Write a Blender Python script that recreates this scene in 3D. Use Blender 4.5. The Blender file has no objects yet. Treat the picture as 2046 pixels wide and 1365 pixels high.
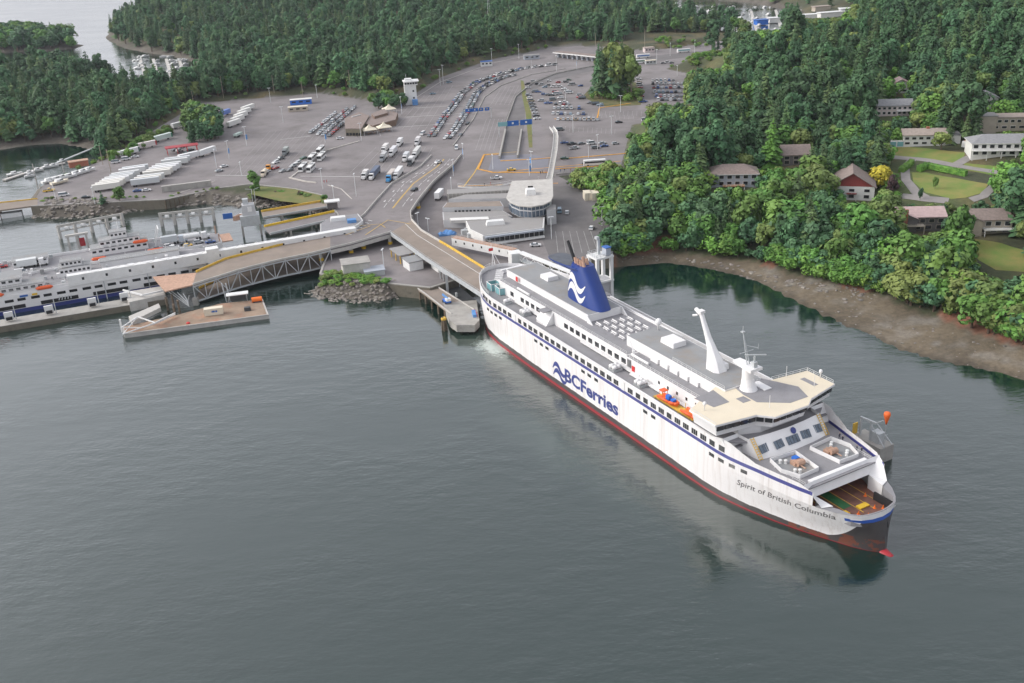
import bpy, bmesh, math, random
import numpy as np
from mathutils import Vector, Matrix
R = math.radians
S = bpy.context.scene
COL = S.collection
random.seed(7); RNG = np.random.default_rng(11)

# ------------------------------------------------------------------ camera
CAM_H, FPX, PITCH, ROLL = 142.0, 2009.0, R(23.87), R(3.08)
cd = bpy.data.cameras.new('camera'); cam = bpy.data.objects.new('camera', cd); COL.objects.link(cam)
cd.sensor_width = 36; cd.lens = FPX / 2046 * 36; cd.clip_start = 1; cd.clip_end = 20000
_fw = np.array([0, math.cos(PITCH), -math.sin(PITCH)]); _r0 = np.array([1., 0, 0]); _u0 = np.cross(_r0, _fw)
_r = math.cos(ROLL) * _r0 - math.sin(ROLL) * _u0; _u = math.cos(ROLL) * _u0 + math.sin(ROLL) * _r0
cam.matrix_world = Matrix(((_r[0], _u[0], -_fw[0], 0), (_r[1], _u[1], -_fw[1], 0), (_r[2], _u[2], -_fw[2], CAM_H), (0, 0, 0, 1)))
S.camera = cam
def G(x, y, z=0.0):
    """survey: the point of the horizontal plane at height z that the photograph shows at pixel x, y"""
    d = _fw * FPX + _r * (x - 1023) + _u * (682.5 - y); t = (z - CAM_H) / d[2]
    return Vector((t * d[0], t * d[1], z))
def PX(p):
    v = np.array([p[0], p[1], p[2] - CAM_H]); d = v @ _fw
    return 1023 + FPX * (v @ _r) / d, 682.5 - FPX * (v @ _u) / d, d

# ------------------------------------------------------------------ sky, sun, exposure
SUN_AZ, SUN_EL = R(272), R(34)          # azimuth clockwise from +Y
W = bpy.data.worlds.new('World'); S.world = W; W.use_nodes = True
nt = W.node_tree; nt.nodes.clear()
sky = nt.nodes.new('ShaderNodeTexSky'); sky.sky_type = 'NISHITA'; sky.sun_disc = False
sky.sun_elevation = SUN_EL; sky.sun_rotation = SUN_AZ; sky.air_density = 1.0; sky.dust_density = 6.0; sky.ozone_density = 1.0; sky.altitude = 0
hs = nt.nodes.new('ShaderNodeHueSaturation'); hs.inputs['Saturation'].default_value = 0.26; hs.inputs['Value'].default_value = 1.0
mxs = nt.nodes.new('ShaderNodeMix'); mxs.data_type = 'RGBA'; mxs.inputs['Factor'].default_value = 0.2
mxs.inputs['B'].default_value = (13.6, 13.9, 15.4, 1)            # even cloud deck
bg = nt.nodes.new('ShaderNodeBackground'); bg.inputs['Strength'].default_value = 0.15
wo = nt.nodes.new('ShaderNodeOutputWorld')
nt.links.new(sky.outputs[0], hs.inputs['Color']); nt.links.new(hs.outputs[0], mxs.inputs['A'])
nt.links.new(mxs.outputs['Result'], bg.inputs[0]); nt.links.new(bg.outputs[0], wo.inputs[0])
sd = bpy.data.lights.new('sun', 'SUN'); sd.energy = 0.6; sd.angle = R(12); sd.color = (1, 0.95, 0.88)
sun = bpy.data.objects.new('sun', sd); COL.objects.link(sun)
_sv = Vector((math.sin(SUN_AZ) * math.cos(SUN_EL), math.cos(SUN_AZ) * math.cos(SUN_EL), math.sin(SUN_EL)))
sun.rotation_euler = _sv.to_track_quat('Z', 'Y').to_euler(); sun.location = (0, 0, 400)
vs = S.view_settings; vs.view_transform = 'Standard'; vs.look = 'None'; vs.exposure = 0.2; vs.gamma = 1.0; vs.use_curve_mapping = False
S.render.engine = 'CYCLES'; S.cycles.use_denoising = True; S.cycles.max_bounces = 5; S.cycles.diffuse_bounces = 2
S.cycles.glossy_bounces = 3; S.cycles.transparent_max_bounces = 6; S.cycles.sample_clamp_indirect = 6

# ------------------------------------------------------------------ helpers
class MB:
    """collects faces; build() links them as one mesh object"""
    def __init__(s): s.v = []; s.f = []; s.m = []
    def add(s, vs, fs, m=0):
        o = len(s.v); s.v += [tuple(p) for p in vs]; s.f += [tuple(i + o for i in f) for f in fs]; s.m += [m] * len(fs); return s
    def box(s, c, d, rz=0, m=0, taper=0):
        hx, hy, hz = d[0] / 2, d[1] / 2, d[2] / 2; ca, sa = math.cos(rz), math.sin(rz); P = []
        for z in (-1, 1):
            k = 1 - taper if z > 0 else 1
            for x, y in ((-1, -1), (1, -1), (1, 1), (-1, 1)):
                a, b = x * hx * k, y * hy * k; P.append((c[0] + a * ca - b * sa, c[1] + a * sa + b * ca, c[2] + z * hz))
        return s.add(P, [(3, 2, 1, 0), (4, 5, 6, 7), (0, 1, 5, 4), (1, 2, 6, 5), (2, 3, 7, 6), (3, 0, 4, 7)], m)
    def prism(s, poly, z0, z1, m=0, mtop=None):
        n = len(poly); zz0 = z0 if isinstance(z0, (list, tuple)) else [z0] * n; zz1 = z1 if isinstance(z1, (list, tuple)) else [z1] * n
        ar = sum(poly[i][0] * poly[(i + 1) % n][1] - poly[(i + 1) % n][0] * poly[i][1] for i in range(n))
        if ar < 0: poly = poly[::-1]; zz0 = zz0[::-1]; zz1 = zz1[::-1]
        P = [(p[0], p[1], z) for p, z in zip(poly, zz0)] + [(p[0], p[1], z) for p, z in zip(poly, zz1)]
        s.add(P, [tuple(range(n - 1, -1, -1))] + [(i, (i + 1) % n, n + (i + 1) % n, n + i) for i in range(n)], m)
        o = len(s.v); s.v += P[n:]; s.f.append(tuple(range(o, o + n))); s.m.append(m if mtop is None else mtop); return s
    def tube(s, a, b, r, r2=None, n=6, m=0, cap=True):
        a = Vector(a); b = Vector(b); d = (b - a); 
        if d.length < 1e-6: return s
        d.normalize(); u = d.orthogonal().normalized(); w = d.cross(u); r2 = r if r2 is None else r2
        P = [a + (u * math.cos(t) + w * math.sin(t)) * r for t in [2 * math.pi * i / n for i in range(n)]]
        P += [b + (u * math.cos(t) + w * math.sin(t)) * r2 for t in [2 * math.pi * i / n for i in range(n)]]
        F = [(i, (i + 1) % n, n + (i + 1) % n, n + i) for i in range(n)]
        if cap: F += [tuple(range(n - 1, -1, -1)), tuple(range(n, 2 * n))]
        return s.add(P, F, m)
    def beam(s, a, b, w, h, m=0):
        """rectangular bar a-b, w wide, h deep (roughly vertical depth)"""
        a = Vector(a); b = Vector(b); d = (b - a).normalized(); side = d.cross(Vector((0, 0, 1)))
        if side.length < 1e-3: side = Vector((1, 0, 0))
        side.normalize(); up = side.cross(d); P = []
        for q in (a, b):
            for i, j in ((-1, -1), (1, -1), (1, 1), (-1, 1)): P.append(q + side * (i * w / 2) + up * (j * h / 2))
        return s.add(P, [(0, 1, 2, 3), (7, 6, 5, 4), (0, 4, 5, 1), (1, 5, 6, 2), (2, 6, 7, 3), (3, 7, 4, 0)], m)
    def path(s, pts, w, h, m=0):
        for a, b in zip(pts[:-1], pts[1:]): s.beam(a, b, w, h, m)
        return s
    def loft(s, rings, m=0, closed=True, caps=False):
        n = len(rings[0]); o = len(s.v)
        for r in rings: s.v += [tuple(p) for p in r]
        k = n if closed else n - 1
        for j in range(len(rings) - 1):
            for i in range(k):
                s.f.append((o + j * n + i, o + j * n + (i + 1) % n, o + (j + 1) * n + (i + 1) % n, o + (j + 1) * n + i)); s.m.append(m)
        if caps:
            s.f.append(tuple(o + i for i in range(n - 1, -1, -1))); s.f.append(tuple(o + (len(rings) - 1) * n + i for i in range(n))); s.m += [m, m]
        return s
    def lathe(s, c, prof, n=12, m=0):
        return s.loft([[(c[0] + r * math.cos(2 * math.pi * i / n), c[1] + r * math.sin(2 * math.pi * i / n), c[2] + z) for i in range(n)] for r, z in prof], m, True, True)
    def rail(s, pts, h=1.0, r=0.04, step=2.0, bars=2):
        """handrail: posts and bars along a poly-line"""
        for a, b in zip(pts[:-1], pts[1:]):
            a = Vector(a); b = Vector(b); L = (b - a).length; n = max(1, int(L / step))
            for k in range(1, bars + 1):
                z = Vector((0, 0, h * k / bars)); s.tube(a + z, b + z, r, n=4, cap=False)
            for i in range(n + 1):
                p = a.lerp(b, i / n); s.tube(p, p + Vector((0, 0, h)), r, n=4, cap=False)
        return s
    def build(s, name, mats, parent=None, origin=None, smooth=False, world=False):
        me = bpy.data.meshes.new(name); vs = s.v
        if origin is not None: vs = [(p[0] - origin[0], p[1] - origin[1], p[2] - origin[2]) for p in vs]
        if world and parent is not None:
            M = parent.matrix_basis.inverted(); vs = [tuple(M @ Vector(p)) for p in vs]
        me.from_pydata(vs, [], s.f)
        if not isinstance(mats, (list, tuple)): mats = [mats]
        for mm in mats: me.materials.append(mm)
        if len(mats) > 1: me.polygons.foreach_set('material_index', s.m)
        if smooth: me.polygons.foreach_set('use_smooth', [True] * len(s.f))
        me.update(); ob = bpy.data.objects.new(name, me); COL.objects.link(ob)
        if parent is not None: ob.parent = parent
        if origin is not None: ob.location = origin
        return ob
def tag(o, label=None, cat=None, group=None, kind=None):
    if label: o['label'] = label
    if cat: o['category'] = cat
    if group: o['group'] = group
    if kind: o['kind'] = kind
    return o
def thing(name, label, cat, loc=(0, 0, 0), rz=0.0, group=None):
    o = bpy.data.objects.new(name, None); COL.objects.link(o); o.empty_display_size = 0.5
    o.matrix_basis = Matrix.Translation(Vector(loc)) @ Matrix.Rotation(rz, 4, 'Z')
    o.location = loc; o.rotation_euler = (0, 0, rz)
    return tag(o, label, cat, group)
def copy_tree(o, parent=None):
    c = o.copy(); COL.objects.link(c); c.parent = parent
    for ch in list(o.children): copy_tree(ch, c)
    return c
def inst(mesh, name, parent, loc=(0, 0, 0), rz=0, scale=(1, 1, 1), rx=0, ry=0):
    o = bpy.data.objects.new(name, mesh); COL.objects.link(o); o.parent = parent
    o.location = loc; o.rotation_euler = (rx, ry, rz); o.scale = scale; return o
def dense(pts, step):
    out = []
    for a, b in zip(pts[:-1], pts[1:]):
        a = Vector(a); b = Vector(b); n = max(1, int((b - a).length / step))
        out += [a.lerp(b, i / n) for i in range(n)]
    out.append(Vector(pts[-1])); return out
def along(pts, d):
    """point and heading at distance d along a poly-line"""
    for a, b in zip(pts[:-1], pts[1:]):
        L = (b - a).length
        if d <= L: return a.lerp(b, d / L), (b - a).normalized()
        d -= L
    return None, None
def plen(pts): return sum((b - a).length for a, b in zip(pts[:-1], pts[1:]))
def ORD(n): return f"{n}{'th' if 10 <= n % 100 <= 20 else {1: 'st', 2: 'nd', 3: 'rd'}.get(n % 10, 'th')}"

# ------------------------------------------------------------------ materials
MATS = {}
def mat(name, col, rough=0.6, var=0.0, scale=1.0, metal=0.0, bump=0.0, spec=None, col2=None, detail=4, coord='Object', dirt=None, obcol=False, rand=0.0):
    """principled with noise-driven colour variation; dirt = (colour, scale, amount) blotches; rand = per-object value change"""
    m = bpy.data.materials.new(name); m.use_nodes = True; n = m.node_tree.nodes; l = m.node_tree.links
    b = n['Principled BSDF']; b.inputs['Roughness'].default_value = rough; b.inputs['Metallic'].default_value = metal
    if spec is not None: b.inputs['Specular IOR Level'].default_value = spec
    c = tuple(col) + (1,) if len(col) == 3 else col; b.inputs['Base Color'].default_value = c
    out = None
    if obcol:
        oi = n.new('ShaderNodeObjectInfo'); out = oi.outputs['Color']
    if var or bump or dirt or col2:
        tc = n.new('ShaderNodeTexCoord')
    if var or col2:
        nz = n.new('ShaderNodeTexNoise'); nz.inputs['Scale'].default_value = scale; nz.inputs['Detail'].default_value = detail; nz.inputs['Roughness'].default_value = 0.62
        l.new(tc.outputs[coord], nz.inputs['Vector'])
        cr = n.new('ShaderNodeValToRGB'); cr.color_ramp.elements[0].position = 0.32; cr.color_ramp.elements[1].position = 0.68
        c2 = tuple(col2) + (1,) if col2 else tuple(min(1, x * (1 + var)) for x in c[:3]) + (1,)
        c1 = c if col2 else tuple(x * (1 - var) for x in c[:3]) + (1,)
        cr.color_ramp.elements[0].color = c1; cr.color_ramp.elements[1].color = c2
        l.new(nz.outputs['Fac'], cr.inputs['Fac']); out = cr.outputs['Color']
    if dirt:
        n2 = n.new('ShaderNodeTexNoise'); n2.inputs['Scale'].default_value = dirt[1]; n2.inputs['Detail'].default_value = 6; n2.inputs['Roughness'].default_value = 0.7
        l.new(tc.outputs[coord], n2.inputs['Vector'])
        r2 = n.new('ShaderNodeValToRGB'); r2.color_ramp.elements[0].position = 0.5; r2.color_ramp.elements[1].position = 0.72
        r2.color_ramp.elements[0].color = (0, 0, 0, 1); r2.color_ramp.elements[1].color = (dirt[2],) * 3 + (1,)
        l.new(n2.outputs['Fac'], r2.inputs['Fac'])
        mx = n.new('ShaderNodeMix'); mx.data_type = 'RGBA'; l.new(r2.outputs['Color'], mx.inputs['Factor'])
        if out is None: mx.inputs['A'].default_value = c
        else: l.new(out, mx.inputs['A'])
        mx.inputs['B'].default_value = tuple(dirt[0]) + (1,); out = mx.outputs['Result']
    if rand:
        oi = n.new('ShaderNodeObjectInfo'); mr = n.new('ShaderNodeMapRange'); mr.inputs['To Min'].default_value = 1 - rand; mr.inputs['To Max'].default_value = 1 + rand
        l.new(oi.outputs['Random'], mr.inputs['Value']); h = n.new('ShaderNodeHueSaturation'); l.new(mr.outputs[0], h.inputs['Value'])
        m2 = n.new('ShaderNodeMath'); m2.operation = 'MULTIPLY_ADD'; l.new(oi.outputs['Random'], m2.inputs[0]); m2.inputs[1].default_value = -0.035; m2.inputs[2].default_value = 0.515
        fr = n.new('ShaderNodeMath'); fr.operation = 'FRACT'; mm = n.new('ShaderNodeMath'); mm.operation = 'MULTIPLY'; mm.inputs[1].default_value = 7.31
        l.new(oi.outputs['Random'], mm.inputs[0]); l.new(mm.outputs[0], fr.inputs[0]); l.new(fr.outputs[0], m2.inputs[0]); l.new(m2.outputs[0], h.inputs['Hue'])
        if out is None: h.inputs['Color'].default_value = c
        else: l.new(out, h.inputs['Color'])
        out = h.outputs['Color']
    if out is not None: l.new(out, b.inputs['Base Color'])
    if bump:
        n3 = n.new('ShaderNodeTexNoise'); n3.inputs['Scale'].default_value = scale * 3; n3.inputs['Detail'].default_value = 5
        l.new(tc.outputs[coord], n3.inputs['Vector']); bp = n.new('ShaderNodeBump'); bp.inputs['Strength'].default_value = bump; bp.inputs['Distance'].default_value = 0.3
        l.new(n3.outputs['Fac'], bp.inputs['Height']); l.new(bp.outputs['Normal'], b.inputs['Normal'])
    MATS[name] = m; return m
M = MATS
mat('ship_white', (.78, .77, .77), .38, .03, .15, dirt=((.62, .6, .57), .22, .3))
mat('white_paint', (.74, .74, .73), .5, .05, .3, dirt=((.5, .48, .45), .35, .35))
mat('deck_grey', (.255, .25, .262), .75, .07, .25, dirt=((.19, .18, .18), .4, .5))
mat('deck_grey2', (.27, .275, .28), .75, .07, .2, dirt=((.28, .22, .16), .12, .55))
mat('cream_deck', (.70, .62, .48), .6, .04, .2, dirt=((.66, .6, .5), .3, .3))
mat('glass_dark', (.022, .024, .028), .12, spec=.6)
mat('glass_blue', (.09, .12, .16), .1, .3, .5, spec=.7)
mat('glass_teal', (.2, .42, .45), .15, spec=.6)
mat('navy', (.035, .05, .22), .4, .05, .5)
mat('funnel_blue', (.012, .042, .22), .38, .06, .3)
mat('funnel_top', (.09, .10, .12), .7, .2, .5)
mat('hull_black', (.045, .042, .045), .55, .3, .4, dirt=((.22, .09, .06), .25, .6))
mat('hull_red', (.36, .02, .03), .5, .15, .3)
mat('rust_tan', (.45, .28, .2), .7, .2, 1.)
mat('soot_shade_black', (.015, .015, .017), .8)
mat('orange', (.75, .12, .03), .5); mat('orange_safety', (.85, .18, .02), .55); mat('red', (.6, .03, .03), .5); mat('blue', (.03, .16, .6), .45); mat('yellow', (.75, .48, .03), .5, .1, 1.)
mat('car_deck', (.16, .075, .055), .6, .3, .5, dirt=((.32, .09, .04), .18, .7)); mat('green_paint', (.03, .14, .05), .6, .2, 1)
mat('steel', (.38, .40, .41), .45, .08, .5, .3); mat('galv', (.5, .52, .53), .45, .1, .6, .2); mat('dark_steel', (.06, .065, .07), .6, .2, 1.)
mat('asphalt', (.215, .195, .195), .9, .2, .035, detail=10, dirt=((.13, .115, .11), .06, .75), coord='Object', bump=.05)
mat('asphalt_dark', (.15, .14, .14), .9, .15, .08, dirt=((.2, .19, .19), .1, .5))
mat('asphalt_blue', (.2, .2, .23), .9, .1, .06)
mat('concrete', (.36, .345, .32), .85, .12, .25, dirt=((.2, .19, .17), .3, .6)); mat('concrete_wet', (.17, .15, .115), .8, .25, .3, dirt=((.06, .06, .05), .3, .8))
mat('concrete_pale', (.5, .48, .45), .85, .1, .3, dirt=((.33, .31, .28), .35, .6)); mat('road_tan', (.26, .215, .18), .9, .12, .12, dirt=((.22, .19, .17), .2, .6))
mat('paint_white', (.72, .72, .7), .7, .12, .6); mat('paint_yellow', (.66, .42, .06), .7, .2, .6); mat('paint_orange', (.62, .3, .04), .7, .25, .4)
mat('kerb', (.5, .47, .43), .85, .1, .4); mat('rubber', (.02, .02, .022), .85); mat('timber', (.16, .12, .085), .85, .3, .8, dirt=((.05, .045, .04), .5, .8))
mat('car_paint', (.5, .5, .5), .3, obcol=True, spec=.6); mat('truck_white', (.76, .76, .75), .45, .05, .4, dirt=((.55, .53, .5), .5, .4))
mat('trailer', (.5, .5, .5), .5, obcol=True)
mat('roof_brown', (.24, .19, .17), .85, .18, .9, bump=.2); mat('roof_grey', (.26, .26, .27), .85, .12, .8, bump=.2); mat('roof_pink', (.46, .34, .33), .85, .12, .8, bump=.2); mat('roof_tan', (.36, .3, .26), .85, .15, .8, bump=.2)
mat('roof_flat', (.30, .29, .285), .85, .08, .12, dirt=((.24, .22, .2), .12, .6))
mat('siding_white', (.72, .71, .69), .7, .05, .5); mat('siding_grey', (.38, .41, .46), .7, .06, .5); mat('siding_pink', (.62, .53, .52), .7, .05, .5); mat('siding_tan', (.46, .40, .33), .7, .08, .5); mat('siding_brown', (.2, .13, .09), .75, .15, .6)
mat('siding_dark', (.13, .12, .12), .75, .1, .6); mat('brick', (.36, .13, .08), .85, .2, 1.5); mat('siding_dred', (.28, .05, .045), .7, .1, .6); mat('wood_deck', (.38, .19, .09), .75, .2, 1.)
mat('bldg_grey', (.5, .5, .51), .7, .06, .2, dirt=((.4, .39, .38), .25, .4)); mat('bldg_olive', (.17, .15, .11), .8, .15, .5)
mat('rock', (.24, .215, .19), .9, .35, .5, dirt=((.12, .11, .09), .4, .7), bump=.5, rand=.25); mat('rock_pale', (.5, .48, .44), .9, .2, 1.)
mat('bark', (.12, .085, .06), .9, .3, 2.); mat('bark_pale', (.33, .28, .22), .9, .2, 1.5)
mat('tent', (.72, .65, .52), .7, .05, .3); mat('tarp_blue', (.10, .26, .55), .6, .12, 1.); mat('sign_blue', (.02, .12, .42), .5)
mat('lamp_head', (.7, .72, .73), .4); mat('skin', (.45, .3, .24), .7); mat('cloth', (.05, .05, .07), .8); mat('windsock', (.9, .16, .03), .6)
from mathutils.geometry import delaunay_2d_cdt
# ------------------------------------------------------------------ coastlines (surveyed) and terrain heights
def pw(pts, z=0.0): return [tuple(G(x, y, z)[:2]) for x, y in pts]
HARB = pw([(-500, 330), (-200, 318), (0, 299), (60, 291), (115, 287), (160, 294), (196, 303), (203, 314), (188, 324), (165, 339), (120, 359), (85, 379), (60, 393), (60, 403), (72, 418), (72, 430), (90, 435), (150, 435), (230, 429), (262, 421), (330, 414), (400, 410), (480, 414), (540, 409), (600, 419), (650, 432), (672, 448), (690, 478), (672, 520), (640, 562), (618, 585), (640, 597), (700, 602), (760, 601), (788, 597), (812, 586), (880, 588), (940, 575), (1000, 562), (1100, 548), (1222, 534), (1240, 534), (1330, 526), (1420, 540), (1500, 560), (1560, 590), (1600, 612), (1700, 660), (1800, 705), (1930, 735), (2046, 765), (2300, 850), (2700, 1000)]) + [(1400, 100), (1400, -900), (-1500, -900), (-1500, 640)]
SEA = pw([(-900, 180), (0, 152), (150, 150), (290, 182), (360, 198), (405, 180), (392, 126), (340, 112), (290, 106), (245, 95), (213, 78), (222, 55), (240, 35), (300, 5), (360, -40), (440, -110)]) + [(-1200, 6000), (-5200, 6000), (-4000, 1200)]
ISLET = pw([(-220, 112), (0, 104), (80, 102), (150, 97), (162, 91), (120, 80), (0, 72), (-220, 82)])
FARB = pw([(1290, 34), (1420, 62), (1560, 78), (1600, 52), (1570, 20), (1500, 6), (1400, -4), (1320, -10), (1240, -6)])
TERM_PX = ([(62, 412), (330, 399), (440, 376), (500, 368), (590, 378), (650, 392), (676, 430), (668, 470), (640, 548), (790, 568), (860, 575), (1000, 532), (1100, 524), (1226, 512), (1222, 470), (1205, 400), (1115, 352), (1240, 335), (1262, 250), (1320, 238), (1372, 200), (1388, 150), (1330, 138), (1420, 104), (1478, 95), (1440, 82), (1300, 102), (1180, 92), (1110, 92), (1050, 106), (985, 118), (880, 155), (830, 187), (770, 206), (640, 186), (520, 196), (400, 206), (325, 250), (230, 312), (165, 337), (90, 366)])
TERM = pw(TERM_PX, 5)
BLUFF = pw([(1215, 520), (1330, 503), (1420, 512), (1500, 522), (1600, 552), (1690, 574), (1760, 592), (1850, 628), (1950, 664), (2046, 694), (2300, 790), (2700, 940)], 1.5)
RIGHT = pw([(1236, 526), (1222, 470), (1205, 400), (1115, 352), (1240, 335), (1262, 250), (1320, 238), (1372, 200), (1388, 150), (1330, 138), (1420, 104), (1478, 95)], 5) + [(260, 1060), (1300, 1060), (1300, 60)] + BLUFF[::-1]
CTRL = [(1465, 365, 13), (1590, 320, 17), (1700, 395, 12), (1825, 450, 11), (1970, 462, 10.5), (1835, 290, 19), (2000, 300, 20), (2010, 250, 24), (1785, 225, 26), (1800, 182, 30), (1930, 205, 29), (1300, 420, 7), (1400, 300, 17), (1500, 200, 25), (1650, 150, 34), (1900, 120, 38), (1250, 330, 6), (1320, 220, 7), (1400, 160, 9), (1450, 100, 8), (2040, 540, 8), (1920, 520, 8), (1720, 330, 17), (1880, 360, 16), (1600, 100, 38), (1550, 440, 8), (1420, 440, 8), (1660, 480, 8), (1800, 520, 7.5), (1980, 350, 16), (2200, 300, 24), (2200, 500, 12), (1900, 60, 46), (1700, 60, 44), (2100, 100, 44)]
CW = np.array([[*G(x, y, z)] for x, y, z in CTRL])
def seg_dist(P, poly, closed=True):
    d = np.full(len(P), 1e9); n = len(poly)
    for i in range(n if closed else n - 1):
        a = np.array(poly[i]); b = np.array(poly[(i + 1) % n]); ab = b - a; t = np.clip(((P - a) @ ab) / max(ab @ ab, 1e-9), 0, 1)
        d = np.minimum(d, np.hypot(*(P - (a + t[:, None] * ab)).T))
    return d
def inside(P, poly):
    c = np.zeros(len(P), bool); n = len(poly); x, y = P[:, 0], P[:, 1]
    for i in range(n):
        x1, y1 = poly[i]; x2, y2 = poly[(i + 1) % n]
        if y1 == y2: continue
        c ^= ((y1 > y) != (y2 > y)) & (x < (x2 - x1) * (y - y1) / (y2 - y1) + x1)
    return c
def sstep(t): t = np.clip(t, 0, 1); return t * t * (3 - 2 * t)
def vnoise(P, s, seed=0):
    """smooth value noise on points"""
    q = P / s; i = np.floor(q).astype(int); f = q - i; f = f * f * (3 - 2 * f)
    def hsh(a, b): v = np.sin(a * 127.1 + b * 311.7 + seed * 74.7) * 43758.5453; return v - np.floor(v)
    a = hsh(i[:, 0], i[:, 1]); b = hsh(i[:, 0] + 1, i[:, 1]); c = hsh(i[:, 0], i[:, 1] + 1); d = hsh(i[:, 0] + 1, i[:, 1] + 1)
    return (a * (1 - f[:, 0]) + b * f[:, 0]) * (1 - f[:, 1]) + (c * (1 - f[:, 0]) + d * f[:, 0]) * f[:, 1]
def heights(P):
    wd = np.full(len(P), 1e9); inw = np.zeros(len(P), bool)
    for poly in (HARB, SEA, FARB):
        wd = np.minimum(wd, seg_dist(P, poly)); inw |= inside(P, poly)
    isl = inside(P, ISLET); wi = seg_dist(P, ISLET); wd = np.where(isl, wi, np.minimum(wd, np.where(inw, wi, 1e9))); inw &= ~isl
    sd = np.where(inw, -wd, wd)
    land = 0.3 + 4.2 * sstep(sd / 22) + 0.02 * np.minimum(sd, 500) + 5 * (vnoise(P, 90, 1) - .4) * sstep(sd / 60) + 14 * sstep((P[:, 1] - 950) / 500) * (.5 + .6 * vnoise(P, 220, 5)) * sstep(sd / 80)
    land = np.where(isl, 1 + 3.5 * sstep(sd / 14), land)
    dB = seg_dist(P, BLUFF, False); inR = inside(P, RIGHT)
    D2 = ((P[:, None, :] - CW[None, :, :2]) ** 2).sum(2) + 60; w = 1 / D2 ** 1.7; hid = (w * CW[:, 2]).sum(1) / w.sum(1)
    hill = 1.6 + (hid - 1.6) * (.42 * sstep(dB / 9) + .58 * sstep(dB / 45)) + 1.2 * (vnoise(P, 14, 3) - .5) * sstep(dB / 12)
    right_beach = (P[:, 0] > G(1236, 532, 0)[0] - 6) & (P[:, 1] < 470) & ~inR
    beach = 1.6 * np.maximum(sd, 0) / (np.maximum(sd, 0) + dB + .5) + .35 * (vnoise(P, 5, 8) - .5) + .25 * (vnoise(P, 17, 9) - .5) - .08
    far_edge = sstep((1060 - P[:, 1]) / 90)
    h = np.where(inR, land + (hill - land) * far_edge, np.where(right_beach, beach, land))
    inT = inside(P, TERM); dT = seg_dist(P, TERM); h = np.where(inT, 4.9, 4.9 + (h - 4.9) * sstep(dT / np.where(inR, 22, 9)))
    h = np.where(right_beach & ~inT, np.where(dT < 4, 4.9 + (beach - 4.9) * sstep(dT / 4), beach), h)
    sea = -.25 - np.minimum(np.maximum(-sd, 0) * .22, 7)
    near_wall = (~inR) & (~right_beach) & (sd > 0) & (sd < 5) & (P[:, 1] < 620); h = np.where(near_wall, -.4 + (h + .4) * sstep(sd / 5), h)
    return np.where(inw, sea, h), sd, inR, right_beach, inT, dB
def axis(parts):
    out = []
    for a, b, s in parts: out += list(np.arange(a, b, s))
    return np.array(out + [parts[-1][1]])
TX = axis([(-1500, -420, 24), (-420, -300, 6), (-300, 300, 2.6), (300, 420, 6), (420, 1300, 24)])
TY = axis([(190, 250, 6), (250, 560, 2.6), (560, 1000, 5), (1000, 1400, 12), (1400, 3000, 50)])
gx, gy = np.meshgrid(TX, TY); PP = np.stack([gx.ravel(), gy.ravel()], 1)
HH, SDW, INR, RB, INT_, DB = heights(PP); HG = HH.reshape(gx.shape)
def ground(x, y):
    i = min(max(np.searchsorted(TX, x) - 1, 0), len(TX) - 2); j = min(max(np.searchsorted(TY, y) - 1, 0), len(TY) - 2)
    u = min(max((x - TX[i]) / (TX[i + 1] - TX[i]), 0), 1); v = min(max((y - TY[j]) / (TY[j + 1] - TY[j]), 0), 1)
    return float((HG[j, i] * (1 - u) + HG[j, i + 1] * u) * (1 - v) + (HG[j + 1, i] * (1 - u) + HG[j + 1, i + 1] * u) * v)
def GT(x, y):
    """where the line of sight through a pixel meets the terrain"""
    lo, hi = 60.0, -1.0; z = 60.0; pz = z
    while z > -1:
        p = G(x, y, z)
        if p.z <= ground(p.x, p.y): break
        pz = z; z -= .5
    for _ in range(8):
        m = (z + pz) / 2; p = G(x, y, m)
        if p.z <= ground(p.x, p.y): z = m
        else: pz = m
    return G(x, y, z)

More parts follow.
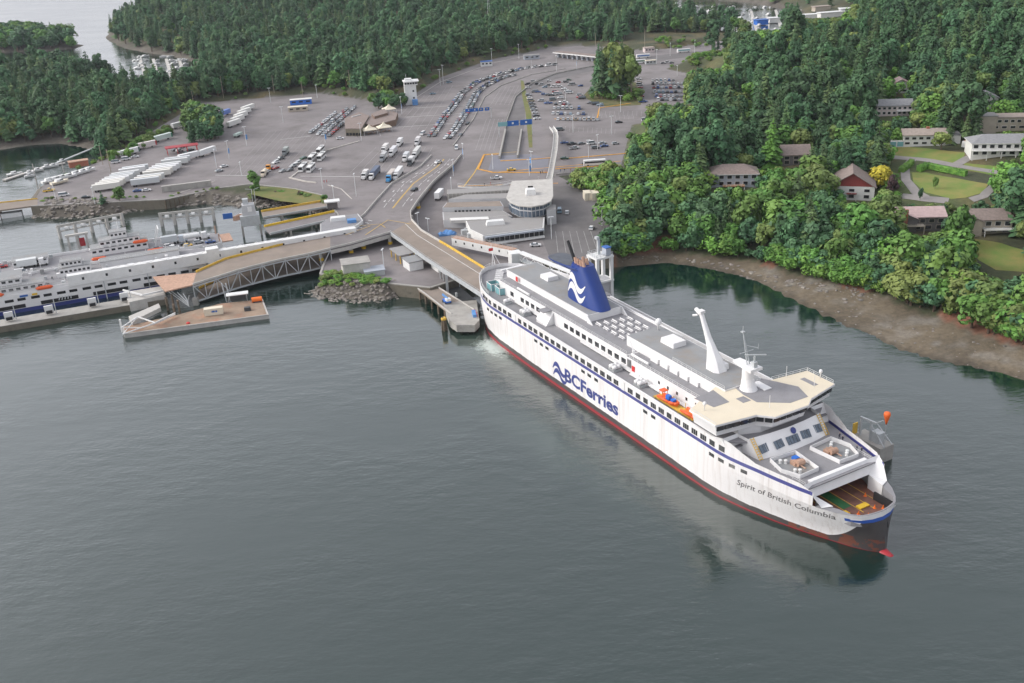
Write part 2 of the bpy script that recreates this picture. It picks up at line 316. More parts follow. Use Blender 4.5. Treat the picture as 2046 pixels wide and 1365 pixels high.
def terrain():
    nx, ny = len(TX), len(TY); me = bpy.data.meshes.new('terrain')
    idx = np.arange(nx * ny).reshape(ny, nx); F = np.stack([idx[:-1, :-1], idx[:-1, 1:], idx[1:, 1:], idx[1:, :-1]], -1).reshape(-1, 4)
    keep = (HH[F] > -6.5).any(1); F = F[keep]
    me.from_pydata(np.column_stack([PP, HH]).tolist(), [], F.tolist()); me.polygons.foreach_set('use_smooth', [True] * len(F))
    # ground cover colours: what the ground is made of
    n1 = vnoise(PP, 11, 4); n2 = vnoise(PP, 4, 6); n3 = vnoise(PP, 37, 2)
    col = np.zeros((len(PP), 4)); col[:, 3] = 1
    floor = np.array([.055, .062, .03]); dry = np.array([.17, .13, .06]); grass = np.array([.10, .135, .04]); mud = np.array([.145, .115, .078]); stone = np.array([.26, .24, .21]); soil = np.array([.24, .11, .07])
    c = floor + (dry - floor) * np.clip((n1 - .45) * 1.5, 0, .8)[:, None]
    c = np.where(INR[:, None], c + (grass - c) * np.clip((n3 - .35) * 1.6, 0, .7)[:, None], c)
    shore = (np.abs(SDW) < 14) & ~INR; c = np.where(shore[:, None], np.array([.12, .105, .085]) * (.7 + .6 * n2)[:, None], c)
    b = mud * (.75 + .5 * n1)[:, None]; b = b + (stone - b) * np.clip((n2 - .5) * 1.8, 0, .8)[:, None] * (.35 + .65 * (SDW > 9))[:, None]; b = b * np.where(SDW < 4, .62, 1)[:, None]; c = np.where(RB[:, None], b, c)
    bl = INR & (DB < 9) & (n3 + .3 * n1 > .55); c = np.where(bl[:, None], soil * (.7 + .6 * n2)[:, None], c)
    c = np.where((INT_ & (SDW > 4))[:, None], np.array([.17, .16, .155]), c)
    col[:, :3] = c; at = me.color_attributes.new('cover', 'FLOAT_COLOR', 'POINT'); at.data.foreach_set('color', col.ravel())
    m = bpy.data.materials.new('ground_cover'); m.use_nodes = True; n = m.node_tree.nodes; l = m.node_tree.links; bs = n['Principled BSDF']; bs.inputs['Roughness'].default_value = .9
    ca = n.new('ShaderNodeVertexColor'); ca.layer_name = 'cover'; tc = n.new('ShaderNodeTexCoord')
    nz = n.new('ShaderNodeTexNoise'); nz.inputs['Scale'].default_value = .55; nz.inputs['Detail'].default_value = 8; nz.inputs['Roughness'].default_value = .75; l.new(tc.outputs['Object'], nz.inputs['Vector'])
    cr = n.new('ShaderNodeMapRange'); cr.inputs['From Min'].default_value = .3; cr.inputs['From Max'].default_value = .7; cr.inputs['To Min'].default_value = .6; cr.inputs['To Max'].default_value = 1.35; l.new(nz.outputs['Fac'], cr.inputs['Value'])
    mu = n.new('ShaderNodeVectorMath'); mu.operation = 'SCALE'; l.new(ca.outputs['Color'], mu.inputs[0]); l.new(cr.outputs[0], mu.inputs['Scale']); l.new(mu.outputs[0], bs.inputs['Base Color'])
    bp = n.new('ShaderNodeBump'); bp.inputs['Strength'].default_value = .5; bp.inputs['Distance'].default_value = .4; l.new(nz.outputs['Fac'], bp.inputs['Height']); l.new(bp.outputs[0], bs.inputs['Normal'])
    me.materials.append(m); o = bpy.data.objects.new('terrain', me); COL.objects.link(o); tag(o, 'wooded land with muddy beach around the ferry terminal', kind='structure')
terrain()

def water():
    m = bpy.data.materials.new('sea_water'); m.use_nodes = True; n = m.node_tree.nodes; l = m.node_tree.links; b = n['Principled BSDF']
    b.inputs['Roughness'].default_value = .07; b.inputs['IOR'].default_value = 1.6; b.inputs['Coat Weight'].default_value = 1.0; b.inputs['Coat IOR'].default_value = 1.5; b.inputs['Coat Roughness'].default_value = .06
    tc = n.new('ShaderNodeTexCoord')
    def noise(scale, detail, rough=.55, stretch=(1, 1, 1), rot=0):
        mp = n.new('ShaderNodeMapping'); mp.inputs['Scale'].default_value = stretch; mp.inputs['Rotation'].default_value = (0, 0, rot); l.new(tc.outputs['Object'], mp.inputs['Vector'])
        z = n.new('ShaderNodeTexNoise'); z.inputs['Scale'].default_value = scale; z.inputs['Detail'].default_value = detail; z.inputs['Roughness'].default_value = rough; l.new(mp.outputs[0], z.inputs['Vector']); return z.outputs['Fac']
    def math_(op, a, bb):
        k = n.new('ShaderNodeMath'); k.operation = op
        for i, q in enumerate((a, bb)):
            if isinstance(q, (int, float)): k.inputs[i].default_value = q
            else: l.new(q, k.inputs[i])
        return k.outputs[0]
    def blob(cx, cy, rx, ry, rot):
        mp = n.new('ShaderNodeMapping'); mp.vector_type = 'TEXTURE'; mp.inputs['Location'].default_value = (cx, cy, 0); mp.inputs['Rotation'].default_value = (0, 0, rot); mp.inputs['Scale'].default_value = (rx, ry, 1e6); l.new(tc.outputs['Object'], mp.inputs['Vector'])
        g = n.new('ShaderNodeTexGradient'); g.gradient_type = 'QUADRATIC_SPHERE'; l.new(mp.outputs[0], g.inputs['Vector']); return g.outputs['Fac']
    fine = noise(.55, 5, .6, (1, 1.9, 1), .25); med = noise(.13, 3, .5, (1, 2.2, 1), -.2); big = noise(.016, 3, .5, (1, 1.6, 1), .5)
    amp = n.new('ShaderNodeMapRange'); amp.inputs['From Min'].default_value = .36; amp.inputs['From Max'].default_value = .62; amp.inputs['To Min'].default_value = .2; amp.inputs['To Max'].default_value = 1.25; l.new(big, amp.inputs['Value'])
    hgt = math_('ADD', math_('MULTIPLY', fine, .16), math_('MULTIPLY', med, .42)); cp = G(1400, 570, 0); calm = blob(cp.x, cp.y, 85, 45, R(-35)); hgt = math_('MULTIPLY', math_('MULTIPLY', hgt, amp.outputs[0]), math_('SUBTRACT', 1, math_('MULTIPLY', math_('MINIMUM', math_('MULTIPLY', calm, 2.5), 1), .7)))
    bp = n.new('ShaderNodeBump'); bp.inputs['Strength'].default_value = .55; bp.inputs['Distance'].default_value = 1.0; l.new(hgt, bp.inputs['Height']); l.new(bp.outputs[0], b.inputs['Normal']); l.new(bp.outputs[0], b.inputs['Coat Normal'])
    # propeller wash: milky green water behind the stern, and weak milky streaks along the hull
    sep = n.new('ShaderNodeSeparateXYZ'); l.new(tc.outputs['Object'], sep.inputs[0])
    p = G(965, 690, 0); q = G(1130, 900, 0); foam_n = noise(.32, 8, .78, (1, 1, 1), .4); swirl = noise(.06, 6, .7)
    w1 = blob(p.x + 4, p.y - 2, 34, 22, R(-50)); w2 = blob(q.x, q.y, 95, 22, R(-58))
    mk = n.new('ShaderNodeMapRange'); mk.inputs['From Min'].default_value = .28; mk.inputs['From Max'].default_value = .72; l.new(math_('MULTIPLY', math_('ADD', math_('MULTIPLY', w1, 1.7), math_('MULTIPLY', w2, .55)), swirl), mk.inputs['Value']); mk.inputs['From Min'].default_value = .06; mk.inputs['From Max'].default_value = .5
    fm = n.new('ShaderNodeMapRange'); l.new(math_('MULTIPLY', math_('MULTIPLY', w1, 2.4), foam_n), fm.inputs['Value']); fm.inputs['From Min'].default_value = .62; fm.inputs['From Max'].default_value = .95
    c1 = n.new('ShaderNodeMix'); c1.data_type = 'RGBA'; c1.inputs['A'].default_value = (.005, .022, .017, 1); c1.inputs['B'].default_value = (.075, .105, .085, 1); l.new(mk.outputs[0], c1.inputs['Factor'])
    c2 = n.new('ShaderNodeMix'); c2.data_type = 'RGBA'; c2.inputs['B'].default_value = (.45, .52, .48, 1); l.new(c1.outputs['Result'], c2.inputs['A']); l.new(fm.outputs[0], c2.inputs['Factor']); l.new(c2.outputs['Result'], b.inputs['Base Color'])
    rr = n.new('ShaderNodeMapRange'); rr.inputs['To Min'].default_value = .07; rr.inputs['To Max'].default_value = .5; l.new(fm.outputs[0], rr.inputs['Value']); l.new(rr.outputs[0], b.inputs['Roughness'])
    mb = MB(); X = [-2800, -1500, -700, -300, 0, 300, 700, 1500, 2800]; Y = [-600, -300, 0, 200, 400, 700, 1200, 2500, 3800]
    for i in range(8):
        for j in range(8): mb.add([(X[i], Y[j], 0), (X[i + 1], Y[j], 0), (X[i + 1], Y[j + 1], 0), (X[i], Y[j + 1], 0)], [(0, 1, 2, 3)])
    tag(mb.build('water', m), 'calm grey green sea water of the harbour', kind='structure')
water()

def drape(name, pts, m, lift=.06, z=None, cell=3.0, label=None):
    """a sheet of ground cover laid on the terrain inside a surveyed outline"""
    W_ = [G(x, y, z) if z is not None else GT(x, y) for x, y in pts]; bm = bmesh.new()
    n = len(W_); cv, _, cf, *_ = delaunay_2d_cdt([Vector(p[:2]) for p in W_], [(i, (i + 1) % n) for i in range(n)], [], 1, 1e-4)
    vs = [bm.verts.new((p.x, p.y, 0)) for p in cv]
    for t in cf: bm.faces.new([vs[i] for i in t])
    if z is None:
        for _ in range(6):
            es = [e for e in bm.edges if e.calc_length() > cell * 1.6]
            if not es: break
            bmesh.ops.subdivide_edges(bm, edges=es, cuts=1, use_grid_fill=False); bmesh.ops.triangulate(bm, faces=[q for q in bm.faces if len(q.verts) > 3])
    for v in bm.verts: v.co.z = (ground(v.co.x, v.co.y) if z is None else z) + lift
    bmesh.ops.recalc_face_normals(bm, faces=bm.faces)
    if sum(q.normal.z for q in bm.faces) < 0: bmesh.ops.reverse_faces(bm, faces=bm.faces)
    me = bpy.data.meshes.new(name); bm.to_mesh(me); bm.free(); me.materials.append(m); o = bpy.data.objects.new(name, me); COL.objects.link(o)
    tag(o, label, kind='structure'); return o
def ribbon(mb, L_, R_, lift=0.0, m=0):
    for i in range(len(L_) - 1):
        mb.add([L_[i] + Vector((0, 0, lift)), R_[i] + Vector((0, 0, lift)), R_[i + 1] + Vector((0, 0, lift)), L_[i + 1] + Vector((0, 0, lift))], [(0, 1, 2, 3)], m)
# ------------------------------------------------------------------ the big ferry (local frame: x to the bow, y to port, z up)
SH = R(-61.8); _D = Vector((math.cos(SH), math.sin(SH), 0)); _N = Vector((-math.sin(SH), math.cos(SH), 0))
SHIP_LOC = Vector((24.80, 262.80, 0)) + _N * 17
HI = [(-95.5, 0), (-95.2, 2.5), (-93.9, 5.2), (-91, 8.2), (-87.5, 10.3), (-84, 12.0), (-79.5, 14.1), (-75, 15.6), (-70, 16.6), (-66, 17), (-40, 17), (0, 17), (40, 17), (52, 17), (56, 16.7), (60, 16.0), (64, 15.1), (70, 13.9), (76, 12.5), (80, 11.3), (84, 9.4), (87, 7.2), (88.6, 5.4), (89.3, 3), (89.6, 0)]
LO = [(-93, 0), (-92.6, 2.5), (-91.5, 5), (-89, 7.8), (-86, 9.9), (-82, 11.9), (-78, 13.6), (-73, 15.1), (-68, 15.9), (-62, 16.5), (-40, 17), (0, 17), (38, 17), (48, 16.8), (53, 16.3), (57.5, 15.4), (62, 14.3), (68, 12.5), (74, 10.3), (78.5, 8.4), (82.5, 6.5), (86, 4.9), (89, 3.0), (90.8, 1.4), (91.5, 0)]
def hull_pt(i, f):
    a, b = LO[i], HI[i]; return (a[0] + (b[0] - a[0]) * f, a[1] + (b[1] - a[1]) * f)
def hull_f(z): return float(sstep(np.array((z - 1.0) / 10.5))) ** .9
def half_b(s, z):
    f = hull_f(z); xs = [hull_pt(i, f) for i in range(len(HI))]; return float(np.interp(s, [p[0] for p in xs], [p[1] for p in xs]))
def ship_mats():
    """hull paint: white topsides, navy stripe, black boot-top and bow, red bottom, by the hull's own coordinates"""
    m = bpy.data.materials.new('hull_paint'); m.use_nodes = True; n = m.node_tree.nodes; l = m.node_tree.links; b = n['Principled BSDF']; b.inputs['Roughness'].default_value = .35
    tc = n.new('ShaderNodeTexCoord'); sp = n.new('ShaderNodeSeparateXYZ'); l.new(tc.outputs['Object'], sp.inputs[0]); X, Y, Z = sp.outputs
    def k(op, a, c, d=None):
        q = n.new('ShaderNodeMath'); q.operation = op
        for i, v in enumerate((a, c) if d is None else (a, c, d)):
            if isinstance(v, (int, float)): q.inputs[i].default_value = v
            else: l.new(v, q.inputs[i])
        return q.outputs[0]
    def nz(scale, st=(1, 1, 1), det=5):
        mp = n.new('ShaderNodeMapping'); mp.inputs['Scale'].default_value = st; l.new(tc.outputs['Object'], mp.inputs['Vector']); q = n.new('ShaderNodeTexNoise'); q.inputs['Scale'].default_value = scale; q.inputs['Detail'].default_value = det; q.inputs['Roughness'].default_value = .65; l.new(mp.outputs[0], q.inputs['Vector']); return q.outputs['Fac']
    def mix(f, a, c):
        q = n.new('ShaderNodeMix'); q.data_type = 'RGBA'; l.new(f, q.inputs['Factor'])
        for nm, v in (('A', a), ('B', c)):
            if isinstance(v, tuple): q.inputs[nm].default_value = v + (1,)
            else: l.new(v, q.inputs[nm])
        return q.outputs['Result']
    streak = k('MULTIPLY', k('MAXIMUM', k('SUBTRACT', nz(.9, (1, 1, .05)), .5), 0), 1.9); white = mix(streak, (.78, .76, .755), (.45, .38, .33)); seam = k('MAXIMUM', k('LESS_THAN', k('FRACT', k('MULTIPLY', X, .118), 0), .012), k('LESS_THAN', k('FRACT', k('MULTIPLY', Z, .42), 0), .02)); white = mix(k('MULTIPLY', seam, .22), white, (.45, .44, .43))
    edge = k('ADD', 2.5, k('MULTIPLY', k('SUBTRACT', nz(.35), .5), .7)); fwd = k('MULTIPLY', k('MAXIMUM', k('SUBTRACT', X, 30), 0), -.022)
    low = k('LESS_THAN', Z, k('ADD', edge, fwd)); bow = k('MULTIPLY', k('GREATER_THAN', k('MULTIPLY', k('POWER', k('MAXIMUM', k('SUBTRACT', X, 79.5), 0.001), 2), .085), k('SUBTRACT', Z, 1.2)), k('LESS_THAN', Z, 7.9)); dark = k('MAXIMUM', low, bow)
    blk = mix(nz(.18), (.10, .085, .08), (.03, .03, .035)); rusty = k('MULTIPLY', k('GREATER_THAN', X, 72), k('GREATER_THAN', nz(.22, (1, 1, 1.6)), .52)); blk = mix(k('MULTIPLY', rusty, k('LESS_THAN', Z, 3.2)), blk, (.17, .06, .04))
    c = mix(dark, white, blk)
    c = mix(k('LESS_THAN', Z, k('MULTIPLY_ADD', k('MAXIMUM', k('SUBTRACT', X, 10), 0), -.011, .95)), c, (.30, .015, .025))
    st = k('MULTIPLY', k('MULTIPLY', k('GREATER_THAN', Z, 12.65), k('LESS_THAN', Z, 13.65)), k('LESS_THAN', X, 79.2)); c = mix(st, c, (.055, .06, .24))
    fr = k('MULTIPLY', k('GREATER_THAN', X, 85.6), k('MULTIPLY', k('GREATER_THAN', Z, 7.9), k('LESS_THAN', Z, 8.75))); c = mix(fr, c, (.03, .1, .42)); l.new(c, b.inputs['Base Color']); return m
M['hull_paint'] = ship_mats()

def wrap_text(txt, size, s0, z0, ang, parent, m, name, shear=0.0, bold=0.0, off=.05, space=1.0, sx=1.0):
    """lettering painted on the starboard shell: follows the plating"""
    cu = bpy.data.curves.new(name, 'FONT'); cu.body = txt; cu.size = size; cu.shear = shear; cu.offset = bold; cu.space_character = space; cu.resolution_u = 3
    ob = bpy.data.objects.new(name, cu); COL.objects.link(ob); dg = bpy.context.evaluated_depsgraph_get(); me = bpy.data.meshes.new_from_object(ob.evaluated_get(dg)); bpy.data.objects.remove(ob); bpy.data.curves.remove(cu)
    bm = bmesh.new(); bm.from_mesh(me); bmesh.ops.remove_doubles(bm, verts=bm.verts, dist=1e-4)
    for _ in range(2):
        es = [e for e in bm.edges if e.calc_length() > 1.2]
        if es: bmesh.ops.subdivide_edges(bm, edges=es, cuts=1); bmesh.ops.triangulate(bm, faces=bm.faces)
    ca, sa = math.cos(ang), math.sin(ang)
    for v in bm.verts:
        u, w = v.co.x * sx, v.co.y; s = s0 + u * ca - w * sa; z = z0 + u * sa + w * ca; v.co = (s, -half_b(s, z) - off, z)
    bmesh.ops.recalc_face_normals(bm, faces=bm.faces); bm.to_mesh(me); bm.free(); me.materials.clear(); me.materials.append(m)
    o = bpy.data.objects.new(name, me); COL.objects.link(o); o.parent = parent; return o

def wave_shape(w, h):
    """the two-stroke wave emblem: polygons in a w x h box, tip at the left"""
    out = []; K = np.array([(0, .46), (.13, .74), (.28, .86), (.44, .72), (.6, .44), (.76, .34), (.9, .46), (1, .66)]); d = np.r_[0, np.cumsum(np.hypot(*np.diff(K, axis=0).T))]; d /= d[-1]
    for k in (0, 1):
        top, bot = [], []; n = 18
        for i in range(n + 1):
            t = i / n; f = np.linspace(0, 1, 60); xs = np.interp(f, d, K[:, 0]); ys = np.convolve(np.pad(np.interp(f, d, K[:, 1]), 4, 'edge'), np.ones(9) / 9, 'valid'); x = float(np.interp(t, f, xs)); y = float(np.interp(t, f, ys))
            th = (.015 + .125 * math.sin(math.pi * t ** .85) ** .7); top.append((w * (x + .03 * k), h * (y + .02 - .36 * k + th))); bot.append((w * (x + .03 * k), h * (y + .02 - .36 * k - th)))
        out.append(top + bot[::-1])
    return out

def big_ferry():
    T = thing('passenger_ferry', 'large white car ferry with blue funnel and navy stripe, stern at the berth', 'ferry', SHIP_LOC, SH)
    W_, GL = M['ship_white'], M['glass_dark']; n = len(HI)
    # shell
    mb = MB(); ring = lambda f, z: [(x, -y, z) for x, y in [hull_pt(i, f) for i in range(n)]] + [(x, y, z) for x, y in [hull_pt(i, f) for i in range(n - 2, 0, -1)]]
    zs = [-2.5, 0, 1, 2, 3.2, 4.5, 6, 7.9, 8.8, 10]; mb.loft([ring(hull_f(z), z) for z in zs])
    top = lambda x: float(np.interp(x, [-96, 53, 58, 64, 78], [16.6, 16.6, 16.9, 14.9, 14.7]))
    ids = [i for i in range(n) if HI[i][0] <= 80]
    for sgn in (-1, 1):
        cols = []
        for i in ids:
            x, y = HI[i]; zt = top(x); cols.append([(x, sgn * y, z) for z in (10, 11.5, 12.65, 13.65, min(zt, 15.2), zt)])
        # taper of the bulwark towards the ramp opening
        x, y = 79.4, half_b(79.4, 12); cols[-1] = [(x, sgn * y, z) for z in (10, 10.8, 11.8, 12.6, 13, 13.4)]
        mb.loft(cols, 0, False)
    hull = mb.build('hull', M['hull_paint'], T, smooth=True)
    md = hull.modifiers.new('edges', 'EDGE_SPLIT'); md.split_angle = R(35)
    mb = MB(); mb.loft([[(HI[i][0] * (1 - .004 * 0), -HI[i][1] * k, 16.6 + dz) for i in ids if HI[i][0] < 54] + [(HI[i][0], HI[i][1] * k, 16.6 + dz) for i in ids[::-1] if HI[i][0] < 54][:-1] for k, dz in ((1.004, -.12), (1.004, .06), (.978, .06), (.978, -1.4))], 0, False); mb.build('cap_rail', W_, T)
    # decks
    def outline(x0, x1, ins, z): 
        xs = [x for x in np.linspace(x0, x1, 40)]; a = [(x, -max(half_b(x, z) - ins, .05)) for x in xs]; return a + [(x, -y) for x, y in a[::-1]]
    MB().prism(outline(-95, 56, .35, 15), 14.9, 15.2).build('boat_deck', M['deck_grey'], T)
    MB().prism(outline(54, 77.3, .45, 13), 12.9, 13.2).build('fore_deck', M['deck_grey'], T)
    MB().prism(outline(66, 88.2, .9, 5.6), 6.2, 6.8).build('car_deck', M['car_deck'], T)
    # deck house with window row, aft
    mb = MB(); mb.box((-34.5, 0, 17.2), (76.8, 19.8, 4.1)); mb.box((-34.5, 0, 19.42), (77.2, 20.2, .35)); aft = mb.build('deck_house', W_, T)
    MB().box((-34.5, 0, 19.62), (76.6, 19.6, .06)).build('deck_house_roof', M['deck_grey'], T)
    mb = MB(); mb.box((24, 0, 17.2), (34, 21.2, 4.1)); mb.box((24.0, 0, 19.42), (38, 21.6, .35)); mb.build('forward_deck_house', W_, T)
    MB().box((24.5, 0, 19.62), (40, 21.0, .06)).build('forward_house_roof', M['deck_grey'], T)
    for c_, d_ in (((-16, 10.15, 19.9), (40, .3, .9)), ((-4, -10.6, 15.9), (30, 1.2, .5)), ((-50, -10.6, 15.9), (20, 1.2, .5)), ((24, -11.4, 15.7), (32, 1.2, .4))): MB().box(c_, d_).build('bulwark_ledge', W_, T)
    # funnel house and forward top house
    mb = MB(); mb.box((-48.5, .4, 20.8), (52, 12.4, 2.5)); mb.box((-48.5, .4, 22.02), (52.3, 12.7, .1))
    for y in (-6.1, 6.9): mb.prism([(-22.6, y - .15), (-22.6, y + .15), (-19.6, y + .15), (-19.6, y - .15)], 19.6, [22, 22, 19.75, 19.75])
    mb.build('funnel_house', W_, T); MB().box((-48.5, .4, 22.1), (51.7, 12.1, .1)).build('funnel_house_roof', M['deck_grey2'], T)
    mb = MB(); mb.box((20.2, 0, 21.2), (43.5, 12.2, 3.2)); mb.build('top_house', W_, T); MB().box((20.2, 0, 22.85), (43.2, 11.9, .1)).build('top_house_roof', M['deck_grey2'], T)
    for x, y, z, d in ((-57.6, 1.5, 22.15, (5.2, 4.2, 1.3)), (11.1, 1.1, 22.9, (6, 4.6, 1.5)), (30.4, 1.2, 22.9, (5, 3.4, 1.6))): MB().box((x, y, z + d[2] / 2), d, taper=.05).build('roof_unit', W_, T)
    # windows
    def win(name, w, h, d=.12): return MB().box((0, 0, 0), (w, d, h)).build(name, GL, T)
    def panes(name, w, h, k, d=.12):
        mb = MB(); g = w / k
        for i in range(k): mb.box((-w / 2 + g * (i + .5), 0, 0), (g * .82, d, h))
        return mb.build(name, GL, T)
    protos = {}
    def put(kind, w, h, k, s, y, z, rz=0):
        key = (kind, w, h, k)
        if key not in protos: o = panes(kind, w, h, k); protos[key] = o.data
        else: o = inst(protos[key], kind, T)
        o.location = (s, y, z); o.rotation_euler = (0, 0, rz)
    up = [-73.5, -70.5, -67.2, -63.4, -60, -56.5, -53.1, -46.4, -42.9, -39.5, -36.2, -32.7, -29.3, -25.8, -22.4, -18.9, -15.6, -12.1, -8.7, -5.2, -1.7, 1.7, 5.1, 8.5, 15.4, 19.0, 22.5, 26.0, 29.5, 32.9, 36.4, 39.9, 43.4, 46.9, 50.3, 53.8]
    lo = [-69.4, -66.3, -63.2, -59.9, -36.3, -32.8, -29.4, -8.7, -5.3, -1.7, 22.4, 26, 50.3, 53.7, 57.3, 60.9]
    for sgn in (-1, 1):
        for i, s in enumerate(up):
            rz = math.atan2(half_b(s + .8, 14.7) - half_b(s - .8, 14.7), 1.6) * sgn; put('window', 2.4, 1.5, 3 if i % 9 not in (7, 8, 2) else 1, s, sgn * (half_b(s, 14.7) + .0), 14.72, rz)
        for s in lo: put('window', 2.3, .95, 1, s, sgn * half_b(s, 11.3), 11.3, math.atan2(half_b(s + .8, 11.3) - half_b(s - .8, 11.3), 1.6) * sgn)
        for s in [-63.8, -56.8, -53.4, -49.9, -46.4, -43.1, -29.1, -25.7, -22.3, -18.8, -15.3, -11.7, -8.3, -4.8, -1.3, 2.2]: put('window', 2.3, 1.55, 4, s, sgn * 9.9, 17.15)
        for s in (20, 24, 28, 32, 36): put('window', .9, .9, 1, s, sgn * 10.6, 17.4)
    # slanted buttress beside the house, with red door patches
    for sgn in (-1, 1):
        MB().prism([(-41.8, sgn * 10.0), (-41.8, sgn * 13.3), (-36.4, sgn * 13.0), (-36.4, sgn * 10.0)], 15.2, [19.7, 16.6, 15.3, 19.3]).build('buttress', W_, T)
        MB().box((-39, sgn * 11.7, 19.75), (3.5, 3.2, .25)).build('buttress_cap', M['deck_grey'], T)
        for s, y in ((8.1, 10.75), (-66, 6.6)): MB().box((s, sgn * y, 17 if s > 0 else 21.2), (1.3, .15, 1.6)).build('red_door', M['red'], T)
    # life rafts in clusters of white canisters
    raft = None
    for s, k in ((-61, 2), (-50, 4), (2, 4), (14.4, 4)):
        for sgn in (-1, 1):
            for i in range(k):
                x = s + (i // 2) * 1.5; y = sgn * (12.6 + (i % 2) * 1.3)
                if raft is None:
                    mb = MB(); P = [(r, z) for r, z in ((.0, -.85), (.5, -.8), (.62, -.7), (.62, -.1), (.66, -.06), (.66, .06), (.62, .1), (.62, .7), (.5, .8), (0, .85))]
                    mb.loft([[(r * math.cos(2 * math.pi * q / 10), z, r * math.sin(2 * math.pi * q / 10)) for q in range(10)] for r, z in P]); o = mb.build('life_raft', W_, T, smooth=True); raft = o.data
                else: o = inst(raft, 'life_raft', T)
                o.location = (x, y, 16.5)
            mb = MB(); mb.box((s + (.75 if k > 2 else 0), sgn * 13.2, 15.55), (3 if k > 2 else 1.6, 3, .7)); mb.build('raft_cradle', M['galv'], T)
    # benches on the sun deck
    bench = None
    for i in range(4):
        for j in range(5):
            if bench is None:
                mb = MB(); mb.box((0, -.35, .45), (2.6, .28, .08)); mb.box((0, .35, .45), (2.6, .28, .08)); mb.box((0, 0, .8), (2.6, .08, .4))
                for a in (-1, 1): mb.box((a, 0, .22), (.08, .8, .44))
                o = mb.build('bench', W_, T); bench = o.data
            else: o = inst(bench, 'bench', T)
            o.location = (-18.5 + i * 4.1 + j * .5, -4.6 + j * 2.6, 19.65)
    # funnel
    FS = [(22.1, -41.3, -21.6, 3.5), (24.5, -41.2, -23.2, 3.45), (27, -40.6, -25.0, 3.3), (29.5, -39.8, -27.0, 3.15), (31.5, -39.2, -28.6, 3.0), (33.2, -38.8, -30.0, 2.9), (34.3, -38.2, -30.8, 2.7)]
    def fsec(a, b, hw, z, nn=28):
        c, r = (a + b) / 2, (b - a) / 2; out = []
        for i in range(nn):
            t = 2 * math.pi * i / nn; ct, st = math.cos(t), math.sin(t); out.append((c + r * math.copysign(abs(ct) ** .62, ct), .4 + hw * math.copysign(abs(st) ** .62, st), z))
        return out
    fn = MB().loft([fsec(a, b, hw, z) for z, a, b, hw in FS], caps=True).build('funnel', M['funnel_blue'], T, smooth=True); e = fn.modifiers.new('edges', 'EDGE_SPLIT'); e.split_angle = R(50)
    tilt = lambda ring: [(x, y, z + (x + 33) * .045) for x, y, z in ring]
    MB().loft([tilt(fsec(-51, -32, 3.0, 32.2)), tilt(fsec(-52.5, -31.5, 3.9, 33.2)), tilt(fsec(-52.5, -31.5, 3.9, 33.5))], caps=True).build('funnel_wing', M['funnel_blue'], fn); MB().loft([tilt(fsec(-52.2, -36.5, 3.7, 33.5)), tilt(fsec(-52.2, -36.5, 3.7, 33.6))], caps=True).build('funnel_wing_top', M['funnel_top'], fn)
    for x, y in ((-36.2, -1), (-34.6, -1.1), (-33.0, -1.1), (-31.8, -.9), (-35, 1.2), (-33, 1.2)): MB().tube((x, y, 34), (x - .7, y, 36.1), .58, .5, 10).build('exhaust_pipe', M['rust_tan'], fn)
    MB().tube((-38.6, .4, 33), (-43.2, .4, 39.6), .62, .5, 10).build('exhaust_pipe', M['soot_shade_black'], fn)
    def fun_y(s, z):
        a, b, hw = (float(np.interp(z, [q[0] for q in FS], [q[i] for q in FS])) for i in (1, 2, 3)); t = min(abs((s - (a + b) / 2) / ((b - a) / 2)), .999); return .4 - hw * (1 - t ** (2 / .62)) ** (.31)
    for poly in wave_shape(10.8, 8.6):
        for sgn in (-1, 1):
            mb = MB(); h = len(poly) // 2; P = []
            for x, z in poly: s = -39.6 + x; zz = 23.2 + z; y = fun_y(s, zz) - .06; P.append((s, y if sgn < 0 else .8 - y, zz))
            mb.add(P, [(i, i + 1, 2 * h - 2 - i, 2 * h - 1 - i) for i in range(h - 1)]); mb.build('wave_emblem', W_, fn)
    # hull lettering
    wrap_text('BCFerries', 5.7, -19.4, 4.3, 0, T, M['navy'], 'company_lettering', bold=.19, space=1.0, sx=1.24)
    wrap_text('Spirit of British Columbia', 2.35, 58.6, 6.6, R(2.2), T, M['asphalt_dark'], 'name_lettering', bold=.02, shear=.3, space=1.04)
    for poly in wave_shape(8.4, 6.0):
        mb = MB(); h = len(poly) // 2; mb.add([(-26.3 + x, -half_b(-27, 5) - .05, 2.9 + z) for x, z in poly], [(i, i + 1, 2 * h - 2 - i, 2 * h - 1 - i) for i in range(h - 1)]); mb.build('wave_emblem', M['navy'], T)
    # front of the superstructure
    mb = MB(); mb.prism([(57.9, -11.6), (61.2, -11.6), (62, -6), (62.3, 0), (62, 6), (61.2, 11.6), (57.9, 11.6)], 13.2, [17.2, 17.2, 17.2, 17.2, 17.2, 17.2, 17.2]); 
    front = MB(); base = [(61.2, -11.4), (62.0, -6), (62.3, 0), (62.0, 6), (61.2, 11.4)]; topf = [(57.6, -11.9), (58.3, -6), (58.6, 0), (58.3, 6), (57.6, 11.9)]
    front.loft([[(x, y, 13.2) for x, y in base], [(x, y, 17.6) for x, y in topf]], 0, False)
    for sgn in (-1, 1):
        front.add([(61.2, sgn * 11.4, 13.2), (57.6, sgn * 11.9, 17.6), (54, sgn * 12.2, 17.6), (56, sgn * 12.2, 13.2)], [(0, 1, 2, 3)])
        front.add([(56, sgn * 12.2, 13.2), (54, sgn * 12.2, 17.6), (54, sgn * 17.0, 17.6), (56.5, sgn * 16.6, 13.2)], [(0, 1, 2, 3)])
        front.add([(62.5, sgn * 15.2, 14.9), (57, sgn * 16.6, 17.4), (54, sgn * 16.9, 17.7), (50, sgn * 17, 16.6), (57, sgn * 16.6, 14.8)], [(0, 1, 2, 3, 4)])
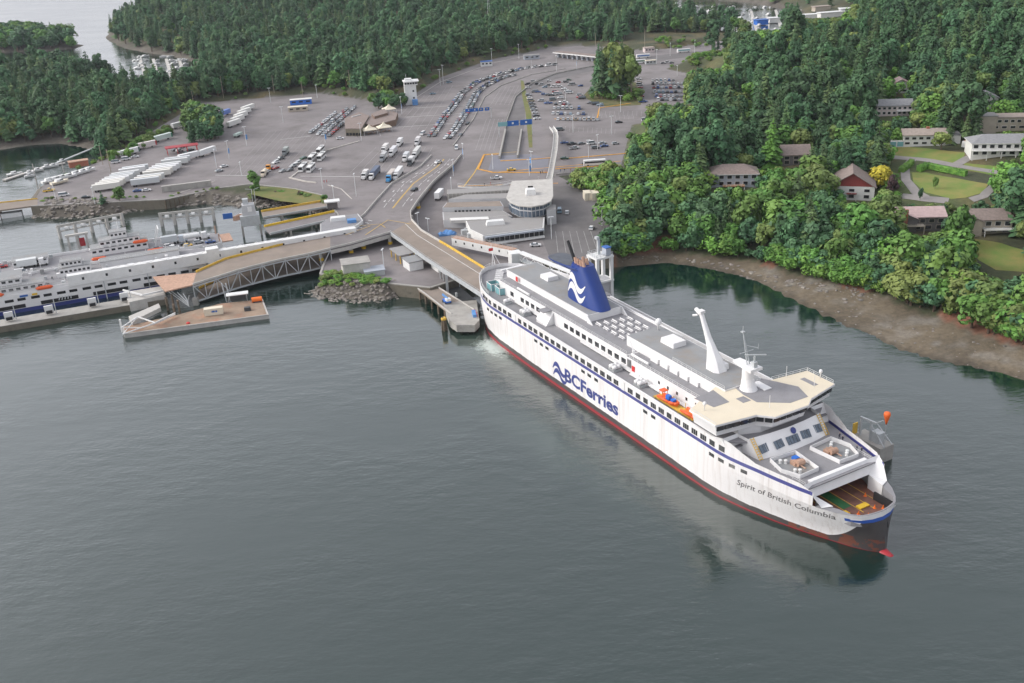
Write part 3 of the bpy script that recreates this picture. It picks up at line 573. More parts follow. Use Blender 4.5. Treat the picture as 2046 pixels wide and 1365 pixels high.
    front.build('front_bulkhead', W_, T)
    MB().prism([(46, -16.6), (54, -16.6), (57.6, -11.6), (58.6, 0), (57.6, 11.6), (54, 16.6), (46, 16.6)], 16.3, 16.7).build('bridge_front_deck', M['deck_grey'], T)
    for i, (y, w, k) in enumerate(((-8.7, 3.3, 3), (-4.4, 3.0, 3), (0, 4.0, 4), (4.4, 3.0, 3), (8.7, 2.9, 3))):
        mb = MB(); g = w / k
        for q in range(k): mb.box((0, -w / 2 + g * (q + .5), 0), (.16, g * .84, 2.1))
        o = mb.build('front_window', M['glass_blue'], T); x = (62.3 - .05 * abs(y) if abs(y) < 6 else 62 - .148 * (abs(y) - 6)) - 1.53; o.location = (x, y, 15.2); o.rotation_euler = (0, R(-39.5), -math.copysign(.10, y) if y else 0)
    c = MB(); c.loft([[(0, .85 * math.cos(2 * math.pi * i / 20), .85 * math.sin(2 * math.pi * i / 20)) for i in range(20)], [(.05, .01 * math.cos(2 * math.pi * i / 20), .01 * math.sin(2 * math.pi * i / 20)) for i in range(20)]]); o = c.build('crest', M['navy'], T); o.location = (59.45, 1.2, 16.75); o.rotation_euler = (0, R(-39), 0)
    for y in (-11.0, 11.0):
        mb = MB()
        for q in range(9): mb.beam((61.4 - q * .42, y - .45, 13.4 + q * .5), (61.4 - q * .42, y + .45, 13.4 + q * .5), .2, .05)
        mb.beam((61.7, y - .5, 13.3), (57.9, y - .5, 17.7), .1, .15); mb.beam((61.7, y + .5, 13.3), (57.9, y + .5, 17.7), .1, .15); mb.build('stair', M['paint_yellow'], T)
    # bridge
    BR = [(54.5, -19.8), (56.0, -8), (59.4, -5), (59.4, 6), (57.2, 9), (54.6, 19.8), (44.8, 19.8), (43.4, 7), (38.2, 6.4), (38.2, -6.4), (43.2, -16.9), (44.5, -19.8)]
    mb = MB(); ins = [(49.5 + (x - 49.5) * .93, y * .975) for x, y in BR]; lower = [(49.5 + (x - 49.5) * .86, y * .95) for x, y in BR]
    MB().prism(BR, 21.85, 22.35).build('bridge_roof_edge', W_, T); MB().prism([(49.5 + (x - 49.5) * .985, y * .99) for x, y in BR], 22.35, 22.42).build('bridge_roof', M['cream_deck'], T)
    MB().loft([[(x, y, 21.85) for x, y in ins], [(x, y, 20.9) for x, y in [(49.5 + (x - 49.5) * .9, y * .963) for x, y in BR]], [(x, y, 19.3) for x, y in lower], [(x, y, 18.9) for x, y in lower]], caps=True).build('bridge_house', W_, T)
    MB().prism([(44, -11.5), (53.5, -11.5), (55.5, -6), (55.5, 6), (53.5, 11.5), (44, 11.5)], 16.7, 19.0).build('bridge_base', W_, T)
    k = 0
    for i in range(6):
        a, b = BR[(i + 11) % 12 if i == 5 else i], BR[(i + 1) % 12] if i < 5 else BR[0]
        a = Vector((49.5 + (a[0] - 49.5) * .905, a[1] * .966, 0)); b = Vector((49.5 + (b[0] - 49.5) * .905, b[1] * .966, 0)); L = (b - a).length; q = max(1, int(L / 2.0)); d = (b - a) / q; ang = math.atan2(d.y, d.x)
        for j in range(q):
            p = a + d * (j + .5); o = MB().box((0, 0, 0), (d.length * .84, .5, 1.15)).build('bridge_window', GL, T); o.location = (p.x, p.y, 20.95); o.rotation_euler = (0, 0, ang)
    for nm, poly in (('walkway_patch', [(39, -2), (39, 5.5), (50.5, 11), (56, 9), (56, 3), (51, -3.5), (46, -3.5)]), ('walkway_patch', [(40.5, -15), (47, -14), (47, -9), (39.6, -8)]), ('hatch_patch', [(46.6, -6.5), (49.4, -6.5), (49.4, -4), (46.6, -4)]), ('hatch_patch', [(47.5, 14.5), (52.5, 14.5), (52.5, 16), (47.5, 16)])): MB().prism(poly, 22.42, 22.47).build(nm, M['deck_grey'], T)
    MB().box((45, 3.5, 22.6), (5, 2.4, .25)).build('vent_box', M['ship_white'], T)
    mb = MB(); mb.rail([(45, 19.5, 22.4), (54.2, 19.5, 22.4)]); mb.rail([(43.8, 8, 22.4), (44.9, 19.5, 22.4)]); mb.rail([(38.5, -6.2, 22.9), (20, -6.0, 22.9)]); mb.rail([(38.5, -6.2, 22.9), (41.8, -6.2, 22.9)]); mb.rail([(44.6, -19.5, 22.4), (54.3, -19.5, 22.4)], .5); mb.rail([(42, -10.6, 19.6), (6, -10.6, 19.6)]); mb.rail([(3.6, -9.8, 19.6), (-72, -9.8, 19.6)], .9, .03, 3); mb.build('hand_rail', M['white_paint'], T)
    for x, y in ((50, 19.2), (47, -17)): MB().lathe((x, y, 22.4), [(.12, 0), (.12, 1.3), (.42, 1.6), (.5, 2.0), (.35, 2.4), (.05, 2.5)]).build('searchlight', W_, T, smooth=True)
    for x, y, z in ((45, 12, 22.4), (55, -3, 22.4), (53, 14, 22.4)): MB().tube((x, y, z), (x, y, z + 3.5), .06).build('whip_aerial', W_, T)
    MB().lathe((.8, 3.6, 22.9), [(.3, 0), (.25, 1.4), (.6, 1.7), (.95, 2.3), (.95, 2.9), (.6, 3.5), (.1, 3.7)]).build('radar_dome', W_, T, smooth=True)
    # tall white funnel-like mast amidships and the radar mast on its pedestal
    mb = MB(); rings = []
    for z, x, a, b in ((22.9, 31.0, 2.7, 2.2), (25.5, 30.2, 2.1, 1.7), (28, 29.0, 1.35, 1.1), (31, 27.2, .8, .75), (34.5, 25.3, .62, .6), (37, 24.0, .6, .55)): rings.append([(x + a * sx, .2 + b * sy, z) for sx, sy in ((-1, -.6), (-.6, -1), (.6, -1), (1, -.6), (1, .6), (.6, 1), (-.6, 1), (-1, .6))])
    mb.loft(rings, caps=True); mb.tube((24, .2, 36.6), (21.8, .2, 37.4), .7, .55, 8); mb.tube((23.2, -.4, 36.2), (21.6, -.6, 35.6), .3, .3, 6); mb.box((24, .2, 37.3), (1.6, 1.6, .7)); mb.build('white_mast', W_, T)
    mb = MB(); mb.loft([[(44.2 + dx + rx * math.cos(2 * math.pi * i / 20), -.2 + ry * math.sin(2 * math.pi * i / 20), z) for i in range(20)] for z, dx, rx, ry in ((22.4, 0, 2.4, 2.3), (23.5, -.2, 2.0, 1.9), (25.5, -.5, 1.6, 1.5), (28, -.6, 1.5, 1.4), (28.5, -.6, 1.6, 1.5))], caps=True)
    mb.prism([(46.8, -2.2), (46.8, 1.8), (39.2, .9), (39.2, -1.3)], 28.4, [29.2, 29.2, 29.2, 29.2]); ms = mb.build('radar_mast', W_, T)
    mb = MB()
    for y in (-.5, .3): mb.tube((43.6, y, 29), (41, -.1, 37.5), .16, .1)
    mb.tube((42.6, -2.3, 32.4), (42.6, 2.2, 32.4), .08); mb.tube((41.8, -.1, 34), (44.2, 2.4, 33.4), .07); mb.tube((44.2, 2.4, 33), (44.2, 2.4, 34.6), .05); mb.box((41, -.1, 37.4), (.9, .9, .25)); mb.tube((41, -.1, 37.4), (41, -.1, 39), .08); mb.box((45.6, 0, 29.9), (1.2, 1.2, 1.6)); mb.tube((45.6, 0, 30), (45.6, 0, 32.3), .25); mb.beam((44, -1.9, 32.5), (47, 2.6, 32.5), .28, .24); mb.build('radar_array', M['galv'], ms)
    # fore deck fittings
    for sgn, x0 in ((-1, 66.5), (1, 67)):
        mb = MB(); P = [(x0 - 2.6, sgn * 2.2, 13.2), (x0 + 6.2, sgn * 3.2, 13.2), (x0 + 6.4, sgn * 9.2, 13.2), (x0 + 2.0, sgn * 11, 13.2), (x0 - 3.2, sgn * 9.8, 13.2)]
        for a, b in zip(P, P[1:] + P[:1]): mb.beam(Vector(a) + Vector((0, 0, .55)), Vector(b) + Vector((0, 0, .55)), .14, 1.1)
        mb.build('breakwater', W_, T); MB().prism([(p[0] * .99 + .7, p[1] * .97) for p in P], 13.2, 13.24).build('mooring_platform', M['deck_grey2'], T)
        mb = MB(); mb.tube((x0 + 2, sgn * 5.2 - 1, 14), (x0 + 2, sgn * 5.2 + 1.2, 14), .8, .8, 10); mb.box((x0 + 1, sgn * 5.2, 13.7), (1.8, 2.6, .9)); mb.tube((x0 - .5, sgn * 5.6, 13.8), (x0 + 4.5, sgn * 5.6, 13.8), .16); mb.build('winch', M['rust_tan'], T)
        for bx, by in ((x0 - 1.4, sgn * 8.2), (x0 - .6, sgn * 7.2), (x0 + 4.4, sgn * 7.4), (x0 + 3.7, sgn * 8.3)): MB().lathe((bx, by, 13.24), [(.4, 0), (.32, .15), (.32, .7), (.45, .8), (.4, .95), (.05, 1)], 10).build('bollard', M['white_paint'], T)
    MB().box((66.3, -4.4, 13.8), (1.4, 1.4, 1.1)).build('blue_locker', M['blue'], T)
    mb = MB(); mb.rail([(66, 10.9, 13.2), (76, 10.6, 13.2)], .9); mb.rail([(66, -10.9, 13.2), (76, -10.6, 13.2)], .9); mb.build('fore_deck_rail', M['white_paint'], T)
    # lintel over the bow ramp and the thick bow bulwark
    mb = MB(); mb.add([(76.2, -9.2, 14.0), (76.2, 9.2, 14.0), (77.6, 8.6, 10.6), (77.6, -8.6, 10.6), (75.2, -9.2, 14.0), (75.2, 9.2, 14.0), (76.4, 8.6, 10.6), (76.4, -8.6, 10.6)], [(0, 3, 2, 1), (0, 1, 5, 4), (3, 7, 6, 2), (4, 5, 6, 7), (0, 4, 7, 3), (1, 2, 6, 5)])
    for sgn in (-1, 1): mb.add([(76.2, sgn * 9.2, 14.0), (77.6, sgn * 8.6, 10.6), (82.4, sgn * 8.0, 10.25), (81.4, sgn * 10.6, 10.15), (79.4, sgn * 11.5, 12.6), (77, sgn * 12.2, 14.6)], [(0, 1, 2, 3, 4, 5)]); mb.add([(77.6, sgn * 8.6, 10.6), (77.6, sgn * 8.6, 6.8), (82.4, sgn * 8.0, 6.8), (82.4, sgn * 8.0, 10.25)], [(0, 1, 2, 3)])
    mb.build('bow_lintel', W_, T)
    ids2 = [i for i in range(n) if HI[i][0] >= 76]; outer = [(HI[i][0], HI[i][1]) for i in ids2]; outer[0] = (79.4, half_b(79.4, 10)); outer = outer[1:]
    mb = MB()
    for sgn in (-1, 1):
        o1 = [(x, sgn * y, 10.02) for x, y in outer]; i1 = [(x - (.35 if y < 4 else .25), sgn * max(y - (1.9 if x < 87 else .5), 0), 10.02) for x, y in outer]; i2 = [(x, y, 6.8) for x, y, z in i1]
        mb.loft([o1, i1, i2], 0, False)
    mb.build('bow_bulwark', M['deck_grey'], T); 
    mb = MB(); mb.loft([[(x + .06, y * 1.01, z) for x, y in [(HI[i][0], -HI[i][1]) for i in ids2[3:]] + [(HI[i][0], HI[i][1]) for i in ids2[::-1][1:-3]]] for z in (8.85, 9.25)], 0, False); mb.build('bow_lip', W_, T)
    for y in (-6.3, -3.2, 0, 3.2, 6.2): MB().box((78, y, 6.83), (13, .16, .02)).build('lane_line', M['paint_yellow'], T)
    MB().box((76.5, -1.6, 6.82), (9, 2.6, .02)).build('green_lane', M['green_paint'], T)
    for y in (-4.6, 1.7): MB().box((82.6, y, 6.98), (1.5, 3.0, .3)).build('wheel_stop', M['yellow'], T)
    cone = None
    for x, y in ((79.8, 5.5), (84.6, 3.4), (86.2, -.4), (84.4, -1.6), (83.6, -4.0), (85.8, 4.9)):
        if cone is None: o = MB().lathe((0, 0, 0), [(.42, 0), (.42, .06), (.26, .08), (.05, 1.0)], 8).build('traffic_cone', M['orange_safety'], T); cone = o.data
        else: o = inst(cone, 'traffic_cone', T)
        o.location = (x, y, 6.8)
    MB().box((84.6, 6.1, 7.9), (5.5, .5, 2.0)).build('bow_mechanism', M['soot_shade_black'], T)
    MB().loft([[(x, r * math.cos(2 * math.pi * i / 14), -.7 + r * .9 * math.sin(2 * math.pi * i / 14)) for i in range(14)] for x, r in ((84, 1.4), (88, 1.5), (91.5, 1.45), (93.6, 1.0), (94.4, .2))], caps=True).build('bulbous_bow', M['hull_red'], T, smooth=True)
    MB().tube((89.7, 1.5, 7.2), (90.2, 1.5, 5.4), .3).build('anchor', M['soot_shade_black'], T)
    # stern: glass shelters, deck chairs, jackstaff
    for x, y in ((-76.4, -10.5), (-71.2, -10)):
        mb = MB(); P = [(x - 1.9, y - 1.5), (x + 1.9, y - 1.8), (x + 2.3, y + .2), (x + 1.6, y + 2), (x - 1.6, y + 2)]
        for a, b in zip(P, P[1:] + P[:1]): mb.beam((a[0], a[1], 16.5), (b[0], b[1], 16.5), .08, 2.4)
        g = mb.build('glass_shelter', M['glass_teal'], T); mb = MB()
        for p in P: mb.tube((p[0], p[1], 15.2), (p[0], p[1], 17.9), .12)
        for a, b in zip(P, P[1:] + P[:1]): mb.tube((a[0], a[1], 17.8), (b[0], b[1], 17.8), .12)
        mb.build('frame', W_, g)
    ch = None
    for i in range(7):
        if ch is None: mb = MB(); mb.box((0, 0, .4), (2.9, .6, .1)); mb.box((0, .3, .75), (2.9, .08, .6)); mb.box((-1.2, 0, .2), (.1, .5, .4)); mb.box((1.2, 0, .2), (.1, .5, .4)); o = mb.build('deck_seat', W_, T); ch = o.data
        else: o = inst(ch, 'deck_seat', T)
        o.location = (-79 - i * 1.9, -7.5 + i * 1.25, 15.2); o.rotation_euler = (0, 0, R(60))
    mb = MB(); mb.rail([(HI[i][0] + .4, -max(HI[i][1] - .5, 0), 16.6) for i in range(0, 9)] , 1.1, .05, 1.8, 2); mb.build('stern_rail', M['white_paint'], T)
    mb = MB(); mb.tube((-95, .4, 16.6), (-97.5, .4, 24), .14, .08); mb.tube((-94, -1.4, 16.6), (-96.2, .2, 21), .1); mb.tube((-94, 2, 16.6), (-96.2, .6, 21), .1); mb.build('jackstaff', W_, T); MB().box((-96.6, -.2, 22.3), (.08, 1.8, 1.1)).build('flag', M['red'], T)
    mb = MB(); mb.box((-89, 4, 15.9), (1, 9, 1.3)); mb.build('aft_windbreak', W_, T)
    # door recess posts in the window band, hose boxes on the top house, deck davits
    for s in (-49.8, 12): 
        for sgn in (-1, 1): MB().box((s, sgn * 17.0, 14.9), (1.5, .3, 2.5)).build('shell_door', M['white_paint'], T)
    for i in range(5): MB().box((12.5 + i * 4.4, -6.4, 20.3), (3.4, .7, 1.3)).build('locker', W_, T)
    for s in (5.2, -61): MB().tube((s, -9.2, 20.1), (s + 8, -9.2, 20.1), .35, .35, 8).build('gangway_tube', W_, T)
    mb = MB(); mb.tube((5.8, -9, 19.6), (5.8, -9, 21.5), .4); mb.tube((5.8, -9, 21.3), (4.2, -9.2, 24.2), .2, .12); mb.build('davit', W_, T)
    mb = MB()
    for x in (24, 29, 34, 38.5): mb.tube((x, -12.5, 15.2), (x, -12.5, 17.6), .09); mb.tube((x, -15, 15.2), (x, -15, 16), .09)
    mb.box((31.5, -13.6, 15.75), (17, 2.6, .1)); mb.build('boat_cradle', M['paint_yellow'], T)
    return T
FERRY = big_ferry()
def shipw(x, y, z): return SHIP_LOC + _D * x + _N * y + Vector((0, 0, z))
def rescue_boat(loc, rz, label, small=False):
    t = thing('rescue_boat', label, 'boat', loc, rz, 'rescue boats on the ferry'); L = 3.6 if small else 3.9; mb = MB()
    for s in (-1, 1):
        P = [Vector((-L * .92, s * 1.05, .7)), Vector((L * .35, s * 1.05, .75)), Vector((L * .8, s * .62, .95)), Vector((L, 0, 1.1))]
        for a, b in zip(P[:-1], P[1:]): mb.tube(a, b, .42, .36, 8)
    mb.build('float_tube', M['orange'], t, smooth=True); MB().prism([(-L * .9, -1), (L * .5, -1), (L * .95, 0), (L * .5, 1), (-L * .9, 1)], .15, .6).build('hull', M['orange_safety'], t)
    if not small:
        mb = MB(); mb.box((-.2, 0, 1.3), (1.4, 1, 1.3)); mb.build('console', M['blue'], t); mb = MB(); mb.box((1.9, 0, 1.2), (1.1, 1.1, .9)); mb.build('console', M['blue'], t); mb = MB()
        for s in (-.8, .8): mb.tube((-3.0, s, .9), (-3.0, s, 2.6), .08); mb.tube((-1.7, s, .9), (-1.7, s, 2.6), .08)
        mb.box((-2.4, 0, 2.65), (1.8, 1.9, .2)); mb.build('roof', M['orange'], t)
    return t
rescue_boat(shipw(28.4, -13.6, 15.85), SH, 'orange rescue boat with blue seats and roof on ferry deck')
rescue_boat(shipw(38.2, -13.6, 15.85), SH, 'orange inflatable boat without roof tucked under the bridge wing', True)
# ------------------------------------------------------------------ terminal ground
drape('terminal_lot', TERM_PX, M['asphalt'], .06, z=4.9, label='grey asphalt lot of the terminal')
mat('paint_worn', (.36, .35, .34), .8, .25, .5)
mat('grass', (.11, .15, .035), .95, col2=(.2, .17, .06), scale=.12, bump=.3); mat('lawn', (.13, .22, .04), .95, col2=(.29, .24, .08), scale=.09, detail=8); mat('scrub', (.075, .10, .03), .95, col2=(.17, .14, .06), scale=.25, bump=.5)
def sheet(name, pts, m, z=4.97, label=None): return drape(name, pts, m, 0, z=z, label=label)
sheet('grass_verge', [(1040, 160), (1046, 162), (1052, 190), (1062, 228), (1064, 295), (1057, 295), (1050, 225), (1043, 190)], M['grass'], 5.0, 'narrow grass strip beside the exit road')
sheet('grass_island', [(1165, 192), (1180, 175), (1215, 150), (1270, 165), (1285, 185), (1280, 210), (1215, 214), (1185, 205)], M['scrub'], 5.0, 'grass under the grove in the car park')
sheet('pickup_paving', [(985, 312), (1060, 308), (1096, 316), (1094, 338), (975, 340)], M['asphalt_blue'], 5.0, 'bluish paving of the pick up loop')
sheet('yard_paving', [(1098, 372), (1190, 372), (1212, 420), (1222, 505), (1100, 520), (1080, 470), (1090, 400)], M['asphalt_dark'], 5.0, 'dark asphalt yard behind the terminal building')
sheet('grass_slope', [(510, 372), (590, 376), (650, 392), (655, 412), (560, 402), (500, 388)], M['grass'], 5.01, 'grass bank above the inlet')
sheet('exit_road', [(1030, 318), (1000, 320), (1010, 240), (1030, 190), (1058, 165), (1100, 148), (1190, 132), (1300, 112), (1420, 100), (1432, 108), (1310, 122), (1195, 140), (1110, 158), (1070, 178), (1050, 205), (1048, 250)], M['asphalt_dark'], 4.985, 'curving exit road between the holding lanes and car park')
def strip(name, px, w, m, z=5.03, parent=None):
    P = [G(x, y, z) for x, y in px]; mb = MB()
    for a, b in zip(P[:-1], P[1:]):
        d = (b - a).normalized(); s = Vector((-d.y, d.x, 0)) * w / 2; mb.add([a - s, b - s, b + s, a + s], [(0, 1, 2, 3)])
    o = mb.build(name, m, parent); 
    if parent is None: tag(o, kind='structure')
    return o
# painted lines and kerbs
for px in ([(925, 375), (948, 345), (968, 308), (1040, 303)], [(640, 175), (690, 165)],): strip('road_line', px, .5, M['paint_yellow'])
for px in ([(915, 372), (1115, 366)], [(985, 345), (1095, 335), (1240, 322)]): strip('road_line', px, .9, M['paint_orange'])
for k in range(13):
    a = (735 + k * 11.5, 356 - k * 1.2); 
for i in range(9):   # truck lanes
    strip('lane_line', [(700 + i * 17, 345 + (i % 2)), (752 + i * 14, 294)], .22, M['paint_worn'])
for i in range(11):  # left lot lanes
    strip('lane_line', [(455 + i * 13, 352 - i * .4), (540 + i * 12.4, 262 - i * .5)], .18, M['paint_worn'])
for i in range(6): strip('lane_line', [(848 - i * 15, 262 - i * 1), (905 - i * 14, 170 + i * 5)], .2, M['paint_worn'])
for y, x0, x1 in ((247, 795, 905), (227, 812, 925), (209, 828, 945), (350, 430, 500), (352, 600, 720), (272, 560, 620)): strip('stop_line', [(x0, y + 7), (x1, y)] if y < 300 else [(x0, y), (x1, y + 1)], .5, M['paint_white'])
for i in range(5):
    for j in range(2): strip('lane_line', [(950 + i * 9 + j * 30, 300 - j * 90), (972 + i * 8 + j * 32, 238 - j * 66)], .2, M['paint_worn'])
for i in range(18): strip('bay_line', [(1112 + i * 9, 232 + i * .4), (1113 + i * 9, 224 + i * .4)], .16, M['paint_worn'])
for i in range(13): strip('bay_line', [(1120 + i * 9, 262 + i * .5), (1121 + i * 9, 252 + i * .5)], .16, M['paint_worn'])
for i in range(14): strip('bay_line', [(1200 + i * 9, 232), (1201 + i * 9, 222)], .16, M['paint_worn'])
for i in range(6): strip('bay_line', [(1115 + i * 16, 505), (1132 + i * 14 - 22, 462)], .2, M['paint_worn'])
def kerb(px, label, m='kerb', h=.16, w=.5, z=4.96):
    P = [G(x, y, z) for x, y in px]; mb = MB()
    for a, b in zip(P[:-1], P[1:]): mb.beam(a + Vector((0, 0, h / 2)), b + Vector((0, 0, h / 2)), w, h)
    tag(mb.build('kerb', M[m]), label, kind='structure')
kerb([(1108, 238), (1193, 238), (1198, 216), (1260, 207)], 'orange kerb round the near car park rows', 'paint_orange', .25, .9)
kerb([(1000, 322), (1075, 318), (1100, 316)], 'orange kerb along the pick up loop', 'paint_orange', .25, 1.0); kerb([(1120, 318), (1240, 308), (1290, 302)], 'orange kerb below the car park', 'paint_orange', .25, 1.0)
kerb([(1104, 345), (985, 345), (955, 338), (967, 310), (1000, 308)], 'yellow kerb of the taxi island', 'paint_orange', .25, 1.1); kerb([(1110, 338), (1235, 330)], 'orange kerb beside the bus stop', 'paint_orange', .25, .9)
kerb([(655, 370), (682, 378), (703, 398)], 'curved pale kerb at the truck exit'); kerb([(578, 356), (612, 364), (632, 366)], 'pale kerb below the coaches', 'kerb', .6, .8); kerb([(582, 355), (650, 302), (718, 283)], 'pale kerb beside the coaches', 'kerb', .5, .8); kerb([(340, 392), (430, 362)], 'kerb', 'kerb')
kerb([(1000, 310), (1012, 245), (1030, 195), (1062, 168), (1110, 148), (1200, 130)], 'concrete barrier of the exit road', 'concrete', .9, .4)
kerb([(905, 292), (945, 240), (968, 195), (1000, 172), (1060, 150), (1130, 138)], 'low barrier right of the queues', 'concrete', .5, .5)
kerb([(830, 196), (880, 164), (985, 126), (1050, 112)], 'pale kerb behind the holding lanes')
# ------------------------------------------------------------------ viaduct and ramps
def surv(pts): return [G(*p) for p in pts]
def resample(P, n):
    L = plen(P); return [along(P, min(L - 1e-4, L * i / (n - 1)))[0] for i in range(n)]
def slab(L_, R_, th, m=0, mb=None):
    mb = mb or MB(); n = len(L_); dz = Vector((0, 0, th))
    rings = [[L_[i], R_[i], R_[i] - dz, L_[i] - dz] for i in range(n)]; mb.loft(rings, m, True, True); return mb
def poly_slab(P, th, mb): 
    n = len(P); mb.add(P, [tuple(range(n))]); mb.add([p - Vector((0, 0, th)) for p in P], [tuple(range(n - 1, -1, -1))])
    for i in range(n): a, b = P[i], P[(i + 1) % n]; mb.add([a, a - Vector((0, 0, th)), b - Vector((0, 0, th)), b], [(0, 1, 2, 3)])
vL = resample(surv([(862, 312, 5.05), (838, 336, 6.0), (783, 368, 7.5), (752, 402, 8.8), (728, 430, 9.6)]), 14); vR = resample(surv([(922, 310, 5.05), (905, 331, 6.2), (868, 362, 7.7), (838, 398, 9.0), (820, 425, 9.8)]), 14)
J = surv([(728, 430, 9.6), (700, 452, 10), (660, 466, 10), (660, 497, 10), (700, 488, 10), (780, 465, 10.3), (822, 440, 10.2), (820, 425, 9.8)])
VT = thing('viaduct', 'grey concrete road viaduct forking to the two berths', 'viaduct', G(780, 430, 5))
mb = slab(vL, vR, 1.3); poly_slab(J, 1.3, mb); mb.build('deck', M['asphalt'], VT, world=True)
up = lambda P, h: [p + Vector((0, 0, h)) for p in P]
MB().path(up(vL + surv([(700, 452, 10), (660, 466, 10)]), .45), .35, 1.0).build('parapet', M['concrete_pale'], VT, world=True)
MB().path(up(vR + surv([(822, 440, 10.2)]), .45), .35, 1.2).build('parapet', M['concrete_pale'], VT, world=True)
MB().path(up(surv([(660, 497, 10), (700, 488, 10), (780, 465, 10.3)]), .3), .3, .8).build('parapet', M['concrete_pale'], VT, world=True)
MB().path(up(surv([(660, 497, 10), (700, 488, 10), (780, 465, 10.3)]), -1.5), .5, 1.6).build('girder', M['concrete_pale'], VT, world=True)
for x, y, z in ((855, 372, 7), (835, 404, 8), (700, 489, 8.6), (640, 504, 8.6), (778, 470, 9), (725, 480, 8.8), (822, 430, 9), (668, 470, 8.6), (800, 452, 8.8)):
    p = G(x, y, z); MB().box((p.x, p.y, (p.z + 4.6) / 2 - .3), (1.3, 1.3, p.z - 4.2)).build('column', M['concrete_pale'], VT, world=True)
    MB().lathe((p.x, p.y, 4.9), [(1.0, 0), (1.0, 1.1), (.9, 1.2)], 10).build('column_guard', M['yellow'], VT, world=True)
for i in range(1, 12, 1):      # lane lines and arrows on the viaduct
    for k, f in enumerate((.2, .4, .62, .82)):
        a = vL[i].lerp(vR[i], f); b = vL[i + 1].lerp(vR[i + 1], f); d = (b - a).normalized(); s = Vector((-d.y, d.x, 0)); u = Vector((0, 0, .03))
        mid = a.lerp(b, .5) + u
        if k in (0, 1, 3) and i % 2 == 0:
            o = MB().add([mid - s * .16 - d * 1.6, mid - s * .16 + d * .6, mid - s * .6 + d * .6, mid + d * 2, mid + s * .6 + d * .6, mid + s * .16 + d * .6, mid + s * .16 - d * 1.6], [(0, 6, 5, 4, 3, 2, 1)]); o.build('lane_arrow', M['paint_white'], VT, world=True)
    for f, m, w in ((.3, 'paint_white', .1), (.52, 'paint_yellow', .16), (.54, 'paint_yellow', .1), (.72, 'paint_white', .1)):
        a = vL[i].lerp(vR[i], f); b = vL[i + 1].lerp(vR[i + 1], f); a = a + Vector((0, 0, .025)); b = b + Vector((0, 0, .025)); d = (b - a).normalized(); s = Vector((-d.y, d.x, 0)) * w; e = a.lerp(b, .75 if m == 'paint_white' else 1)
        MB().add([a - s, e - s, e + s, a + s], [(0, 1, 2, 3)]).build('lane_line', M[m], VT, world=True)
for px in ([(712, 452), (760, 448), (770, 455)], [(730, 470), (775, 440), (820, 448)], [(690, 470), (740, 452)]):
    P = [G(x, y, 10.2) + Vector((0, 0, .1)) for x, y in px]; MB().path(P, .25, .02).build('lane_line', M['paint_yellow'], VT, world=True)
for i in range(7): P = [G(744 - i * 7, 442 + i * 4.5, 10.05), G(736 - i * 7, 440 + i * 4.5, 10.05)]; MB().path(P, .4, .02).build('zebra_bar', M['paint_white'], VT, world=True)
# ramp down to the big ferry
RT = thing('ferry_ramp', 'tan upper vehicle ramp with yellow kerb leading to the big ferry', 'ramp', G(880, 510, 5))
rF = resample(surv([(822, 440, 10.2), (842, 462, 10.5), (900, 496, 10.8), (980, 545, 11.2)]), 10); rN = resample(surv([(780, 465, 10.3), (850, 515, 10.8), (900, 548, 11), (962, 588, 11.3)]), 10)
slab(rF, rN, 1.1).build('deck', M['road_tan'], RT, world=True)
MB().path(up(rF[4:], .4), .45, .9).build('far_kerb', M['paint_yellow'], RT, world=True); MB().path(up(rF[:5], .45), .35, 1.0).build('parapet', M['concrete_pale'], RT, world=True)
mb = MB(); mb.path(up(rN, -.5), .4, 1.5); mb.build('girder', M['galv'], RT, world=True); MB().rail([tuple(p) for p in rN], 1.1, .05, 3).build('rail', M['galv'], RT, world=True)
MB().path([a.lerp(b, .3) + Vector((0, 0, .03)) for a, b in zip(rF, rN)], .2, .02).build('lane_line', M['paint_white'], RT, world=True)
for i in (3, 6):
    for P in (rF, rN): MB().box((P[i].x, P[i].y, P[i].z / 2 - 1), (1, 1, P[i].z - .5)).build('column', M['galv'], RT, world=True)
# truss span to the left berth
TB = thing('truss_bridge', 'grey steel truss ramp with yellow kerb at the left berth', 'bridge', G(520, 560, 1))
tB = resample(surv([(660, 466, 10), (560, 491, 9.7), (450, 519, 9.0), (392, 545, 8.5)]), 13); tN = resample(surv([(660, 497, 10), (620, 507, 9.9), (560, 519, 9.6), (480, 539, 9.1), (385, 569, 8.5)]), 13)
slab(tB, tN, .8).build('deck', M['road_tan'], TB, world=True); MB().path(up(tB, .45), .4, .9).build('kerb', M['paint_yellow'], TB, world=True); MB().path(up(tN, .1), .4, .8).build('edge_beam', M['concrete_pale'], TB, world=True)
lB, lN = [p + Vector((0, 0, -7.2)) for p in tB], [p + Vector((0, 0, -7.2)) for p in tN]
slab(lB, [p - (p - q).normalized() * 1.2 for p, q in zip(lN, lB)], .6).build('lower_deck', M['road_tan'], TB, world=True); MB().path(up(lB, .5), .4, .9).build('lower_kerb', M['paint_yellow'], TB, world=True)
mb = MB(); mb.path(lN, .5, .6); mb.build('bottom_chord', M['galv'], TB, world=True); MB().path(up(tN, -.9), .5, .5).build('top_chord', M['galv'], TB, world=True)
for i in range(0, 13):
    MB().beam(lN[i], tN[i] + Vector((0, 0, -.9)), .3, .3).build('post', M['galv'], TB, world=True)
    if i < 12: a, b = (lN[i], tN[i + 1]) if i % 2 else (tN[i], lN[i + 1]); MB().beam(a + Vector((0, 0, -.4)), b + Vector((0, 0, -.4)), .34, .34).build('diagonal', M['galv'], TB, world=True)
for i in (0, 12): MB().box((lN[i].x, lN[i].y, 1), (2, 2, 4)).build('bearing', M['concrete'], TB, world=True)
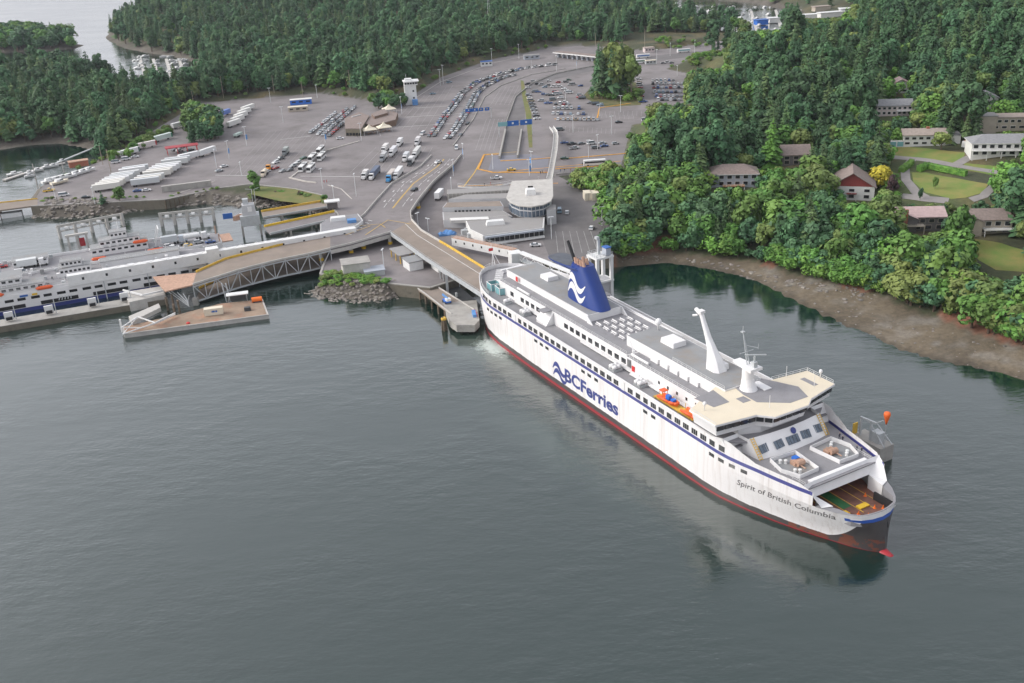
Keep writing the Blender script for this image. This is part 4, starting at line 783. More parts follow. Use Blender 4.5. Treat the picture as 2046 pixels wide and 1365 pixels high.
e = surv([(392, 545, 8.5), (305, 553, 7.5), (330, 582, 7.2), (385, 569, 8.5)]); mb = MB(); poly_slab(e, .5, mb); mb.build('apron', M['rust_tan'], TB, world=True)
mb = MB(); a = G(362, 585, 5)
for k in range(5): mb.beam(G(330 + k * 12, 578 + k * 3, 6), G(378, 612, 1.5) + Vector((0, 0, k * .6)), .25, .25)
mb.build('end_frame', M['galv'], TB, world=True)
# enclosed passenger walkway, left
WK = thing('passenger_walkway', 'long white enclosed passenger walkway above the left berth', 'walkway', G(430, 510, 5))
a, b = G(712, 473, 7.4), G(138, 571, 7.4); d = (b - a).normalized(); s = Vector((-d.y, d.x, 0)); L = (b - a).length
MB().beam(a + Vector((0, 0, 2.2)), b + Vector((0, 0, 2.2)), 3.2, 4.4).build('corridor', M['white_paint'], WK, world=True)
for k in range(int(L / 9)):
    p = a + d * (5 + k * 9)
    for q in (-1, 1): MB().beam(p + s * q * 1.61 + Vector((0, 0, 2.5)), p + s * q * 1.61 + d * .9 + Vector((0, 0, 2.5)), .1, 1.1).build('window', M['glass_dark'], WK, world=True)
for k in range(7):
    p = a + d * (4 + k * L / 7)
    for q in (-1, 1): MB().beam(p + s * q * 1.5, Vector((p.x, p.y, 0)) + s * q * 2.2 + Vector((0, 0, -1)), .35, .35).build('leg', M['galv'], WK, world=True)
for k in range(24):
    p = a + d * (30 + k * 3.4); q = p + d * 3.4
    if k < 24: MB().beam(p + s * 1.5 + Vector((0, 0, 4.5 if k % 2 else 5.6)), q + s * 1.5 + Vector((0, 0, 5.6 if k % 2 else 4.5)), .14, .14).build('roof_truss', M['white_paint'], WK, world=True)
p = a + d * 62; MB().box((p.x, p.y, 10), (5, 4.2, 6.5), math.atan2(d.y, d.x)).build('stair_block', M['white_paint'], WK, world=True)
ab = surv([(640, 462, 12), (712, 448, 12), (725, 438, 12), (715, 425, 12), (660, 432, 12), (640, 445, 12)]); mb = MB(); mb.prism([tuple(p[:2]) for p in ab], 5, 11.5); mb.build('gatehouse', M['white_paint'], WK, world=True); c = G(670, 440, 11.5); MB().prism([tuple((p * .96 + c * .04)[:2]) for p in ab], 11.5, 11.6).build('gatehouse_roof', M['deck_grey'], WK, world=True)
c = G(676, 440, 11.6); MB().box((c.x, c.y, 12.4), (7, 3.6, 1.6), .2, taper=.06).build('roof_unit', M['white_paint'], WK, world=True); c = G(703, 444, 11.6); MB().box((c.x, c.y, 12.2), (4, 3, 1.6), .2).build('roof_tank', M['tarp_blue'], WK, world=True)
c = G(665, 418, 5); hut = thing('ticket_hut', 'small white roofed hut at the end of the far ramps', 'hut', c); MB().box((0, 0, 4.2), (7.5, 5, .5), .2).build('roof', M['white_paint'], hut); MB().box((0, 0, 2.4), (5, 3.4, 3.2), .2).build('wall', M['siding_dark'], hut)
for q in (-3, 3): MB().box((q, 1, 2), (.3, .3, 4), .2).build('post', M['white_paint'], hut)
# far ramps with yellow kerbs
for lab, Pb, Pf in (('far ramp with ochre deck nearest the grassy bank', [(652, 402, 5.5), (522, 424, 5.5)], [(655, 414, 5.5), (526, 436, 5.5)]), ('second far ramp with thick orange kerb beside the walkway', [(668, 424, 5.6), (528, 454, 5.6)], [(678, 436, 5.6), (540, 468, 5.6)])):
    A_, B_ = resample(surv(Pb), 8), resample(surv(Pf), 8); t = thing('loading_ramp', lab, 'ramp', A_[3]); slab(A_, B_, .7).build('deck', M['road_tan'] if 'nearest' in lab else M['asphalt'], t, world=True)
    MB().path(up(A_, .5), .5, 1.0).build('kerb', M['yellow'] if 'thick' in lab else M['paint_yellow'], t, world=True); MB().path(up(B_, .2), .4, .9).build('edge_beam', M['galv'], t, world=True)
    for i in (2, 5):
        for P in (A_, B_): MB().box((P[i].x, P[i].y, 2), (.9, .9, 6)).build('pile', M['concrete'], t, world=True)
# machinery tower of the far berth
c = G(502, 452, 4); t = thing('hoist_tower', 'grey ramp hoist tower with twin lamp masts between the berths', 'tower', c, .25)
MB().box((0, 0, 3.5), (9, 7, 5)).build('base', M['galv'], t); MB().box((0, 0, 8.5), (6.5, 5, 5), taper=.12).build('housing', M['bldg_grey'], t); MB().box((.5, -2.55, 9), (2, .2, 2.4)).build('panel', M['truck_white'], t); MB().box((-1, .5, 12), (2.6, 2.6, 3)).build('cabin', M['galv'], t); MB().box((-10, 1, 6), (4.5, .4, 2.6)).build('blue_board', M['sign_blue'], t)
for x in (2.4, 3.6): mb = MB(); mb.tube((x, 1, 10), (x + .3, 1, 17.5), .12); mb.tube((x + .3, 1, 17.4), (x + 2.6 * (1 if x > 3 else -1), 1, 18), .1); mb.build('lamp_mast', M['galv'], t)
for x in (-4.2, 4.2):
    for y in (-3.2, 3.2): MB().box((x, y, -1.5), (.9, .9, 6)).build('leg', M['concrete'], t)
for q in range(4): MB().box((-6.5 + q * .8, -2 + q, 5.2), (2.5, .3, 2.2)).build('rust_plate', M['rust_tan'], t)
# white dolphins
def dolphin_row(a, b, n, label):
    t = thing('mooring_dolphin', label, 'dolphin', a); d = (b - a) / (n - 1); u = d.normalized(); s = Vector((-u.y, u.x, 0)); M_ = M['concrete_pale']
    for i in range(n):
        p = a + d * i
        MB().box((p.x, p.y, 2.6), (1.2, 1.5, 8.4), math.atan2(u.y, u.x)).build('pier', M_, t, world=True); q = p + s * 3.4; MB().tube((q.x, q.y, -2), (q.x, q.y, 5.2), .55, n=8).build('pile', M_, t, world=True)
        if i < n - 1: c = p + d * .5; MB().tube((c.x - .9, c.y, 4.6), (c.x + .9, c.y, 4.6), .95, n=10).build('fender_drum', M['white_paint'], t, world=True)
    for h, off in ((6.5, 0), (3.6, 0), (5.0, 3.4)): MB().beam(a + s * off - u * .8 + Vector((0, 0, h)), b + s * off + u * .8 + Vector((0, 0, h)), .7, .6).build('cross_beam', M_, t, world=True)
dolphin_row(G(122, 477, 0), G(248, 452, 0), 5, 'row of white concrete dolphin piers behind the moored ferry bridge'); dolphin_row(G(324, 452, 0), G(428, 441, 0), 5, 'row of white concrete dolphin piers nearest the hoist tower')
c = G(160, 500, 0); t = thing('fender_tower', 'weathered white fender frame beside the moored ferry wheelhouse', 'fender', c, .4)
for x in (-4, 0, 4): MB().box((x, 0, 3.5), (1.0, 1.2, 9)).build('post', M['concrete_pale'], t)
MB().box((0, 0, 7.6), (10, 1.6, 1)).build('cap_beam', M['concrete_pale'], t); MB().box((1.8, -.7, 4), (2.4, .3, 4)).build('rubber_face', M['hull_red'], t)
# jetty at the left edge with a white tank below
c = G(30, 410, 5); t = thing('jetty', 'low concrete jetty reaching in at the left edge', 'jetty', c); A_, B_ = surv([(75, 398, 5), (-60, 412, 5)]), surv([(75, 410, 5), (-60, 428, 5)]); slab(A_, B_, .8).build('deck', M['road_tan'], t, world=True); MB().path(up(A_, .3), .3, .6).build('kerb', M['paint_yellow'], t, world=True)
for x, y in ((65, 412), (0, 420)): p = G(x, y, 4); MB().box((p.x, p.y, 1), (.9, .9, 7)).build('pile', M['timber'], t, world=True)
c = G(25, 432, .2); t = thing('white_float', 'white steel float moored under the left jetty', 'float', c, .3); MB().box((0, 0, .9), (10, 4, 2.6)).build('hull', M['truck_white'], t); MB().box((0, 0, 2.25), (10.3, 4.3, .15)).build('deck', M['galv'], t)
# berth wall in front of the moored ferry
t = thing('berth_wall', 'long tan concrete berth wall along the moored ferry', 'wall', G(120, 640, 0)); A_, B_ = surv([(-90, 655, 2.4), (330, 584, 2.4)]), surv([(-90, 668, 2.4), (335, 597, 2.4)])
w = slab(resample(A_, 9), resample(B_, 9), 4.0).build('wall', M['concrete_wet'], t, world=True); mb = MB(); slab([p + Vector((0, 0, .1)) for p in A_], [p + Vector((0, 0, .1)) for p in B_], .25, 0, mb); mb.build('cap', M['concrete'], t, world=True)
for x, y in ((20, 641), (100, 628), (186, 613), (250, 602)):
    p = G(x, y, 2.6); mb = MB(); mb.box((p.x, p.y, 4.6), (3.2, .8, 3.2), .42); mb.build('fender_panel', M['white_paint'], t, world=True); MB().box((p.x + .4, p.y - .9, 3.8), (2.2, .6, 1.2), .42).build('fender_pad', M['soot_shade_black'], t, world=True)
    MB().tube((p.x + 2.6, p.y, 3), (p.x + 2.6, p.y, 9), .18).build('lamp_post', M['galv'], t, world=True)
for k in range(5): p = G(118 + k * 6, 600 - k, 3); q = G(128 + k * 3, 545, 9); MB().beam(p, q, .25, .25).build('access_stair', M['galv'], t, world=True)
t = thing('wing_wall', 'grey steel wing wall angled beside the truss ramp', 'wall', G(290, 600, 0)); mb = MB(); mb.prism([tuple(G(x, y, 4)[:2]) for x, y in ((245, 584), (322, 572), (330, 588), (258, 604))], -2, 4.0); mb.build('wall', M['concrete_pale'], t, world=True); MB().path(surv([(246, 580, 5), (285, 590, 5), (330, 580, 5)]), .5, .7).build('wale', M['white_paint'], t, world=True)
for x, y in ((333, 606), (345, 600), (357, 612), (348, 620)): p = G(x, y, 3); MB().tube((p.x, p.y, -2), (p.x, p.y, 5.5), .45, n=8).build('pile', M['timber'], t, world=True)
# work barge
t = thing('work_barge', 'flat work barge with rusty deck lying off the left berth', 'barge', G(390, 650, 0)); O_ = surv([(248, 668, 1.6), (537, 629, 1.6), (525, 597, 1.6), (440, 606, 1.6), (352, 629, 1.6), (243, 653, 1.6)])
mb = MB(); mb.prism([tuple(p[:2]) for p in O_], -.6, 1.45); mb.build('hull', M['concrete_pale'], t, world=True); c = sum(O_, Vector()) / 6; mat('barge_deck', (.30, .22, .16), .9, .25, .15, dirt=((.36, .13, .07), .2, .6)); MB().prism([tuple((p * .975 + c * .025)[:2]) for p in O_], 1.45, 1.52).build('deck', M['barge_deck'], t, world=True)
MB().path([p + Vector((0, 0, .05)) for p in O_[:2]], .4, .35).build('rubbing_strip', M['concrete_pale'], t, world=True)
ang = math.atan2(O_[1].y - O_[0].y, O_[1].x - O_[0].x)
p = G(428, 628, 1.6); u = thing('cream_container', 'cream shipping container with blue mark on the barge deck', 'container', p, ang); MB().box((0, 0, 1.4), (7, 2.6, 2.7)).build('box', M['tent'], u); MB().box((.3, -1.33, 1.6), (2.2, .05, .7)).build('mark', M['sign_blue'], u)
for q in range(6): MB().box((-3 + q * 1.2, -1.34, 1.4), (.12, .06, 2.5)).build('rib', M['tent'], u)
p = G(514, 603, 1.6); u = thing('orange_tank', 'orange tank at the right end of the barge', 'tank', p, ang); MB().tube((-2, 0, 1), (2, 0, 1), 1.0, n=14).build('shell', M['orange_safety'], u, smooth=False); MB().box((0, 0, .2), (3, 1.6, .4)).build('saddle', M['dark_steel'], u)
p = G(476, 601, 1.6); u = thing('white_shelter', 'white roofed shelter at the back of the barge', 'shelter', p, ang); MB().box((0, 0, 3), (8.5, 3.4, .3)).build('roof', M['truck_white'], u); MB().box((0, .8, 1.4), (6, 1.4, 2.6)).build('machinery', M['dark_steel'], u)
for q in (-3.5, 3.5): MB().box((q, -1.3, 1.5), (.2, .2, 3)).build('post', M['galv'], u)
u = thing('truss_section', 'white steel truss section lying across the left end of the barge', 'truss', G(290, 640, 1.6)); mb = MB()
P = surv([(242, 655, 4.0), (275, 633, 4.5), (310, 645, 4), (350, 625, 4)]); Q = surv([(245, 668, 2.6), (282, 655, 2.6), (312, 646, 2.6), (350, 628, 2.6)])
for k in range(3): mb.beam(P[k], P[k + 1], .35, .35); mb.beam(Q[k], Q[k + 1], .35, .35); mb.beam(P[k], Q[k + 1], .25, .25); mb.beam(Q[k], P[k + 1], .25, .25)
mb.build('frame', M['white_paint'], u, world=True); mb = MB(); mb.prism([tuple(G(x, y, 2)[:2]) for x, y in ((258, 638), (318, 612), (322, 620), (265, 648))], 1.6, 3.2); mb.build('plate_girder', M['concrete_pale'], u, world=True)
p = G(244, 660, 1.6); mb = MB(); mb.tube((p.x, p.y, 1), (p.x, p.y, 6), .4); mb.build('spud_pile', M['white_paint'], t, world=True); p = G(495, 620, 1.6); MB().box((p.x, p.y, 2.2), (2.4, 1.6, 1.4), ang).build('winch', M['dark_steel'], t, world=True); p = G(376, 646, 1.6); MB().lathe((p.x, p.y, 1.52), [(.7, 0), (.7, .35), (.5, .5)]).build('red_buoy', M['red'], t, world=True)
for x in (452, 460): p = G(x, 596, 1.6); MB().tube((p.x, p.y, 0), (p.x - .8, p.y, 8), .3).build('spud_pile', M['galv'], t, world=True)
# ------------------------------------------------------------------ berth of the big ferry: pier, sheds, machinery
t = thing('service_pier', 'narrow concrete service pier beside the big ferry stern', 'pier', G(860, 590, 0)); A_, B_ = surv([(822, 540, 4), (880, 578, 4), (948, 620, 4)]), surv([(794, 549, 4), (850, 588, 4), (902, 628, 4)])
slab(A_, B_, .8).build('deck', M['road_tan'], t, world=True); mb = MB(); mb.path(up(A_, .25), .3, .5); mb.build('kerb', M['concrete_pale'], t, world=True); MB().path(up(B_, .25), .3, .5).build('kerb', M['concrete_pale'], t, world=True)
P = surv([(885, 605, 4), (952, 600, 4), (958, 640, 4), (948, 650, 4), (912, 650, 4), (898, 640, 4)]); mb = MB(); mb.prism([tuple(p[:2]) for p in P], 1.4, 4.05); mb.build('end_platform', M['concrete'], t, world=True)
for P in (A_, B_):
    for f in dense(P, 5): MB().tube((f.x, f.y, -3), (f.x, f.y, 3.3), .45, n=7).build('pile', M['timber'], t, world=True)
for x, y in ((906, 650), (922, 655), (940, 652)): p = G(x, y, 1.5); MB().tube((p.x, p.y, -3), (p.x, p.y, 1.6), .6, n=8).build('pile', M['timber'], t, world=True)
p = G(946, 628, 4); MB().box((p.x + .5, p.y - .5, 2.3), (1.2, 5, 5.4), SH + 1.2).build('fender_panel', M['red'], t, world=True); MB().box((p.x + .3, p.y - .9, 4.0), (1.3, 5, 2.2), SH + 1.2).build('fender_top', M['tarp_blue'], t, world=True)
p = G(888, 655, 1); u = thing('pile_cluster', 'yellow topped timber pile cluster off the service pier', 'dolphin', Vector((p.x, p.y, 0)))
for k, (x, y) in enumerate(((-.7, 0), (.7, 0), (0, .8), (0, -.8))): MB().tube((x * 1.3, y * 1.3, -3), (x * .7, y * .7, 5.2 - k * .2), .38, n=7).build('pile', M['timber'], u)
MB().lathe((0, 0, 4.2), [(1.0, 0), (1.0, .7), (.9, .8)], 10).build('cap', M['paint_yellow'], u)
def shed(name, label, cat, px, z, dim, rz, wm, rm, over=.3, roof_h=.35, win=0, post=False):
    p = G(px[0], px[1], z); u = thing(name, label, cat, p, rz); w, d, h = dim
    if post:
        for x in (-w / 2 + .3, 0, w / 2 - .3):
            for y in (-d / 2 + .3, d / 2 - .3): MB().box((x, y, h / 2), (.35, .35, h)).build('post', wm, u)
    else: MB().box((0, 0, h / 2), (w, d, h)).build('wall', wm, u)
    MB().box((0, 0, h + roof_h / 2), (w + over * 2, d + over * 2, roof_h)).build('roof', rm, u)
    for i in range(win): MB().box((-w / 2 + w * (i + .5) / win, -d / 2 - .02, h * .6), (w / win * .55, .1, h * .3)).build('window', M['glass_dark'], u)
    return u
RZ = math.atan2((rN[-1] - rN[0]).y, (rN[-1] - rN[0]).x)
shed('utility_shed', 'small white shed with pale roof beside the lamp post pier', 'shed', (826, 535), 4.9, (7.5, 6, 3.6), RZ, M['truck_white'], M['deck_grey2'], win=0)
shed('open_shelter', 'open shelter with grey flat roof under the viaduct fork', 'shelter', (806, 518), 4.9, (11, 7, 3.6), RZ, M['paint_yellow'], M['roof_flat'], post=True)
shed('equipment_cabin', 'white equipment cabin beneath the upper ferry ramp', 'cabin', (880, 538), 4.9, (7.5, 5, 4), RZ, M['truck_white'], M['tent']); shed('steel_tower', 'grey steel hoist frame between ramp and service pier', 'tower', (900, 572), 2, (6.5, 6, 6.5), RZ, M['galv'], M['galv'], post=True)
shed('pump_house', 'pale concrete pump house above the boulders', 'building', (712, 545), 4.9, (11, 8, 5), .25, M['concrete_pale'], M['concrete']); shed('fenced_store', 'low grey fenced store next to the pump house', 'shed', (748, 548), 4.9, (8, 6, 2.2), .25, M['galv'], M['siding_grey'])
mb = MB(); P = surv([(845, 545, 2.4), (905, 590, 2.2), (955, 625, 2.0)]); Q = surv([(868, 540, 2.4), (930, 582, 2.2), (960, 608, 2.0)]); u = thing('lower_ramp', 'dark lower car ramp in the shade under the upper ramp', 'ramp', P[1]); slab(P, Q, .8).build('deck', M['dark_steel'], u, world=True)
for k in range(4): q = P[0].lerp(P[2], .2 + k * .22); MB().box((q.x, q.y, 3.2), (1.2, .6, 1.6), RZ).build('guide', M['galv'], u, world=True)
p = G(893, 605, 4.05); u = thing('boom_lift', 'blue boom lift parked on the pier end', 'lift', p, RZ); MB().box((0, 0, .9), (3.2, 2.2, .9)).build('chassis', M['blue'], u); MB().beam((-3.6, 0, 2.2), (1.2, 0, 1.9), .6, .6).build('boom', M['tarp_blue'], u); MB().box((1.2, 0, 1.7), (1.8, 1.8, .9)).build('turret', M['truck_white'], u)
for x in (-1.1, 1.1):
    for y in (-1, 1): MB().tube((x, y - .2, .5), (x, y + .2, .5), .5, n=10).build('wheel', M['rubber'], u)
# boulders
def rock_mesh(seed):
    r = random.Random(seed); bm = bmesh.new(); bmesh.ops.create_icosphere(bm, subdivisions=1, radius=1)
    for v in bm.verts: v.co *= r.uniform(.7, 1.25); v.co.z *= .75
    me = bpy.data.meshes.new('boulder'); bm.to_mesh(me); bm.free(); me.materials.append(M['rock']); return me
ROCKS = [rock_mesh(i) for i in range(6)]
def riprap(label, outline, nmax, size, group, seed):
    r = random.Random(seed); P = np.array([[*GT(x, y)[:2]] for x, y in outline]); lo, hi = P.min(0), P.max(0); k = 0; par = thing('boulder_bank', label, 'boulders', (float(P[:, 0].mean()), float(P[:, 1].mean()), 0)); tries = 0; poly = [tuple(p) for p in P]
    while k < nmax and tries < nmax * 12:
        tries += 1; q = np.array([[r.uniform(lo[0], hi[0]), r.uniform(lo[1], hi[1])]])
        if not inside(q, poly)[0]: continue
        x, y = q[0]; s = size * r.uniform(.6, 1.3); z = ground(x, y); o = inst(r.choice(ROCKS), 'boulder', par, (x - par.location.x, y - par.location.y, max(z, -.3) + .1 * s), r.uniform(0, 6), (s, s * r.uniform(.7, 1.1), s * r.uniform(.7, 1)), r.uniform(-.4, .4)); k += 1
riprap('bank of pale boulders below the pump house', [(606, 590), (640, 603), (700, 610), (765, 608), (795, 600), (790, 562), (720, 560), (655, 572), (620, 580)], 280, .8, 'b', 3)
riprap('bank of boulders along the trailer yard shore', [(66, 440), (150, 442), (262, 428), (330, 418), (420, 412), (480, 418), (490, 396), (440, 388), (330, 398), (240, 404), (66, 412)], 290, 1.25, 'b', 4)
riprap('rocky shore under the grass bank of the inlet', [(490, 420), (560, 416), (620, 428), (660, 440), (672, 428), (640, 408), (560, 400), (490, 398)], 150, 1.2, 'b', 5)

t = thing('sea_wall', 'dark stone and timber sea wall under the terminal edge', 'wall', G(560, 400, 0)); i0 = 0; EDGE = [G(x, y, 4.9) for x, y in TERM_PX[:14]]
MB().path([p + Vector((0, 0, -3.2)) for p in EDGE], 1.0, 6.2).build('wall', M['concrete_wet'], t, world=True); MB().path([p + Vector((0, 0, .1)) for p in EDGE], .9, .35).build('coping', M['concrete'], t, world=True)
for p in dense(EDGE[1:5], 2.4): MB().tube((p.x, p.y - .9, -2), (p.x, p.y - .9, 4.4), .3, n=6).build('pile', M['timber'], t, world=True)
# ------------------------------------------------------------------ terminal building
def W2(pts, z): return [tuple(G(x, y, z)[:2]) for x, y in pts]
TBD = thing('terminal_building', 'grey terminal building with round glazed lounge and flat roofs', 'building', G(1020, 460, 4.9))
def blk(name, pts, z0, z1, m, rm='roof_flat', par=.5):
    P = W2(pts, z1); o = MB().prism(P, z0, z1).build(name, M[m], TBD, world=True); c = Vector((sum(p[0] for p in P) / len(P), sum(p[1] for p in P) / len(P)))
    MB().prism([tuple((Vector(p) * .97 + c * .03)) for p in P], z1, z1 + .08).build(name + '_roof', M[rm], TBD, world=True); return P
rot = blk('upper_block', [(1024, 363), (1103, 359), (1101, 392), (1098, 401), (1085, 408), (1062, 412), (1038, 410), (1022, 403), (1016, 395)], 9, 14.6, 'bldg_grey')
c = Vector((sum(p[0] for p in rot) / len(rot), sum(p[1] for p in rot) / len(rot)))
fr = [Vector(p) for p in rot[3:]]; fr = [p + (p - c).normalized() * .05 for p in fr]
for a, b in zip(fr[:-1], fr[1:]):
    k = max(2, int((b - a).length / 1.6)); d = (b - a) / k; ang = math.atan2(d.y, d.x)
    for i in range(k):
        p = a + d * (i + .5)
        for z, h in ((10.6, 2.6), (13.2, 1.3)): MB().box((p.x, p.y, z), (d.length * .8, .2, h), ang).build('lounge_pane', M['glass_blue'], TBD, world=True)
MB().prism([tuple(p + (p - c).normalized() * 1.0) for p in [Vector(q) for q in rot]], 14.2, 14.7).build('eave', M['concrete_pale'], TBD, world=True)
lowp = blk('lounge_wing', [(930, 441), (1008, 430), (1022, 436), (1088, 434), (1086, 455), (965, 471), (938, 458)], 5.5, 9.2, 'siding_white')
fa, fb = Vector(G(968, 473, 9.2)[:2]), Vector(G(1086, 457, 9.2)[:2]); n = 12; d = (fb - fa) / n; ang = math.atan2(d.y, d.x); nrm = Vector((d.y, -d.x)).normalized()
for i in range(n):
    p = fa + d * (i + .5) + nrm * .3; MB().box((p.x, p.y, 7.4), (d.length * .86, .25, 1.9), ang).build('window', M['glass_dark'], TBD, world=True)
P = [fa + nrm * .2, fb + nrm * .2, fb + nrm * 1.4, fa + nrm * 1.4]; MB().prism([tuple(p) for p in P], 5.5, 6.3).build('sill_band', M['white_paint'], TBD, world=True); MB().prism([tuple(p) for p in P], 8.6, 9.3).build('fascia', M['siding_grey'], TBD, world=True)
blk('west_block', [(892, 405), (1000, 402), (1006, 412), (884, 415)], 4.9, 10.4, 'bldg_grey', 'road_tan')
wa, wb = Vector(G(884, 416, 10.4)[:2]), Vector(G(1004, 413, 10.4)[:2]); d = (wb - wa) / 16; ang = math.atan2(d.y, d.x)
for i in range(3, 13): p = wa + d * (i + .5); MB().box((p.x, p.y - .15, 8.6), (d.length * .6, .25, 1.2), ang).build('window', M['glass_dark'], TBD, world=True)
blk('mid_block', [(884, 424), (1003, 420), (1024, 432), (930, 442), (886, 440)], 4.9, 8.4, 'bldg_grey'); blk('canopy_wing', [(898, 436), (976, 433), (978, 438), (900, 441)], 8.3, 9.6, 'concrete_pale', 'siding_white')
blk('back_wall', [(893, 379), (1018, 372), (1020, 380), (893, 388)], 4.9, 8.6, 'concrete'); blk('terrace', [(930, 389), (1018, 386), (1018, 396), (960, 398), (896, 398)], 4.9, 9.4, 'bldg_grey')
for i in range(16): p = Vector(G(896 + i * 7.6, 388 - i * .45, 8.6)); MB().box((p.x, p.y - .2, 7.2), (.4, .5, 2.8)).build('pilaster', M['concrete_pale'], TBD, world=True)
arc = [G(915 + i * 10, 372 + 4.5 * math.sin(math.pi * (i + 1) / 12) * 1.2 - i * .5, 7) for i in range(12)]; mb = MB(); mb.rail([tuple(p) for p in arc], 1.6, .09, 2); mb.build('terrace_rail', M['white_paint'], TBD, world=True); MB().path(arc, .5, .5).build('terrace_kerb', M['white_paint'], TBD, world=True)
blk('lift_shaft', [(1091, 409), (1110, 409), (1111, 418), (1092, 420)], 4.9, 12, 'bldg_grey')
for px, z, dm in (((1060, 388), 14.7, (4.6, 4.6, 2.6)), ((990, 448), 9.3, (8.5, 3.6, 1.8))): p = G(*px, z); MB().box((p.x, p.y, z + dm[2] / 2), dm, .1, taper=.14).build('roof_unit', M['white_paint'], TBD, world=True)
p = G(1060, 378, 16.5); MB().box((p.x, p.y, 17.2), (2.4, .3, 1.6)).build('vent_louvre', M['soot_shade_black'], TBD, world=True)
for x, y in ((940, 462), (952, 460), (928, 455), (935, 452)): p = G(x, y, 8); MB().box((p.x, p.y, 6), (3, 2.4, 2.2), .3).build('plant_box', M['galv'], TBD, world=True)
p = G(893, 462, 6.5); u = thing('blue_tarpaulin', 'blue tarpaulin heaped beside the terminal building', 'tarpaulin', Vector((p.x, p.y, 4.9)), .2); mb = MB(); r = random.Random(5); gr = [[(-4 + i * 1, -2 + j, 1.4 + .5 * math.sin(i * 1.1 + j) + r.uniform(-.2, .4) - (.9 if i in (0, 8) or j in (0, 4) else 0)) for i in range(9)] for j in range(5)]; mb.loft(gr, 0, False); mb.loft([[(x, y, 0) for x, y, z in gr[0]], gr[0]], 0, False); mb.build('cover', M['tarp_blue'], u)
# covered foot walkway and truss gangway to the ferry's port side
FW = thing('foot_walkway', 'white covered footbridge from terminal to the ferry side', 'walkway', G(980, 505, 4.9)); a, b = G(908, 488, 7.5), G(1030, 514, 7.5)
MB().beam(a + Vector((0, 0, 1.6)), b + Vector((0, 0, 1.6)), 3.2, 3.2).build('corridor', M['white_paint'], FW, world=True); MB().beam(a + Vector((0, 0, 3.3)), b + Vector((0, 0, 3.3)), 3.0, .2).build('roof', M['rust_tan'], FW, world=True); mb = MB(); dd = (b - a).normalized(); ss = Vector((-dd.y, dd.x, 0))
for q in (-1.4, 1.4): MB().rail([tuple(a + ss * q + Vector((0, 0, 3.4))), tuple(b + ss * q + Vector((0, 0, 3.4)))], 1, .05, 2.5).build('roof_rail', M['galv'], FW, world=True)
for k in range(7): p = a.lerp(b, (k + .5) / 7) - ss * 1.62; MB().box((p.x, p.y, 9.4), (.7, .12, .9), math.atan2(dd.y, dd.x)).build('window', M['glass_dark'], FW, world=True)
p = G(1030, 520, 8); MB().box((p.x, p.y, 6), (4.6, 4.6, 11), .3).build('stair_tower', M['white_paint'], FW, world=True)
a = Vector((p.x + 2, p.y, 8.2)); b = shipw(-64, 27, 8.6); b = shipw(-70, 27.5, 8.6); dd = (b - a).normalized(); ss = Vector((-dd.y, dd.x, 0)); L = (b - a).length; n = int(L / 2.6)
MB().beam(a + Vector((0, 0, 3.1)), b + Vector((0, 0, 3.1)), 2.8, .3).build('gangway_roof', M['white_paint'], FW, world=True); MB().beam(a, b, 2.8, .3).build('gangway_floor', M['galv'], FW, world=True)
for q in (-1.35, 1.35):
    for k in range(n):
        u0 = a + dd * (L * k / n) + ss * q; u1 = a + dd * (L * (k + 1) / n) + ss * q; z0, z1 = (Vector((0, 0, .1)), Vector((0, 0, 3))) if k % 2 else (Vector((0, 0, 3)), Vector((0, 0, .1))); MB().beam(u0 + z0, u1 + z1, .16, .16).build('gangway_brace', M['white_paint'], FW, world=True)
LT = thing('gangway_tower', 'white open steel lift tower beside the blue funnel', 'tower', shipw(-64.5, 27, 0), SH)
for x in (-2.6, 2.6):
    for y in (-3, 3): MB().box((x, y, 11), (1.1, 1.1, 24)).build('column', M['white_paint'], LT)
for z in (23, 14): MB().box((0, 0, z), (6.6, 7.4, .7)).build('platform', M['white_paint'], LT)
MB().box((0, 0, 8), (4.6, 5.2, 13)).build('lift_cabin', M['bldg_grey'], LT); MB().box((0, -2.65, 9.5), (.8, .1, 2.2)).build('mark', M['soot_shade_black'], LT); MB().rail([(-3, -3.4, 23.3), (3, -3.4, 23.3), (3, 3.4, 23.3), (-3, 3.4, 23.3), (-3, -3.4, 23.3)], 1.2, .07, 1.5).build('rail', M['galv'], LT); mb = MB(); mb.box((-1, 0, 26), (.9, .9, 6)); mb.box((-1.3, -.4, 29.4), (1.4, 1.2, .9)); mb.build('mast', M['galv'], LT); MB().box((1.8, 1.5, 25), (2.6, 2, 2.8)).build('hut', M['siding_grey'], LT); MB().box((1.8, 1.5, 26.5), (2.9, 2.3, .3)).build('hut_roof', M['sign_blue'], LT)
MB().box((0, 2, -1), (12, 12, 4)).build('foundation', M['concrete'], LT)
